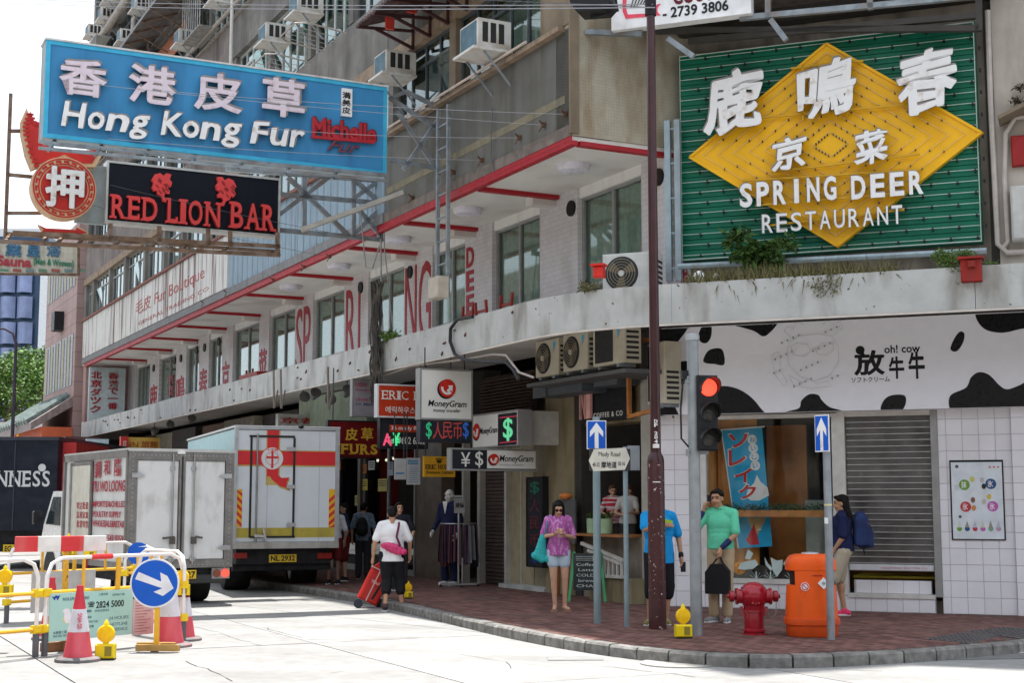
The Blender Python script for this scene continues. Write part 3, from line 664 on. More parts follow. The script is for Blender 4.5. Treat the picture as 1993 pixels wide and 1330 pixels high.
# Mody Road side: piers, shutters, doors, openings
olive = M('stained_plywood', (.24, .2, .12), .6, var=.2, scale=2, dirt=(.1, .075, .04), damt=.7, dscale=(4, 4, .6))
def hx(px, o=0, y=1000): return FA.hit(px, y, o)[0]
b = B(); b.box(hx(1062), hx(1118), .1, 4.45, -.4, .0); bp('plywood_pier', b, olive)
b = B(); b.box(hx(1118), hx(1130), .1, 4.45, -3, -.02); bp('plywood_pier', b, darkin)
b = B(); b.box(hx(1062) + .0, .2, 3.02, 4.45, -.5, -.1); bp('plywood_fascia', b, olive)
b = B(); b.box(hx(1118), hx(1252), .1, 1.16, -.35, -.05); bp('counter_front', b, M('rough_concrete', (.22, .19, .15), .8, var=.2, scale=3, dirt=(.12, .1, .07), bump=.3))
b = B(); b.box(hx(1108), hx(1240), 1.16, 1.2, -.3, .28); bp('counter_top', b, M('wood_counter', (.33, .14, .05), .5, var=.25, dirt=(.15, .06, .02), dscale=(1, 20, 20)))
b = B(); b.box(hx(1252) , .02, .1, 4.45, -.35, .03); bp('pier', b, M('cream_pier', (.42, .4, .35), .7, dirt=(.2, .17, .13)))
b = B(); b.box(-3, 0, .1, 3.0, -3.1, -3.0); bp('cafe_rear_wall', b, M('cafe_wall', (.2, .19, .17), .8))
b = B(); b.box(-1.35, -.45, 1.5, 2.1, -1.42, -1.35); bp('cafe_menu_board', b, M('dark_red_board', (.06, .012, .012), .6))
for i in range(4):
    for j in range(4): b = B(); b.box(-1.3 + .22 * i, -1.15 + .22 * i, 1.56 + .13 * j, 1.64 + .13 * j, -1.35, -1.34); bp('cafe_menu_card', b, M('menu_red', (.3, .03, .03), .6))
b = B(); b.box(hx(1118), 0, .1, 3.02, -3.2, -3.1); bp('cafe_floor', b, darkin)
# beige metal door leaf, shutter, louvre
b = B(); b.box(hx(975), hx(1020), .2, 3.0, -.3, -.2); bp('metal_door', b, M('beige_metal', (.36, .31, .2), .5, dirt=(.2, .17, .1), dscale=(2, 2, .4)))
b = B(); b.box(hx(972), hx(976), .15, 3.3, -.3, -.1); b.box(hx(996), hx(998), .2, 3.0, -.2, -.18); bp('door_frame', b, M('pale_metal', (.45, .43, .38), .5))
b = B(); b.box(hx(1020), hx(1064), .2, 3.0, -.3, -.22); bp('metal_door', b, M('beige_dark_metal', (.25, .22, .15), .5, dirt=(.13, .11, .07)))
b = B(); b.box(hx(975), hx(1064), .12, .2, -.3, .05); bp('door_step', b, canc)
for q in range(44):
    z = .14 + q * .072; b = B(); b.bbox(hx(924), hx(970), z, z + .066, -.3, -.24 + (.008 if q % 2 else 0), .015); bp('shutter_slat', b, M('brown_shutter', (.1, .075, .065), .5, .3, var=.2))
b = B(); b.box(hx(918), hx(923), .13, 3.4, -.25, -.12); b.box(hx(903), hx(906), .13, 3.4, -.1, 0.05); bp('door_frame', b, M('pale_metal', (.45, .43, .38), .5))
lx0, lz1 = FA.hit(930, 735, .1); lx1, lz0 = FA.hit(1028, 795, .1)
for q in range(15):
    z = 3.22 + q * .062; b = B(); b.box(lx0, lx1, z, z + .03, -.1, .06, X.Rotation(R(35), 3, 'X')); bp('louvre_slat', b, M('louvre_brown', (.09, .06, .05), .5, .2))
# dark piers and shop glass further along
for a, c, o in ((800, 850, -.1), (858, 900, -2.2), (695, 700, 0), (640, 650, .0)):
    b = B(); b.box(hx(a), hx(c), .1, 4.45, o - .3, o); bp('shop_pier', b, M('brown_stone', (.11, .08, .055), .35, var=.25, scale=3))
shopg = glass('dark_shop_glass', (.3, .32, .3), .12)
b = B(); b.box(-40.2, -39.4, 0, 4.6, -6, 1.2); bp('end_wall', b, darkin)
for a, c in ((650, 695), (700, 748), (748, 800)):
    fr = B(); x0, x1 = hx(a), hx(c); 
    for q in (x0, x1 - .05): fr.box(q, q + .05, .15, 3.2, -.15, -.08)
    fr.box(x0, x1, 3.15, 3.2, -.15, -.08); fr.box(x0, x1, .12, .25, -.15, -.08); w_ = bp('shop_window', fr, alu)
    g = B(); g.box(x0 + .05, x1 - .05, .25, 3.15, -.12, -.11); obj('pane', g.mesh('pane', shopg), w_)
# things seen through them: pale bulkhead of the next shops
b = B(); b.box(hx(600), hx(735), 3.3, 4.4, -.5, .3); bp('shop_bulkhead', b, M('pale_green_bulkhead', (.42, .5, .4), .6, dirt=(.25, .3, .22)))
b = B(); b.box(hx(735) + .01, hx(905), 3.3, 4.4, -.8, -.4); bp('shop_bulkhead', b, darkin)
random.seed(21)
for k, (px, y0, y1, c) in enumerate(((655, 930, 1060, (.3, .28, .26)), (668, 925, 1040, (.12, .03, .04)), (682, 930, 1050, (.05, .06, .1)), (706, 925, 1010, (.25, .2, .12)), (718, 930, 1000, (.3, .29, .27)), (730, 928, 1020, (.04, .04, .05)), (742, 930, 1010, (.2, .06, .07)), (757, 935, 1030, (.1, .12, .2)), (770, 935, 1020, (.3, .28, .25)), (783, 935, 1040, (.06, .05, .05)))):
    (x, zt), zb = FA.hit(px, y0, -.5), FA.hit(px, y1, -.5)[1]; vs = []
    for j in range(9):
        for z, w in ((zt, .1), (zt - .1, .26), (zb, .32)): vs.append((x - w + 2 * w * j / 8, .5 + .03 * sin(j * 1.9 + k), z))
    b = B(); b.add(vs, [(3 * j + i, 3 * j + i + 3, 3 * j + i + 4, 3 * j + i + 1) for j in range(8) for i in (0, 1)]); bp('displayed_garment', b, M('display_%d' % k, c, .85))
for k, (q, c) in enumerate((((696, 934, 714, 955), (.55, .42, .08)), ((735, 933, 752, 957), (.5, .4, .1)), ((700, 905, 712, 922), (.45, .16, .05)), ((716, 898, 728, 915), (.5, .48, .45)), ((652, 900, 662, 915), (.5, .1, .06)), ((755, 900, 764, 926), (.4, .42, .45)), ((690, 965, 700, 985), (.45, .4, .1)), ((880, 965, 900, 985), (.4, .4, .38)))):
    (x0, z1), (x1, z0) = FA.hit(q[0], q[1], -.05), FA.hit(q[2], q[3], -.05); b = B(); b.box(x0, x1, z0, z1, -.07, -.06); bp('window_notice', b, M('notice_%d' % k, c, .6)); b = B()
    for r_ in range(3): b.box(x0 + .03, x1 - .04, z1 - .06 - r_ * .05, z1 - .04 - r_ * .05, -.06, -.058)
    bp('notice_print', b, M('notice_ink', (.05, .04, .04), .7), kind='stuff')
bul = M('spot_bulb', (1, .95, .85), .3, emit=(1, .9, .75), es=6)
for px, py in ((705, 890), (722, 893), (735, 897), (752, 896), (766, 893), (680, 890)):
    p = FA.hit(px, py, -.3); b = B(); b.ball((p[0], .3, p[1]), .035, 8, 6); bp('spot_lamp', b, bul)
s = 17.5; cols_ = [(.35, .33, .3), (.1, .09, .08), (.28, .2, .14), (.4, .38, .36), (.12, .1, .1)]
i = 0
while s < 38:
    b = B(); b.box(-s - 3.2, -s, .1, 3.3, -.6, -.5); bp('shop_front', b, M('shop_front_%d' % (i % 5), cols_[i % 5], .5, var=.3, scale=2))
    b = B(); b.box(-s - 3.2, -s - .05, 3.3, 4.2, -.4, .1 + .2 * (i % 2)); bp('shop_bulkhead', b, M('bulkhead_%d' % (i % 3), ((.06, .05, .05), (.3, .28, .22), (.2, .12, .09))[i % 3], .6, var=.2)); s += 3.3; i += 1

# ---- the other side of the street and the block behind the viewer (out of the frame; they shade and are mirrored)
for nm, lb, F_, x0, x1, o0, o1, h in (('office_block', 'pale office block across Mody Road facing the corner building', FA, -75, 12, 30, 42, 17), ('rear_block', 'brown block on the far side of the crossing behind the viewer', FW, -40, 60, 24, 36, 15)):
    t = thing(nm, lb, 'building', F_); b = B(); b.box(x0, x1, 0, h, o0, o1); part(t, 'wall', b, M('opposite_render', (.3, .27, .23), .8, var=.2, scale=.5))
    w = B(); fo = o0 - .05
    for i in range(int((x1 - x0) / 3.2)):
        for j in range(int(h / 3.2)): w.box(x0 + 3.2 * i + .5, x0 + 3.2 * i + 2.7, 3.2 * j + 1, 3.2 * j + 2.5, fo - .02, fo + .05)
    part(t, 'windows', w, M('opposite_window', (.05, .07, .08), .15), kind='stuff')

# ================================================================ SIGNS AND FACADE FITTINGS
def rect(F, l, t, r, b_, o=0):
    mx, my = (l + r) / 2, (t + b_) / 2
    return (F.hit(l, my, o)[0], F.hit(r, my, o)[0], F.hit(mx, b_, o)[1], F.hit(mx, t, o)[1])   # x0,x1,z0,z1
def tx(F, s, l, t, r, b_, o, d=.02, **k):
    x0, x1, z0, z1 = rect(F, l, t, r, b_, o); return text(s, x0, x1, z0, z1, o, o + d, **k)
def pl(F, px, py, o=0): x, z = F.hit(px, py, o); return V((x, -o, z))
steel = M('galvanised_frame', (.24, .27, .29), .55, .4, var=.3, dirt=(.16, .09, .05), damt=.7, dscale=(3, 3, 3))
rusty = M('rusty_frame', (.2, .13, .09), .8, .2, var=.35, dirt=(.3, .28, .26), damt=.6, dscale=(3, 3, 3))
whl = M('white_letter', (.78, .77, .76), .45, var=.04, dirt=(.45, .3, .18), damt=.5, dscale=(7, 7, 7), dlo=.58)
lav = M('lavender_letter', (.68, .58, .64), .45, var=.06, dirt=(.4, .25, .25), damt=.5, dscale=(7, 7, 7), dlo=.55)
edgeg = M('letter_side', (.25, .23, .22), .7)
blk_ = M('black_plastic', (.015, .015, .017), .45)
def lett(t, F, s, l, tp, r, b_, o, mat, side=edgeg, d=.08, bold=.03, br=None, **k):
    bb = tx(F, s, l, tp, r, b_, o, d, bold=bold + .008, **k); bf = tx(F, s, l, tp, r, b_, o + d + .001, .012, bold=bold, **k)
    if br: q = rect(F, l, tp, r, b_, o); brush(bb, *q, *br); brush(bf, *q, *br)
    part(t, 'letter_body', bb, side); part(t, 'lettering', bf, mat)
# ---- the blue fur-shop sign
F1 = FP(4.5); x0, x1, z0, z1 = rect(F1, 84, 180, 752, 1, 0); _, _, z0, z1 = rect(F1, 84, 124.5, 752, 304.5)
fx0, fx1 = F1.hit(86, 180)[0], F1.hit(752, 250)[0]; fz1 = (F1.hit(89, 87)[1] + F1.hit(754, 162)[1]) / 2; fz0 = (F1.hit(83, 272)[1] + F1.hit(749, 337)[1]) / 2
bs = thing('shop_sign', 'huge blue hanging sign with lavender Chinese characters and white Hong Kong Fur lettering', 'sign', F1, (fx0 + fx1) / 2, fz0, 0)
skyb = M('blue_sign_face', (.045, .235, .46), .55, var=.08, scale=1.5, dirt=(.035, .14, .3), damt=.8, dscale=(2.5, 2.5, .4), dlo=.45)
b = B(); b.box(fx0, fx1, fz0, fz1, -.42, 0); part(bs, 'box', b, M('sign_box', (.35, .42, .45), .6, dirt=(.2, .18, .15)))
b = B(); b.box(fx0 + .06, fx1 - .06, fz0 + .06, fz1 - .06, 0, .012); part(bs, 'panel', b, skyb)
b = B(); w = .07
b.box(fx0, fx1, fz1 - w, fz1, .0, .03); b.box(fx0, fx1, fz0, fz0 + w, 0, .03); b.box(fx0, fx0 + w, fz0 + w, fz1 - w, 0, .03); b.box(fx1 - w, fx1, fz0 + w, fz1 - w, 0, .03)
part(bs, 'frame', b, M('bright_blue_edge', (.05, .4, .62), .5, var=.1))
b = B(); b.box(fx0 - .02, fx1 + .02, fz1, fz1 + .03, -.44, .05); part(bs, 'rain_cover', b, M('pale_cover', (.6, .58, .56), .5, dirt=(.3, .15, .1)))
for ch, l, t, r, bb in (('香', 115, 116, 208, 187), ('港', 250, 128, 342, 202), ('皮', 378, 143, 471, 217), ('草', 510, 153, 593, 228)): lett(bs, F1, ch, l, t, r, bb, .03, lav, bold=.028, d=.12)
for ch, l, t, r, bb in (('H', 120, 199, 167, 247), ('o', 171, 218, 203, 252), ('n', 206, 222, 250, 256), ('g', 252, 224, 291, 272), ('K', 314, 218, 354, 264), ('o', 356, 236, 387, 268), ('n', 389, 239, 429, 272), ('g', 431, 240, 470, 288), ('F', 488, 237, 524, 281), ('u', 526, 250, 561, 284), ('r', 564, 253, 592, 287)):
    lett(bs, F1, ch, l, t, r, bb, .03, whl, bold=.016, d=.1, shear=.1, br=(.0, .03))
redn = M('red_neon_letter', (.4, .02, .03), .4)
lett(bs, F1, 'Michelle', 607, 235, 732, 272, .03, redn, bold=.03, d=.06, side=M('dark_red_side', (.15, .02, .02), .6))
b = B(); b.bar(pl(F1, 606, 266, .08), pl(F1, 727, 277, .08), .05, .05); part(bs, 'underline', b, redn)
lett(bs, F1, 'Fur', 636, 274, 700, 297, .03, M('dull_red', (.16, .05, .08), .5), bold=.0, d=.05, shear=.5, side=M('dark_red_side', (.15, .02, .02), .6))
xa, xb, za, zb = rect(F1, 664, 173, 684, 227, .05); b = B(); b.box(xa, xb, za, zb, .03, .09); part(bs, 'seal_plate', b, whl)
part(bs, 'seal', tx(F1, '満美皮', 666, 178, 682, 222, .09, .01, bold=.02, vertical=True), blk_)
b = B()
for px in range(110, 750, 92): b.bar(pl(F1, px, 271 + (px - 84) * .1, -.2) + V((0, 0, .04)), pl(F1, px - 16, 285 + (px - 84) * .1, .25) + V((0, 0, -.05)), .045)
b.bar(pl(F1, 75, 288, .25), pl(F1, 752, 352, .25), .05); b.bar(pl(F1, 84, 278, .02), pl(F1, 752, 341, .02), .06); part(bs, 'service_frame', b, steel)
# struts tying the blue sign to the wall
b = B()
for (a, c) in (((758, 190), (850, 250)), ((758, 311), (866, 331)), ((772, 215), (850, 330)), ((858, 225), (785, 330)), ((758, 192), (790, 178)), ((790, 178), (862, 213))): b.bar(pl(F1, *a, -.2), pl(F1, *c, -.2), .07)
part(bs, 'strut', b, steel)
def ladder(nm, lb, F, xl, xr, y0, y1, o, step, mat=steel, w=.06):
    t = thing(nm, lb, 'ladder', F, F.hit(xl, y1, o)[0], F.hit(xl, y1, o)[1], o); a = pl(F, xl, y0, o); c = pl(F, xl, y1, o); d = pl(F, xr, y1, o); zt, zb = a.z, c.z
    for x in (c.x, d.x): b = B(); b.bar((x, -o, zb), (x, -o, zt), w); part(t, 'rail', b, mat)
    z = zb + .2
    while z < zt - .05: b = B(); b.bar((c.x, -o, z), (d.x, -o, z), .03); part(t, 'rung', b, mat); z += step
    return t
ld = ladder('steel_ladder', 'galvanised steel ladder hanging below the blue sign by its inner end', FA, 851, 871, 216, 585, 2.0, .42)
b = B(); x_, z_ = FA.hit(857, 560, 2.1); b.bbox(x_ - .2, x_ + .2, z_ - .2, z_ + .18, 2.03, 2.25); part(ld, 'junction_box', b, M('beige_box', (.45, .4, .33), .6))
ladder('wall_ladder', 'tall pale blue ladder frame at the left edge of the green restaurant sign', FB, 1303, 1322, 235, 548, .5, .55, M('pale_blue_steel', (.3, .37, .4), .5, .3, dirt=(.2, .15, .12)), .09)
# ---- red lion sign, pawnshop sign and the long frame that carries them
F2 = FP(7.6)
rl = thing('bar_sign', 'black hanging sign reading RED LION BAR in raised red letters with two lions', 'sign', F2, F2.hit(376, 440)[0], F2.hit(376, 440)[1])
x0, x1 = F2.hit(210, 380)[0], F2.hit(541, 395)[0]; z1 = F2.hit(376, 334)[1]; z0 = F2.hit(376, 443)[1]
b = B(); b.box(x0, x1, z0, z1, -.3, 0); part(rl, 'panel', b, M('midnight_panel', (.004, .006, .014), .5))
b = B(); w = .04
for q in ((x0 - w, x1 + w, z1, z1 + w), (x0 - w, x1 + w, z0 - w, z0), (x0 - w, x0, z0, z1), (x1, x1 + w, z0, z1)): b.box(*q, -.32, .03)
part(rl, 'frame', b, M('aluminium_edge', (.55, .55, .53), .4, .5))
rlr = M('red_lion_letter', (.75, .07, .07), .4, var=.05)
sides = M('red_letter_side', (.3, .03, .03), .5)
for wd, l, t, r, bb in (('RED', 216, 382, 308, 428), ('LION', 325, 390, 430, 438), ('BAR', 448, 396, 536, 447)):
    a0, a1, c0, c1 = rect(F2, l, t, r, bb, .1)
    part(rl, 'letter_body', serif_text(wd, a0, a1, c0, c1, .01, .1, bold=.025), sides); part(rl, 'lettering', serif_text(wd, a0, a1, c0, c1, .101, .115, bold=.012), rlr)
lion = [(.05, .98), (.3, 1.0), (.42, .9), (.6, .98), (.85, .92), (1.0, .72), (.9, .6), (.98, .45), (.85, .33), (.75, .38), (.7, .25), (.5, .18), (.42, .02), (.25, 0), (.3, .12), (.38, .2), (.3, .3), (.12, .28), (.1, .4), (.22, .48), (.05, .55), (0, .7), (.12, .8)]
for l, t, r, bb, fl in ((295, 336, 335, 392, 1), (420, 345, 460, 402, 0)):
    a0, a1, c0, c1 = rect(F2, l, t, r, bb, .1); b = B(); b.poly([((a0 + (a1 - a0) * (1 - u if fl else u)), c0 + (c1 - c0) * v) for u, v in lion], .01, .1); part(rl, 'lion_emblem', b, rlr)
    b = B()
    for q in range(9):
        u, v = random.uniform(.2, .8), random.uniform(.35, .9); b.bar((a0 + (a1 - a0) * u, -.104, c0 + (c1 - c0) * v), (a0 + (a1 - a0) * (u + .15), -.104, c0 + (c1 - c0) * (v - .1)), .02)
    part(rl, 'lion_detail', b, sides, kind='stuff')
fr = thing('sign_lattice', 'long rusty steel lattice carrying the bar sign and the round pawnshop sign', 'frame', F2, F2.hit(740, 460)[0], F2.hit(740, 460)[1])
def bars(t, nm, F, L_, o, w, mat):
    for a, c in L_: b = B(); b.bar(pl(F, *a, o), pl(F, *c, o), w); part(t, nm, b, mat)
bars(fr, 'steel_member', F2, [((592, 343), (592, 452)), ((688, 345), (688, 462)), ((741, 350), (741, 467)), ((440, 329), (745, 352)), ((543, 378), (745, 396)), ((543, 448), (745, 467)), ((543, 418), (640, 345)), ((560, 345), (680, 460)), ((690, 350), (740, 395)), ((740, 350), (690, 385)), ((690, 455), (740, 405)), ((695, 405), (742, 460))], -.15, .085, steel)
bars(fr, 'steel_member', F2, [((21, 182), (10, 465)), ((17, 255), (60, 255)), ((16, 340), (70, 345)), ((12, 415), (80, 415)), ((10, 455), (545, 490))], -.1, .06, rusty)
bars(fr, 'walkway_bar', F2, [((0, 470), (545, 497)), ((25, 453), (545, 480)), ((540, 453), (540, 497)), ((215, 435), (215, 470)), ((310, 440), (310, 475)), ((405, 445), (405, 480)), ((448, 450), (448, 485))], .35, .07, rusty)
for px in (20, 90, 120, 160, 230, 300, 360, 440, 530): b = B(); b.bar(pl(F2, px, 456 + (px - 10) * .065, -.1), pl(F2, px - 10, 470 + px * .05, .35), .05); part(fr, 'cross_bar', b, rusty)
b = B(); b.bar(pl(F2, 586, 448, .3), pl(FP(4.2), 835, 353, 0) if 0 else V((F2.loc(FA.P(-6.2, FA.hit(835, 350, 1.8)[1], 1.8))[0], -F2.loc(FA.P(-6.2, 0, 1.8))[2], FA.hit(835, 350, 1.8)[1])), .09); part(fr, 'stay_pole', b, M('pale_pole', (.4, .38, .34), .5, .3))
# pawn sign: bat-and-coin outline
pw = thing('pawnshop_sign', 'red and gold bat and coin shaped pawnshop sign with a white character', 'sign', F2, F2.hit(125, 430, .3)[0], F2.hit(125, 430, .3)[1], .3)
cx, cz = F2.hit(125, 366, .3); rr = (F2.hit(188, 366, .3)[0] - F2.hit(61, 366, .3)[0]) / 2
pr = M('pawn_red', (.5, .03, .025), .45, var=.1); gold = M('pawn_gold', (.62, .42, .25), .5, var=.12, dirt=(.4, .2, .15))
b = B(); b.disc(cx, cz, rr, .0, .3, 36); part(pw, 'rim', b, gold)
b = B(); b.disc(cx, cz, rr * .72, .3, .315, 32); part(pw, 'disc', b, pr)
b = B(); b.ring(cx, cz, rr * .76, rr * .8, .3, .312, 36); b.ring(cx, cz, rr * .92, rr * .96, .3, .312, 36)
for k in range(22):
    a = 2 * pi * k / 22; b.ring(cx, cz, rr * .83, rr * .89, .3, .312, 3, a, a + .19); b.ring(cx, cz, rr * .8, rr * .89, .3, .313, 1, a, a + .045)
part(pw, 'key_pattern', b, pr, kind='stuff')
lett(pw, F2, '押', 88, 325, 164, 405, .32, whl, bold=.045, d=.06)
wing = [(62, 330), (50, 300), (42, 260), (41, 235), (52, 210), (60, 232), (78, 238), (80, 270), (105, 292), (185, 297), (195, 288), (200, 300), (185, 325), (165, 325), (125, 305), (95, 318)]
q = [F2.hit(px, py, .1) for px, py in wing]; b = B(); b.poly(q, -.1, .1); part(pw, 'bat_wing', b, gold)
q2 = [(cx + (x - cx) * .9, cz + (z - cz - 1.0) * .88 + 1.0) for x, z in q]; b = B(); b.poly(q2, .1, .115); part(pw, 'bat_wing_inset', b, pr)
b = B()
for a, c in zip(q[:7], q[1:8]):
    for k in range(3):
        p = V(a).lerp(V(c), (k + .5) / 3); p = p + (V((cx, cz + .5)) - p).normalized() * .1; b.box(p.x - .05, p.x + .05, p.y - .02, p.y + .02, .116, .13)
part(pw, 'key_pattern', b, pr, kind='stuff')
aro = [(75, 437), (88, 444), (150, 447), (150, 440), (173, 453), (150, 460), (150, 455), (85, 453), (76, 457), (82, 447)]
b = B(); b.poly([F2.hit(px, py, .3) for px, py in aro], .15, .3); part(pw, 'arrow', b, gold); 
mx_, mz_ = F2.hit(122, 449, .3); b = B(); b.poly([(mx_ + (x - mx_) * .93, mz_ + (z - mz_) * .72) for x, z in [F2.hit(px, py, .3) for px, py in aro]], .3, .31); part(pw, 'arrow_face', b, pr)
x0, x1, z0, z1 = rect(F2, 186, 322, 209, 436, -.1); b = B(); b.box(F2.hit(150, 380)[0], x1, z0, z1, -.25, -.15); part(pw, 'grey_back_panel', b, M('grey_sheet', (.3, .35, .37), .5))
# ---- far sauna sign
F3 = FP(33); x0, x1, z0, z1 = rect(F3, -60, 474, 152, 531)
sg = thing('sauna_sign', 'weathered cream sauna sign with faded blue characters hanging over the far street', 'sign', F3, (x0 + x1) / 2, z0)
b = B(); b.box(x0, x1, z0, z1, -.3, 0); part(sg, 'panel', b, M('cream_sign', (.6, .57, .47), .6, dirt=(.35, .32, .25)))
part(sg, 'lettering', tx(F3, 'Sauna', -6, 499, 61, 519, 0, .05, bold=.03), M('faded_sign_red', (.45, .06, .08), .6)); part(sg, 'lettering', tx(F3, '(Men & Women)', 65, 505, 143, 521, 0, .05, bold=.015), M('faded_sign_green', (.06, .25, .15), .6))
for ch, l, r in (('泰', -30, 0), ('業', 10, 42), ('皇', 52, 78), ('浴', 90, 118)): part(sg, 'lettering', tx(F3, ch, l, 474, r, 500, 0, .08, bold=.03), M('faded_sign_blue', (.08, .2, .33), .6))
for k in range(9): l = -50 + k * 25; b = B(); a = rect(F3, l, 524, l + 16, 529, .01); b.box(*a, 0, .05); part(sg, 'footer_tile', b, M('footer_%d' % (k % 3), ((.4, .12, .1), (.2, .28, .3), (.15, .3, .2))[k % 3], .6))
b = B(); b.bar(pl(F3, -60, 533, .1), pl(F3, 155, 535, .1), .08); b.bar(pl(F3, 150, 480, .1), pl(F3, 172, 480, .1), .08); b.bar(pl(F3, 153, 470, .1), pl(F3, 153, 535, .1), .08); part(sg, 'frame', b, rusty)
# ---- pale sign at the end of the first floor
F4 = FP(38.6); x0, x1, z0, z1 = rect(F4, 173, 716, 243, 832)
e_ = thing('end_sign', 'pale blue upright sign with red Japanese and Chinese characters at the canopy end', 'sign', F4, (x0 + x1) / 2, z0)
b = B(); b.box(x0, x1, z0 - .3, z1, -.2, 0); part(e_, 'panel', b, M('ice_blue', (.45, .52, .53), .5, dirt=(.3, .34, .34), dscale=(1, 1, .5)))
part(e_, 'lettering', tx(F4, '北京ダック', 176, 722, 197, 805, 0, .03, bold=.03, vertical=True), lr); part(e_, 'lettering', tx(F4, '香港で一番', 210, 725, 230, 798, 0, .03, bold=.015, vertical=True), lr)
# ---- SPRING DEER
gs = thing('restaurant_sign', 'giant green slatted sign with a yellow diamond and white SPRING DEER RESTAURANT letters', 'sign', FB, 2.7, 5.43, .3)
gx0, gx1, gz0, gz1 = .45, 4.9, 5.43, 8.72
grn = M('sign_green', (.004, .125, .07), .45, var=.12, scale=3, dirt=(.01, .08, .05), damt=.6, dscale=(3, 3, 1))
neon = M('unlit_neon_tube', (.5, .58, .52), .3)
b = B(); b.box(gx0, gx1, gz0, gz1, .1, .27); part(gs, 'backing', b, M('dark_green_back', (.01, .07, .045), .6))
n = 20; h = (gz1 - gz0) / n
for k in range(n):
    b = B(); b.bbox(gx0, gx1, gz0 + k * h + .003, gz0 + (k + 1) * h - .003, .27, .3, .006); part(gs, 'slat', b, grn)
    b = B(); b.tube([(gx0 + .03, -.335, gz0 + k * h + h * .5), (gx1 - .03, -.335, gz0 + k * h + h * .5)], .0055, 6); part(gs, 'neon_tube', b, neon)
b = B()
for k in range(n):
    for j in range(12): x = gx0 + .3 + j * .37 + (k % 2) * .12; b.box(x, x + .03, gz0 + k * h + h * .5 - .035, gz0 + k * h + h * .5 + .01, .3, .34)
part(gs, 'tube_clips', b, blk_, kind='stuff')
b = B(); b.tube([(gx0 + .02, -.32, gz0 + .02), (gx0 + .02, -.32, gz1 - .02), (gx1 - .02, -.32, gz1 - .02), (gx1 - .02, -.32, gz0 + .02)], .012, 6, True); part(gs, 'border_tube', b, neon)
dia = [FB.hit(1609, 83, .4), FB.hit(1914, 258, .4), FB.hit(1630, 482, .4), FB.hit(1340, 307, .4)]
yel = M('sign_yellow', (.82, .44, .01), .4, var=.08, scale=2, dirt=(.62, .27, .01), damt=.5, dscale=(2, 2, 1))
b = B(); b.poly(dia, .31, .42); part(gs, 'diamond', b, yel)
dc = V((sum(p[0] for p in dia) / 4, sum(p[1] for p in dia) / 4)); b = B(); clip = B()
for k in range(1, 9):
    f = 1 - k * .11; q = [dc + (V(p) - dc) * f for p in dia]; b.tube([(p.x, -.445, p.y) for p in q], .007, 5, True)
    for a, c in zip(q, q[1:] + q[:1]):
        for j in range(1, 6): p = a.lerp(c, j / 6); clip.box(p.x - .008, p.x + .008, p.y - .022, p.y + .008, .42, .45)
part(gs, 'diamond_tubes', b, M('amber_tube', (.7, .5, .25), .3), kind='stuff'); part(gs, 'tube_clips', clip, blk_, kind='stuff')
b = B(); q = [dc + (V(p) - dc) * .985 for p in dia]
for a, c in zip(q, q[1:] + q[:1]): b.bar((a.x, -.425, a.y), (c.x, -.425, c.y), .04)
part(gs, 'diamond_edge', b, yel)
yb = M('yellow_rail', (.6, .33, .02), .5); b = B()
for (a, c) in (((1540, 133), (1680, 118)), ((1380, 238), (1800, 200)), ((1500, 335), (1790, 300)), ((1445, 352), (1790, 330)), ((1470, 400), (1760, 375)), ((1490, 440), (1760, 408)), ((1563, 128), (1563, 235)), ((1650, 120), (1650, 225)), ((1800, 110), (1800, 215))): b.bar(pl(FB, *a, .5), pl(FB, *c, .5), .03)
part(gs, 'letter_rails', b, yb, kind='stuff')
for ch, l, t, r, bb, bo in (('鹿', 1372, 137, 1485, 255, .055), ('鳴', 1554, 113, 1666, 228, .045), ('春', 1744, 96, 1868, 215, .05), ('京', 1503, 267, 1568, 330, .05), ('菜', 1664, 254, 1729, 318, .045)):
    lett(gs, FB, ch, l, t, r, bb, .55, whl, bold=bo, d=.09, shear=.0, br=(.14, .05))
def spaced(s, l, t, r, bb, slope, bold):
    n = len(s); w = (r - l) / n
    for i, ch in enumerate(s):
        c = l + w * (i + .5); dy = slope * (c - (l + r) / 2); ww = w * (.28 if ch == 'I' else .74) / 2
        lett(gs, FB, ch, c - ww, t + dy, c + ww, bb + dy, .52, whl, bold=bold, d=.07)
spaced('SPRING', 1436, 350, 1632, 397, -.085, .03); spaced('DEER', 1652, 337, 1802, 383, -.085, .03); spaced('RESTAURANT', 1480, 409, 1760, 445, -.07, .005)
b = B(); b.tube([pl(FB, 1320, 519, .7), pl(FB, 1920, 488, .7)], .045, 8)
for px in (1345, 1500, 1600, 1750, 1880): a = pl(FB, px, 518 - (px - 1320) * .05, .7); b.bar(a, (a.x, -.1, a.z + .1), .05)
part(gs, 'support_pipe', b, M('pale_blue_steel', (.3, .37, .4), .5, .3), smooth=True)
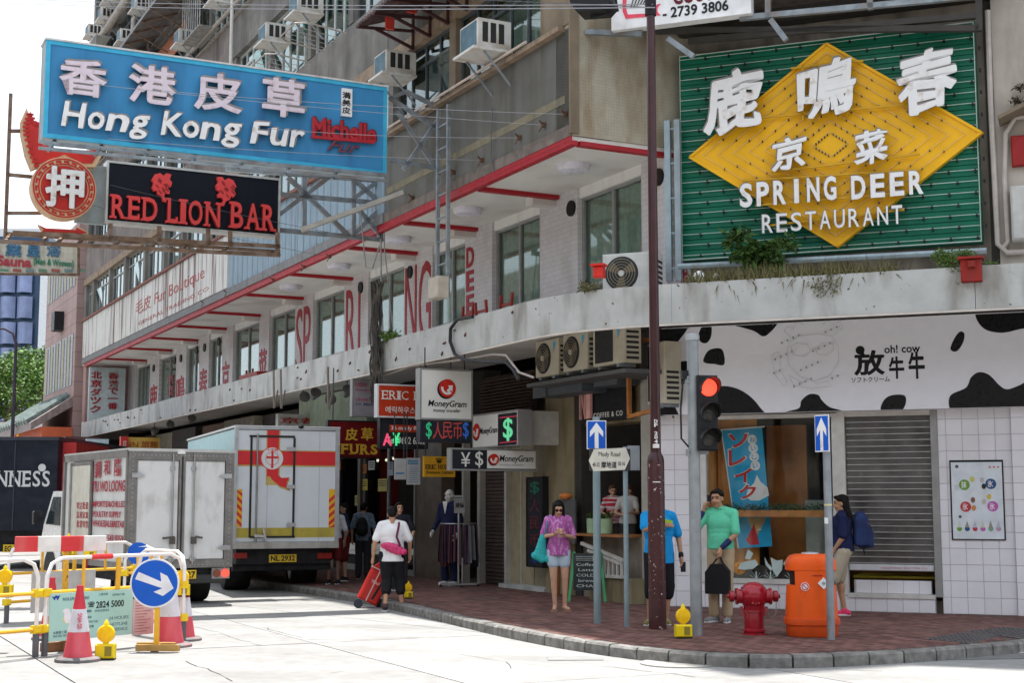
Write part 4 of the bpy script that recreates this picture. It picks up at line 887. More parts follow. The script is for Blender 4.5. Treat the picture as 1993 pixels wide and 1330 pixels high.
# ---- the phone-number sign at the top and its steelwork
ts = thing('phone_sign', 'white sign with black phone number and pink logo under the top edge of the picture', 'sign', FB, .5, 8.9, 1.55)
x0, z0 = FB.hit(1190, 51, 1.5); x1, zz = FB.hit(1462, 33, 1.5); b = B(); b.box(x0, x1, (z0 + zz) / 2, z0 + 1.5, 1.3, 1.5); part(ts, 'panel', b, M('white_sign_face', (.78, .78, .78), .4, dirt=(.5, .48, .45), dscale=(1, 1, 2)))
part(ts, 'lettering', tx(FB, '- 2739 3806', 1290, 7, 1418, 28, 1.5, .01, bold=.02), blk_)
part(ts, 'lettering', tx(FB, 'COUTURE', 1310, -32, 1440, 1, 1.5, .01, bold=.03), M('deep_red_print', (.12, .01, .02), .5))
pk = M('pink_print', (.75, .08, .13), .5); q = [FB.hit(px, py, 1.5) for px, py in ((1212, -40), (1212, 22), (1218, 36), (1262, 32), (1262, 26), (1222, 28), (1219, 18), (1220, -40))]; b = B(); b.poly(q, 1.5, 1.51); part(ts, 'logo_bracket', b, pk)
part(ts, 'phone_mark', tx(FB, '(', 1272, 8, 1286, 30, 1.5, .012, bold=.05), pk)
b = B()
for k in range(5): a = FB.hit(1228 + k * 6, 15 - k * 2, 1.5); c = FB.hit(1236 + k * 7, -12, 1.5); b.bar((a[0], -1.508, a[1]), (c[0], -1.508, c[1]), .012)
part(ts, 'logo_fingers', b, blk_, kind='stuff')
tr = thing('sign_scaffold', 'grey steel beams of a sign platform above the green restaurant sign', 'frame', FB, 3, 8.8, 1.4)
bars(tr, 'steel_member', FB, [((1440, 35), (1900, -8)), ((1140, 62), (1250, 66)), ((1495, -30), (1495, 35)), ((1690, -30), (1695, 18)), ((1300, 75), (1350, 110)), ((1500, 38), (1530, 78))], 1.35, .08, steel)
bars(tr, 'steel_member', FB, [((1340, 80), (1900, 30)), ((1260, 60), (1905, 55)), ((1905, -30), (1905, 60))], .6, .09, M('dark_beam', (.07, .065, .06), .7))
fl = thing('floodlight', 'black floodlight clamped above the cream corner wall', 'floodlight', FB, FB.hit(1155, 20, 2.2)[0], FB.hit(1155, 20, 2.2)[1], 2.2)
q = [FB.hit(px, py, 2.2) for px, py in ((1112, -30), (1118, 12), (1130, 30), (1182, 26), (1196, 10), (1190, -30))]; b = B(); b.poly(q, 2.0, 2.4); part(fl, 'housing', b, blk_)
b = B(); b.tube([pl(FB, 1195, -20, 2.2), pl(FB, 1203, 20, 2.2), pl(FB, 1150, 33, 2.2)], .02, 6); part(fl, 'bracket', b, blk_)
# ---- shop signs at street level
def box_sign(nm, lb, F, quad, o, dep, mat, frame=None, fw=.03):
    x0, x1, z0, z1 = rect(F, *quad, o); t = thing(nm, lb, 'sign', F, (x0 + x1) / 2, z0, o); b = B(); b.box(x0, x1, z0, z1, o - dep, o); part(t, 'panel', b, mat)
    if frame:
        b = B(); 
        for q in ((x0 - fw, x1 + fw, z1, z1 + fw), (x0 - fw, x1 + fw, z0 - fw, z0), (x0 - fw, x0, z0, z1), (x1, x1 + fw, z0, z1)): b.box(*q, o - dep - .01, o + .01)
        part(t, 'frame', b, frame)
    return t
def hanger(t, F, quad, o, zt=4.45):
    x0, x1, z0, z1 = rect(F, *quad, o)
    for x in (x0 + .1 * (x1 - x0), x1 - .1 * (x1 - x0)): b = B(); b.bar((x, -o + .08, z1), (x, -o + .08, zt), .018); part(t, 'hanger', b, M('hanger_dark', (.05, .05, .05), .6))
wface = M('lightbox_white', (.75, .74, .7), .35, var=.02, dirt=(.6, .58, .52), damt=.3, dscale=(2, 2, .5)); nav = M('led_board', (.02, .022, .03), .4)
mgr = M('logo_red', (.6, .03, .02), .3, var=.1); gn = M('led_green', (.03, .35, .16), .5, emit=(.05, .7, .3), es=.12); rdn = M('led_red', (.3, .05, .05), .5, emit=(.8, .1, .08), es=.06); bln = M('led_blue', (.03, .1, .4), .5, emit=(.05, .2, .9), es=.08)
def mglogo(t, F, px, py, r, o):
    x, z = F.hit(px, py, o); rr = F.hit(px + r, py, o)[0] - x
    b = B(); b.disc(x - rr * .12, z - rr * .08, abs(rr), o, o + .006, 28); part(t, 'logo_shade', b, blk_)
    b = B(); b.disc(x + .03 * rr, z + .04 * rr, abs(rr) * .95, o + .006, o + .014, 28); part(t, 'logo_disc', b, mgr)
    b = B(); rr = abs(rr); b.ring(x + rr * .02, z + rr * .08, rr * .48, rr * .72, o + .014, o + .02, 16, pi * .95, pi * 1.72)
    b.poly([(x + rr * (.1), z + rr * .32), (x + rr * .62, z + rr * .36), (x + rr * .55, z - rr * .32), (x + rr * .4, z - rr * .12), (x + rr * .12, z - rr * .42), (x - rr * .1, z - rr * .2), (x + rr * .22, z + rr * .08)], o + .0145, o + .021); part(t, 'logo_arrow', b, whl)
F5 = FP(4.2); 
t = box_sign('money_sign', 'big square white MoneyGram hanging sign over a dark currency board', F5, (820, 722, 917, 815), 0, .18, wface, alu); hanger(t, F5, (820, 722, 917, 815), 0)
mglogo(t, F5, 870, 757, 17, 0); part(t, 'lettering', tx(F5, 'MoneyGram', 833, 780, 908, 796, 0, .006, bold=.012, shear=.2), blk_); part(t, 'lettering', tx(F5, 'money transfer', 843, 796, 896, 805, 0, .006, shear=.2), blk_)
q = rect(F5, 818, 816, 918, 862, 0); b = B(); b.box(q[0], q[1], q[2], q[3] - .04, -.18, .0); part(t, 'led_board', b, nav)
for ch, l, r, m_ in (('$', 829, 840, gn), ('人', 842, 862, rdn), ('民', 862, 880, rdn), ('币', 882, 899, rdn), ('$', 901, 912, bln)): part(t, 'lettering', tx(F5, ch, l, 822, r, 855, 0, .008, bold=.0), m_)
t = box_sign('money_sign', 'long white and black sign with yen and dollar marks above the closed shutter', FP(3.6), (880, 877, 1043, 914), 0, .15, nav, alu)
F6 = FP(3.6); q = rect(F6, 948, 877, 1042, 914, .0); b = B(); b.box(*q[:2], q[2] + .01, q[3] - .01, 0, .01); part(t, 'white_face', b, wface); part(t, 'lettering', tx(F6, '¥', 897, 881, 915, 909, 0, .01), wface); part(t, 'lettering', tx(F6, '$', 925, 879, 940, 911, 0, .01), wface)
mglogo(t, F6, 961, 895, 10, .01); part(t, 'lettering', tx(F6, 'MoneyGram', 972, 887, 1038, 903, .01, .006, bold=.01, shear=.2), blk_); part(t, 'lettering', tx(F6, 'money transfer', 972, 903, 1020, 909, .01, .004), M('grey_print', (.3, .3, .3), .5))
t = box_sign('money_sign', 'white MoneyGram lightbox with a green dollar board on the shop front', FA, (921, 806, 1008, 868), .9, .25, wface, alu)
q = rect(FA, 971, 805, 1006, 867, .9); b = B(); b.box(*q, .9, .92); part(t, 'led_board', b, nav); part(t, 'lettering', tx(FA, '$', 980, 814, 998, 859, .92, .01, bold=.01), M('dollar_green', (.1, .5, .25), .5, emit=(.2, .9, .45), es=.22))
mglogo(t, FA, 928, 841, 7, .9); part(t, 'lettering', tx(FA, 'MoneyGram', 934, 832, 968, 848, .9, .006, bold=.008, shear=.2), blk_)
b = B()
for k in range(9): 
    for py in (812, 861): x, z = FA.hit(974 + k * 3.8, py - (k - 4) * .4, .92); b.box(x - .012, x + .012, z - .008, z + .008, .92, .925)
part(t, 'border_lamps', b, M('led_dot', (.4, .03, .05), .5, emit=(.9, .05, .1), es=.4), kind='stuff')
b = B(); q = rect(FA, 1009, 800, 1018, 866, .7); b.box(q[1], q[1] + .02, q[2], q[3], .0, .9); b.box(q[0], q[1], q[2], q[3], -.1, .6); part(t, 'side_panel', b, M('off_white_side', (.5, .48, .44), .6))
t = box_sign('guesthouse_sign', 'red ERIC HOUSE sign with white frame and Korean lettering behind the money sign', FP(6.2), (737, 752, 830, 811), 0, .15, M('sign_red', (.48, .04, .012), .4), M('white_edge', (.6, .6, .6), .5)); F7 = FP(6.2); hanger(t, F7, (737, 752, 830, 811), 0)
a = rect(F7, 743, 762, 838, 779, 0); part(t, 'lettering', serif_text('ERIC HO', *a, 0, .01, bold=-.005), wface); part(t, 'lettering', tx(F7, '에릭하우스', 750, 792, 808, 805, 0, .01), wface)
t = box_sign('guesthouse_board', 'black board with street number and neon letters below the red guesthouse sign', FP(6.3), (742, 815, 830, 871), 0, .12, nav, blk_); F8 = FP(6.3)
a = rect(F8, 758, 828, 830, 842, 0); b = B(); b.box(*a, 0, .008); part(t, 'red_strip', b, M('sign_red', (.48, .04, .012), .4)); part(t, 'lettering', tx(F8, '36 mody Road', 761, 830, 828, 840, .008, .006, bold=.01), wface); part(t, 'lettering', tx(F8, 'Tel: 9602 6582', 752, 851, 828, 865, 0, .008, bold=.01), wface)
part(t, 'neon_letter', tx(F8, 'A', 745, 844, 762, 868, .01, .02, bold=.02), M('neon_pink', (.5, .05, .12), .4, emit=(1, .1, .2), es=.3)); part(t, 'neon_letter', tx(F8, '¥', 764, 843, 778, 868, .01, .02, bold=.02), M('neon_green', (.05, .5, .2), .4, emit=(.1, 1, .35), es=.3))
t = box_sign('boutique_sign', 'mauve grey boutique sign half hidden by the red guesthouse sign', FP(8.4), (688, 742, 748, 809), 0, .12, M('mauve_face', (.32, .3, .33), .5), alu); F9 = FP(8.4); hanger(t, F9, (688, 742, 748, 809), 0)
for s_, l, tp, r, bb, m_ in (('NEW BOMBAY', 691, 746, 760, 755, 'r'), ('Boutique for Gents', 692, 758, 755, 763, 'r'), ('GRAND MANSION', 692, 776, 755, 782, 'r'), ('5A Mody Road', 692, 785, 755, 792, 'b')): part(t, 'lettering', tx(F9, s_, l, tp, r, bb, 0, .008, bold=.01), M('mauve_red', (.4, .1, .16), .5) if m_ == 'r' else M('mauve_blue', (.1, .12, .25), .5))
t = box_sign('fur_shop_sign', 'dark red sign with yellow characters and the word FURS beside the big truck', FP(8.6), (640, 822, 739, 890), 0, .12, M('oxblood', (.16, .008, .01), .35), blk_); F10 = FP(8.6); hanger(t, F10, (640, 822, 739, 890), 0, 4.45)
yl = M('sign_yellow_letter', (.72, .45, .05), .45)
part(t, 'lettering', tx(F10, '皮', 672, 834, 696, 858, 0, .02, bold=.02), yl); part(t, 'lettering', tx(F10, '草', 703, 833, 726, 858, 0, .02, bold=.02), yl); part(t, 'lettering', serif_text('FURS', *rect(F10, 663, 865, 735, 885, 0), 0, .02, bold=.03), yl)
t = box_sign('guesthouse_sign', 'small orange ERIC HOUSE sign hanging below the guesthouse board', FP(5.6), (825, 889, 886, 929), 0, .06, M('amber_face', (.62, .32, .02), .4)); F11 = FP(5.6); hanger(t, F11, (825, 889, 886, 929), 0)
part(t, 'lettering', serif_text('ERIC HOUSE', *rect(F11, 828, 905, 883, 914, 0), 0, .006, bold=.01), blk_); part(t, 'lettering', tx(F11, 'Romantic Fashion', 830, 917, 881, 923, 0, .005), blk_); part(t, 'emblem', tx(F11, '♛', 847, 892, 862, 902, 0, .005), blk_)
for lb, q, lines in (('plain grey notice hanging in the shop window', (768, 893, 791, 934), ()), ('pale notice with blue heading hanging in the shop window', (792, 892, 818, 944), (896, 901))):
    t = box_sign('hanging_notice', lb, FP(5.9), q, 0, .02, M('notice_grey', (.4, .4, .4), .6)); F_ = FP(5.9); hanger(t, F_, q, 0, 3.4)
    b = B()
    for y in (lines or (920,)): b.box(*rect(F_, q[0] + 2, y, q[2] - 4, y + 4, 0), 0, .004)
    for y in range(910, q[3] - 4, 4): 
        if lines: b.box(*rect(F_, q[0] + 4, y, q[2] - 5, y + 1, 0), 0, .004)
    part(t, 'print', b, M('blue_print', (.1, .22, .35), .6), kind='stuff')
# vertical LED board beside the metal door
t = box_sign('led_column_sign', 'tall black LED board with dollar signs and characters beside the metal door', FA, (1026, 932, 1055, 1102), .12, .15, nav, blk_)
for i, (ch, m_) in enumerate((('$', M('dim_green', (.02, .16, .09), .5)), ('人', M('dim_red', (.14, .03, .035), .5)), ('民', M('dim_red')), ('币', M('dim_red')), ('$', M('dim_blue', (.015, .05, .17), .5)))): part(t, 'lettering', tx(FA, ch, 1032, 938 + i * 34, 1050, 963 + i * 34, .12, .008), m_)
# coffee shop board
t = box_sign('cafe_sign', 'black N1 COFFEE board with tall pink letters over the cafe window', FA, (1130, 742, 1222, 820), .1, .1, M('matt_black', (.012, .013, .015), .5))
ncol = M('pink_neon_letter', (.75, .4, .36), .4); part(t, 'lettering', tx(FA, 'N', 1132, 745, 1143, 817, .12, .05, bold=-.02), ncol); part(t, 'lettering', tx(FA, '1', 1145, 743, 1153, 815, .12, .05, bold=-.02), ncol); part(t, 'lettering', tx(FA, 'COFFEE & CO', 1156, 802, 1212, 812, .1, .01, spacing=1.3), wface)
t = thing('timber_frame', 'orange timber frame round an air conditioner beside the cafe board', 'frame', FA, FA.hit(1225, 815, .3)[0], FA.hit(1225, 815, .3)[1], .3)
bars(t, 'timber', FA, [((1223, 668), (1225, 812)), ((1221, 670), (1268, 660)), ((1223, 812), (1268, 800))], .4, .06, M('orange_timber', (.42, .17, .05), .6, var=.2))
# small far signs under the canopy and on the fascia
for lb, q, col, s_, tc_, sdist in (('pale blue optical shop sign beyond the small truck', (168, 855, 211, 905), (.5, .62, .68), 'Europe Optical', (.1, .12, .16), 33), ('red and yellow guesthouse sign above the small truck', (236, 852, 311, 878), (.6, .38, .08), 'INN 旅館', (.4, .1, .03), 27), ('small red round-framed sign above the small truck', (235, 850, 250, 880), (.6, .05, .04), '店', (.8, .7, .6), 26.9), ('white sign box with red label above the big truck', (541, 807, 628, 832), (.6, .6, .58), '京都', (.5, .05, .04), 16)):
    F_ = FP(sdist); t = box_sign('small_shop_sign', lb, F_, q, 0, .2, M('sgn_' + s_, col, .5)); l, tp, r, bb = q; part(t, 'lettering', tx(F_, s_, l + 4, tp + (bb - tp) * .25, r - 4, bb - (bb - tp) * .25, 0, .02, bold=.01), M('sgnt_' + s_, tc_, .5))
# fascia clutter: bundle of dead cables and creeper by the SPRING window
F_ = FA; b = B(); random.seed(11)
for k in range(26):
    x, z = FA.hit(738 + random.uniform(-8, 8), 690, 2.05); pts = [(x + random.uniform(-.1, .1), -2.05 - random.random() * .12, z + 1.4 - j * .33 + random.uniform(-.05, .05)) for j in range(8)]; b.tube(pts, random.uniform(.008, .022), 5)
solo('cable_bundle', 'tangle of dead black cables hanging over the canopy edge left of the money sign', 'cables', FA, b, M('cable_black', (.05, .045, .04), .7, var=.5, dirt=(.25, .2, .14), dscale=(4, 4, 4)), True)
b = B(); b.tube([pl(FA, *p, 2.06) for p in ((920, 617), (890, 622), (877, 640), (876, 665), (885, 690), (900, 700), (950, 705), (985, 705), (1000, 720), (1010, 740))], .03, 8); solo('cable', 'thick black cable looping over the canopy edge and away beneath it', 'cable', FA, b, M('cable_jacket', (.02, .02, .022), .5), True)
b = B(); b.tube([pl(FA, *p, 1.9) for p in ((725, 740), (800, 713), (900, 700), (960, 690), (985, 692), (1010, 725), (1038, 735))], .02, 6); solo('cable', 'pale conduit following the underside of the canopy edge', 'conduit', FA, b, M('pale_conduit', (.45, .4, .36), .6), True)
# spotlights and stubs hung under the canopy
for i, (px, py) in enumerate(((300, 842), (330, 828), (372, 818), (590, 775), (612, 770), (640, 780), (675, 765))):
    x, z = FA.hit(px, py, 1.7); lab = ('leftmost', 'second from left', 'third from left', 'fourth from left', 'third from right', 'second from right', 'rightmost')[i]
    t = thing('spotlight', lab + ' of the small spotlights hanging under the far canopy edge', 'spotlight', FA, x, z, 1.7, 'spotlights under the canopy edge'); b = B(); b.lathe([(.05, -.12), (.12, .1), (.13, .12), (.03, .13)], 12, axis=X.Translation((x, -1.7, z)) @ X.Rotation(R(60 + 20 * (i % 2)), 4, 'Y')); part(t, 'lamp_head', b, M('spot_head', (.2, .2, .19), .4, .4), True)
    b = B(); b.bar((x, -1.7, z + .1), (x, -1.7, 4.27), .03); part(t, 'arm', b, steel)
for i, px in enumerate((534, 548, 640)):
    x, z = FA.hit(px, 770, 2.1); b = B(); b.bar((x, -2.1, z - .3), (x - .03, -2.12, z + .6), .04); b.bar((x + .02, -2.1, z - .3), (x + .25, -2.1, z + .1), .03); solo('sign_bracket', ('leftmost', 'middle', 'rightmost')[i] + ' of the pale empty brackets rising from the canopy edge', 'bracket', FA, b, M('bracket_pale', (.2, .17, .14), .7))

# ================================================================ AIR CONDITIONERS, AWNINGS, PIPES, PLANTS, WIRES
acw = M('ac_casing', (.62, .6, .56), .5, var=.06, dirt=(.35, .27, .18), damt=.7, dscale=(4, 4, 4)); coil = M('ac_coil', (.09, .16, .2), .6, var=.2); slot = M('ac_slot', (.03, .03, .03), .6)
def window_ac(x, z, o, lb, w=.62, h=.45, dp=.62, brace=True):
    t = thing('window_air_conditioner', lb, 'air conditioner', FA, x, z, o, 'window air conditioners on the street front')
    b = B(); b.bbox(x - w / 2, x + w / 2, z, z + h, o, o + dp, .015); part(t, 'casing', b, acw)
    b = B(); b.box(x - w / 2 + .04, x + w / 2 - .04, z + .04, z + h - .04, o + dp, o + dp + .006); part(t, 'coil_grille', b, coil)
    for k in range(3): b = B(); b.box(x + w / 2, x + w / 2 + .006, z + .1, z + h - .06, o + .13 + k * .15, o + .23 + k * .15); part(t, 'side_slot', b, slot)
    b = B(); b.box(x - w / 2 - .06, x + w / 2 + .06, z - .05, z - .005, o, o + dp + .1); part(t, 'tray', b, acw)
    if brace:
        for q in (-w / 2, w / 2 - .02): b = B(); b.bar((x + q, -o - dp * .8, z + .05 - .1), (x + q + .03, -o, z - .6), .03); part(t, 'brace', b, steel)
    return t
for k, (px, py, lb) in enumerate(((937, 105, 'big white window air conditioner on a diagonal strut, nearest the cream corner'), (762, 150, 'window air conditioner just right of the top corner of the blue sign'), (528, 86, 'window air conditioner above the last character of the blue sign'), (590, 30, 'window air conditioner beside the greenish glazed windows at the top'), (358, 90, 'window air conditioner in shade above the blue sign, beside a dark pier'), (243, 84, 'small window air conditioner behind the vertical pipe above the blue sign'), (272, 22, 'window air conditioner near the top edge by the diagonal pipe'), (205, 40, 'window air conditioner on the far top corner of the block'), (180, 72, 'window air conditioner lowest at the far end of the block'), (215, 5, 'window air conditioner cut by the top edge over the far end'), (425, 8, 'window air conditioner under the top edge left of the pale mullions'))):
    x, z = FA.hit(px, py, 2.1); window_ac(x, z, 1.72, lb, .7 if k == 0 else .62, .5 if k == 0 else .45)
def condenser(F, x, z, o, lb, w=.8, h=.58, dp=.3, fan=True, logo=True, col=None):
    t = thing('outdoor_condenser', lb, 'air conditioner', F, x, z, o); m = col or M('condenser_beige', (.5, .46, .36), .55, var=.08, dirt=(.3, .24, .16), damt=.6, dscale=(3, 3, 3))
    b = B(); b.bbox(x - w / 2, x + w / 2, z, z + h, o - dp, o, .015); part(t, 'casing', b, m)
    fx = x - w * .14; r = h * .42
    if fan:
        b = B(); b.disc(fx, z + h / 2, r, o, o + .006, 28); part(t, 'fan_opening', b, slot)
        for k in range(3):
            a = k * 2.09; b = B(); b.poly([(fx + .04 * cos(a), z + h / 2 + .04 * sin(a)), (fx + r * .85 * cos(a + .1), z + h / 2 + r * .85 * sin(a + .1)), (fx + r * .9 * cos(a + .8), z + h / 2 + r * .9 * sin(a + .8)), (fx + .05 * cos(a + 1.3), z + h / 2 + .05 * sin(a + 1.3))], o + .007, o + .012); part(t, 'fan_blade', b, M('fan_blade', (.14, .11, .07), .6))
        b = B(); b.disc(fx, z + h / 2, .05, o + .012, o + .03, 14); part(t, 'hub', b, m)
        b = B()
        for k in range(1, 6): b.ring(fx, z + h / 2, r * k / 6, r * k / 6 + .006, o + .032, o + .036, 24)
        part(t, 'fan_guard', b, M('guard_wire', (.3, .27, .2), .5), kind='stuff')
    else:
        b = B(); b.box(x - w * .42, x + w * .15, z + .05, z + h - .05, o, o + .006); part(t, 'grille', b, slot)
    if logo:
        b = B(); lx, lz = x + w * .33, z + h * .78; b.poly([(lx - .04, lz - .07), (lx + .05, lz + .07), (lx - .04, lz + .07)], o, o + .004); part(t, 'maker_mark', b, M('cyan_mark', (.05, .4, .6), .5))
        b = B(); b.poly([(lx - .03, lz - .1), (lx + .055, lz + .04), (lx + .02, lz - .03)], o, o + .004); part(t, 'maker_mark', b, M('navy_mark', (.03, .08, .3), .5))
    b = B(); 
    for k in range(6): b.box(x + w / 2, x + w / 2 + .004, z + .06 + k * .08, z + .1 + k * .08, o - dp + .04, o - .04)
    part(t, 'side_louvres', b, slot, kind='stuff')
    for q in (-.3, .3): b = B(); b.box(x + q * w - .04, x + q * w + .04, z - .05, z, o - dp, o); part(t, 'foot', b, steel)
    return t
for px, py, fan, lb in ((1064, 733, True, 'leftmost of the three beige outdoor condensers on the shelf under the canopy'), (1119, 722, True, 'middle one of the three beige outdoor condensers on the shelf under the canopy'), (1184, 711, False, 'rightmost of the three beige condensers on the shelf, with a square grille')):
    x, z = FA.hit(px, py, .9); condenser(FA, x, z, .9, lb, fan=fan, w=.8 if fan else .95, h=.62)
q0 = FA.hit(1035, 742, .9); q1 = FA.hit(1228, 714, .9)
b = B(); b.box(q0[0], q1[0], (q0[1] + q1[1]) / 2 - .1, (q0[1] + q1[1]) / 2 - .04, .05, 1.0); t = solo('condenser_shelf', 'grey steel shelf under the three beige condensers', 'shelf', FA, b, M('dark_steel', (.1, .1, .1), .6))
q0 = FA.hit(1040, 765, .6); q1 = FA.hit(1130, 750, .6)
z0_ = FA.hit(1085, 768, .6)[1]; z1_ = FA.hit(1085, 745, .6)[1]; b = B(); b.box(q0[0], q1[0], z0_, z1_, .1, .58); b.box(q0[0] - .02, q0[0] + .45, z0_ - .02, z1_ + .02, .58, .62); solo('air_duct', 'dark square air duct under the condenser shelf', 'duct', FA, b, M('duct_grey', (.09, .1, .11), .5))
b = B(); q = rect(FA, 1176, 724, 1222, 752, .3); b.box(q[0], q[1], q[2], q[3], .1, .5); solo('air_duct', 'small grey duct outlet above the cafe board', 'duct', FA, b, M('duct_grey', (.09, .1, .11), .5))
x, z = FA.hit(1252, 790, .5); t = condenser(FA, x + .12, z + .02, .35, 'tall outdoor condenser framed by orange timber beside the lamp pole', w=.5, h=.95, fan=False, logo=False)
xb, zb = FB.hit(1225, 556, 1.2); condenser(FB, xb, 4.84, 1.2, 'pale outdoor condenser standing on the canopy behind the lamp pole', w=.85, h=.62, dp=.35, logo=False, col=M('condenser_grey', (.5, .5, .48), .5, dirt=(.3, .28, .25)))
x, z = FA.hit(1073, 582, .6); condenser(FA, x, 4.62, .6, 'small low condenser on the canopy by the red chairs', w=.6, h=.42, logo=False)
# red wooden chairs stacked on the canopy
rw = M('red_wood', (.25, .03, .02), .5, var=.2)
for k, (px, lb) in enumerate(((925, 'leftmost of the red wooden chairs lying on the canopy'), (960, 'middle one of the red wooden chairs lying on the canopy'), (1000, 'rightmost of the red wooden chairs lying on the canopy'))):
    x, z = FA.hit(px, 600, .8); z = 4.6; t = thing('wooden_chair', lb, 'chair', FA, x, z, .8, 'red chairs on the canopy'); a = .12 * (-1) ** k
    for dx in (-.22, .22):
        for do in (-.2, .2): b = B(); b.bar((x + dx, -.8 - do, z), (x + dx + a, -.8 - do, z + .62 + .15 * (do > 0)), .045); part(t, 'leg', b, rw)
    b = B(); b.box(x - .24, x + .24, z + .22, z + .27, .58, 1.02); part(t, 'seat', b, rw)
    for zz in (.42, .56): b = B(); b.box(x - .22 + a * .8, x + .22 + a * .8, z + zz, z + zz + .05, .98, 1.0); part(t, 'slat', b, rw)
x, z = FA.hit(513, 735, .9); b = B(); b.box(x - .9, x + .7, 4.6, 5.15, .7, 1.3); b.box(x - 2, x - 1.1, 4.6, 5.0, .8, 1.2); b.box(x - 1.9, x - 1.85, 5, 5.4, .8, .85); b.box(x - 1.3, x - 1.25, 5, 5.4, .8, .85); solo('stacked_tables', 'dark red table tops stacked on the canopy below the far windows', 'table', FA, b, rw)
b = B(); p = FB.loc(atY(1165, 562, 19.6)); b.bbox(p[0] - .07, p[0] + .07, 4.83, 4.99, p[2] - .1, p[2] + .05, .02); b.box(p[0] - .1, p[0] + .1, 4.99, 5.02, p[2] - .1, p[2] + .08); solo('red_lamp_box', 'small red lamp box standing on the canopy at the bend', 'lamp', FB, b, M('red_lamp', (.6, .03, .02), .4))
t = thing('alarm_box', 'rusty dark red box hooked over the canopy edge under the green sign', 'box', FB, FB.hit(1890, 550, 2.1)[0], FB.hit(1890, 550, 2.1)[1], 2.1); q = rect(FB, 1870, 505, 1911, 549, 2.1)
b = B(); b.bbox(*q, 2.02, 2.15, .01); part(t, 'box', b, M('rust_red', (.28, .02, .015), .6, var=.2, dirt=(.15, .04, .03))); b = B(); b.box(q[0] - .03, q[1] + .03, q[3], q[3] + .03, 1.95, 2.2); part(t, 'lid', b, M('rust_red', (.28, .02, .015), .6)); b = B(); b.bbox((q[0] + q[1]) / 2 - .04, (q[0] + q[1]) / 2 + .06, q[3] - .12, q[3] - .03, 2.15, 2.2, .01); part(t, 'knob', b, M('rust_red', (.28, .02, .015), .6))
# the rusty corrugated awning and the red sign behind it
aw = thing('corrugated_awning', 'dark rusty corrugated awning on brackets above the second floor windows', 'awning', FA, -5, 10.7, 1.8)
b = B(); a0, a1 = FA.hit(697, 104, 2.9)[0], FA.hit(850, 10, 2.9)[0] + .6; n = int((a1 - a0) / .07); vs = []
for k in range(n + 1): x = a0 + (a1 - a0) * k / n; h_ = .03 * (k % 2); vs += [(x, -2.95, 10.72 + h_), (x, -1.8, 11.15 + h_), (x, -2.95, 10.66 + h_), (x, -1.8, 11.09 + h_)]
fs = []
for k in range(n): i = 4 * k; fs += [(i, i + 4, i + 5, i + 1), (i + 2, i + 3, i + 7, i + 6), (i, i + 2, i + 6, i + 4)]
b.add(vs, fs); part(aw, 'roof_sheet', b, M('rusty_sheet', (.07, .045, .045), .8, var=.4, dirt=(.2, .12, .09), damt=.5, dscale=(3, 3, 3)))
for k in range(6):
    x = a0 + .1 + (a1 - a0 - .2) * k / 5; b = B(); b.bar((x, -1.8, 10.75), (x, -2.95, 10.66), .05); b.bar((x, -1.8, 10.4), (x, -2.6, 10.68), .05); b.bar((x, -1.82, 10.4), (x, -1.82, 11.1), .05); part(aw, 'bracket', b, M('rust_dark', (.06, .025, .025), .8))
rs = thing('red_wall_sign', 'plain red sign panels seen behind the rusty awning at the top', 'sign', FA, -7, 11, 1.9)
F_ = FP(5.4)
for q in ((752, -30, 768, 56), (775, -30, 812, 22)): b = B(); x0, x1, z0, z1 = rect(F_, *q, 0); pl_ = B(); pl_.box(x0, x1, z0, z1, -.06, 0); o = wpart(rs, F_, 'panel', pl_, M('plain_red', (.6, .06, .04), .4))
# wire drying racks
for k, (c, lb) in enumerate((((615, 60), 'upper one of two wire drying racks sticking out of the wall'), ((552, 118), 'lower one of two wire drying racks, just above the blue sign'))):
    x, z = FA.hit(c[0] + 50, c[1] + 12, 1.8); t = thing('drying_rack', lb, 'rack', FA, x, z, 1.8, 'drying racks'); b = B(); b.tube([(x - 1.1, -1.8, z), (x - 1.1, -2.7, z + .1), (x - .9, -2.9, z + .12), (x + .1, -2.9, z + .12), (x + .3, -2.7, z + .1), (x + .3, -1.8, z)], .02, 5); part(t, 'rim', b, M('rack_wire', (.42, .38, .34), .5, .3))
    for j in range(4): b = B(); b.tube([(x - .9 + .27 * j, -1.8, z), (x - .9 + .27 * j, -2.88, z + .12)], .008, 4); part(t, 'wire', b, M('rack_wire', (.42, .38, .34), .5, .3))
# service pipes
ppm = M('soil_pipe', (.34, .3, .26), .6, var=.2)
def pipe(lb, pts, r, m=ppm): b = B(); b.tube(pts, r, 10); solo('pipe', lb, 'pipe', FA, b, m, True)
pipe('thick pale pipe running along the wall at the very top left', [(-41, -2.0, 19.95), (-20, -2.0, 19.97)], .15)
pipe('thin pale pipe running along the wall above the blue sign', [(-41, -1.95, 15.4), (-11, -1.95, 15.1)], .06)
for px, y0, y1, lb in ((258, 40, 110, 'grey vertical pipe above the blue sign near its left half'), (450, -10, 100, 'white bent vent pipe above the blue sign'), (290, -10, 40, 'thin vertical pipe at the top left of the block')):
    x, z0 = FA.hit(px, y1, 2.0); _, z1 = FA.hit(px, y0, 2.0); pipe(lb, [(x, -2.0, z0 - 1), (x, -2.0, z1), (x, -1.75, z1 + .25)] , .09 if px == 258 else .05, M('white_pipe', (.55, .52, .48), .5) if px == 450 else ppm)
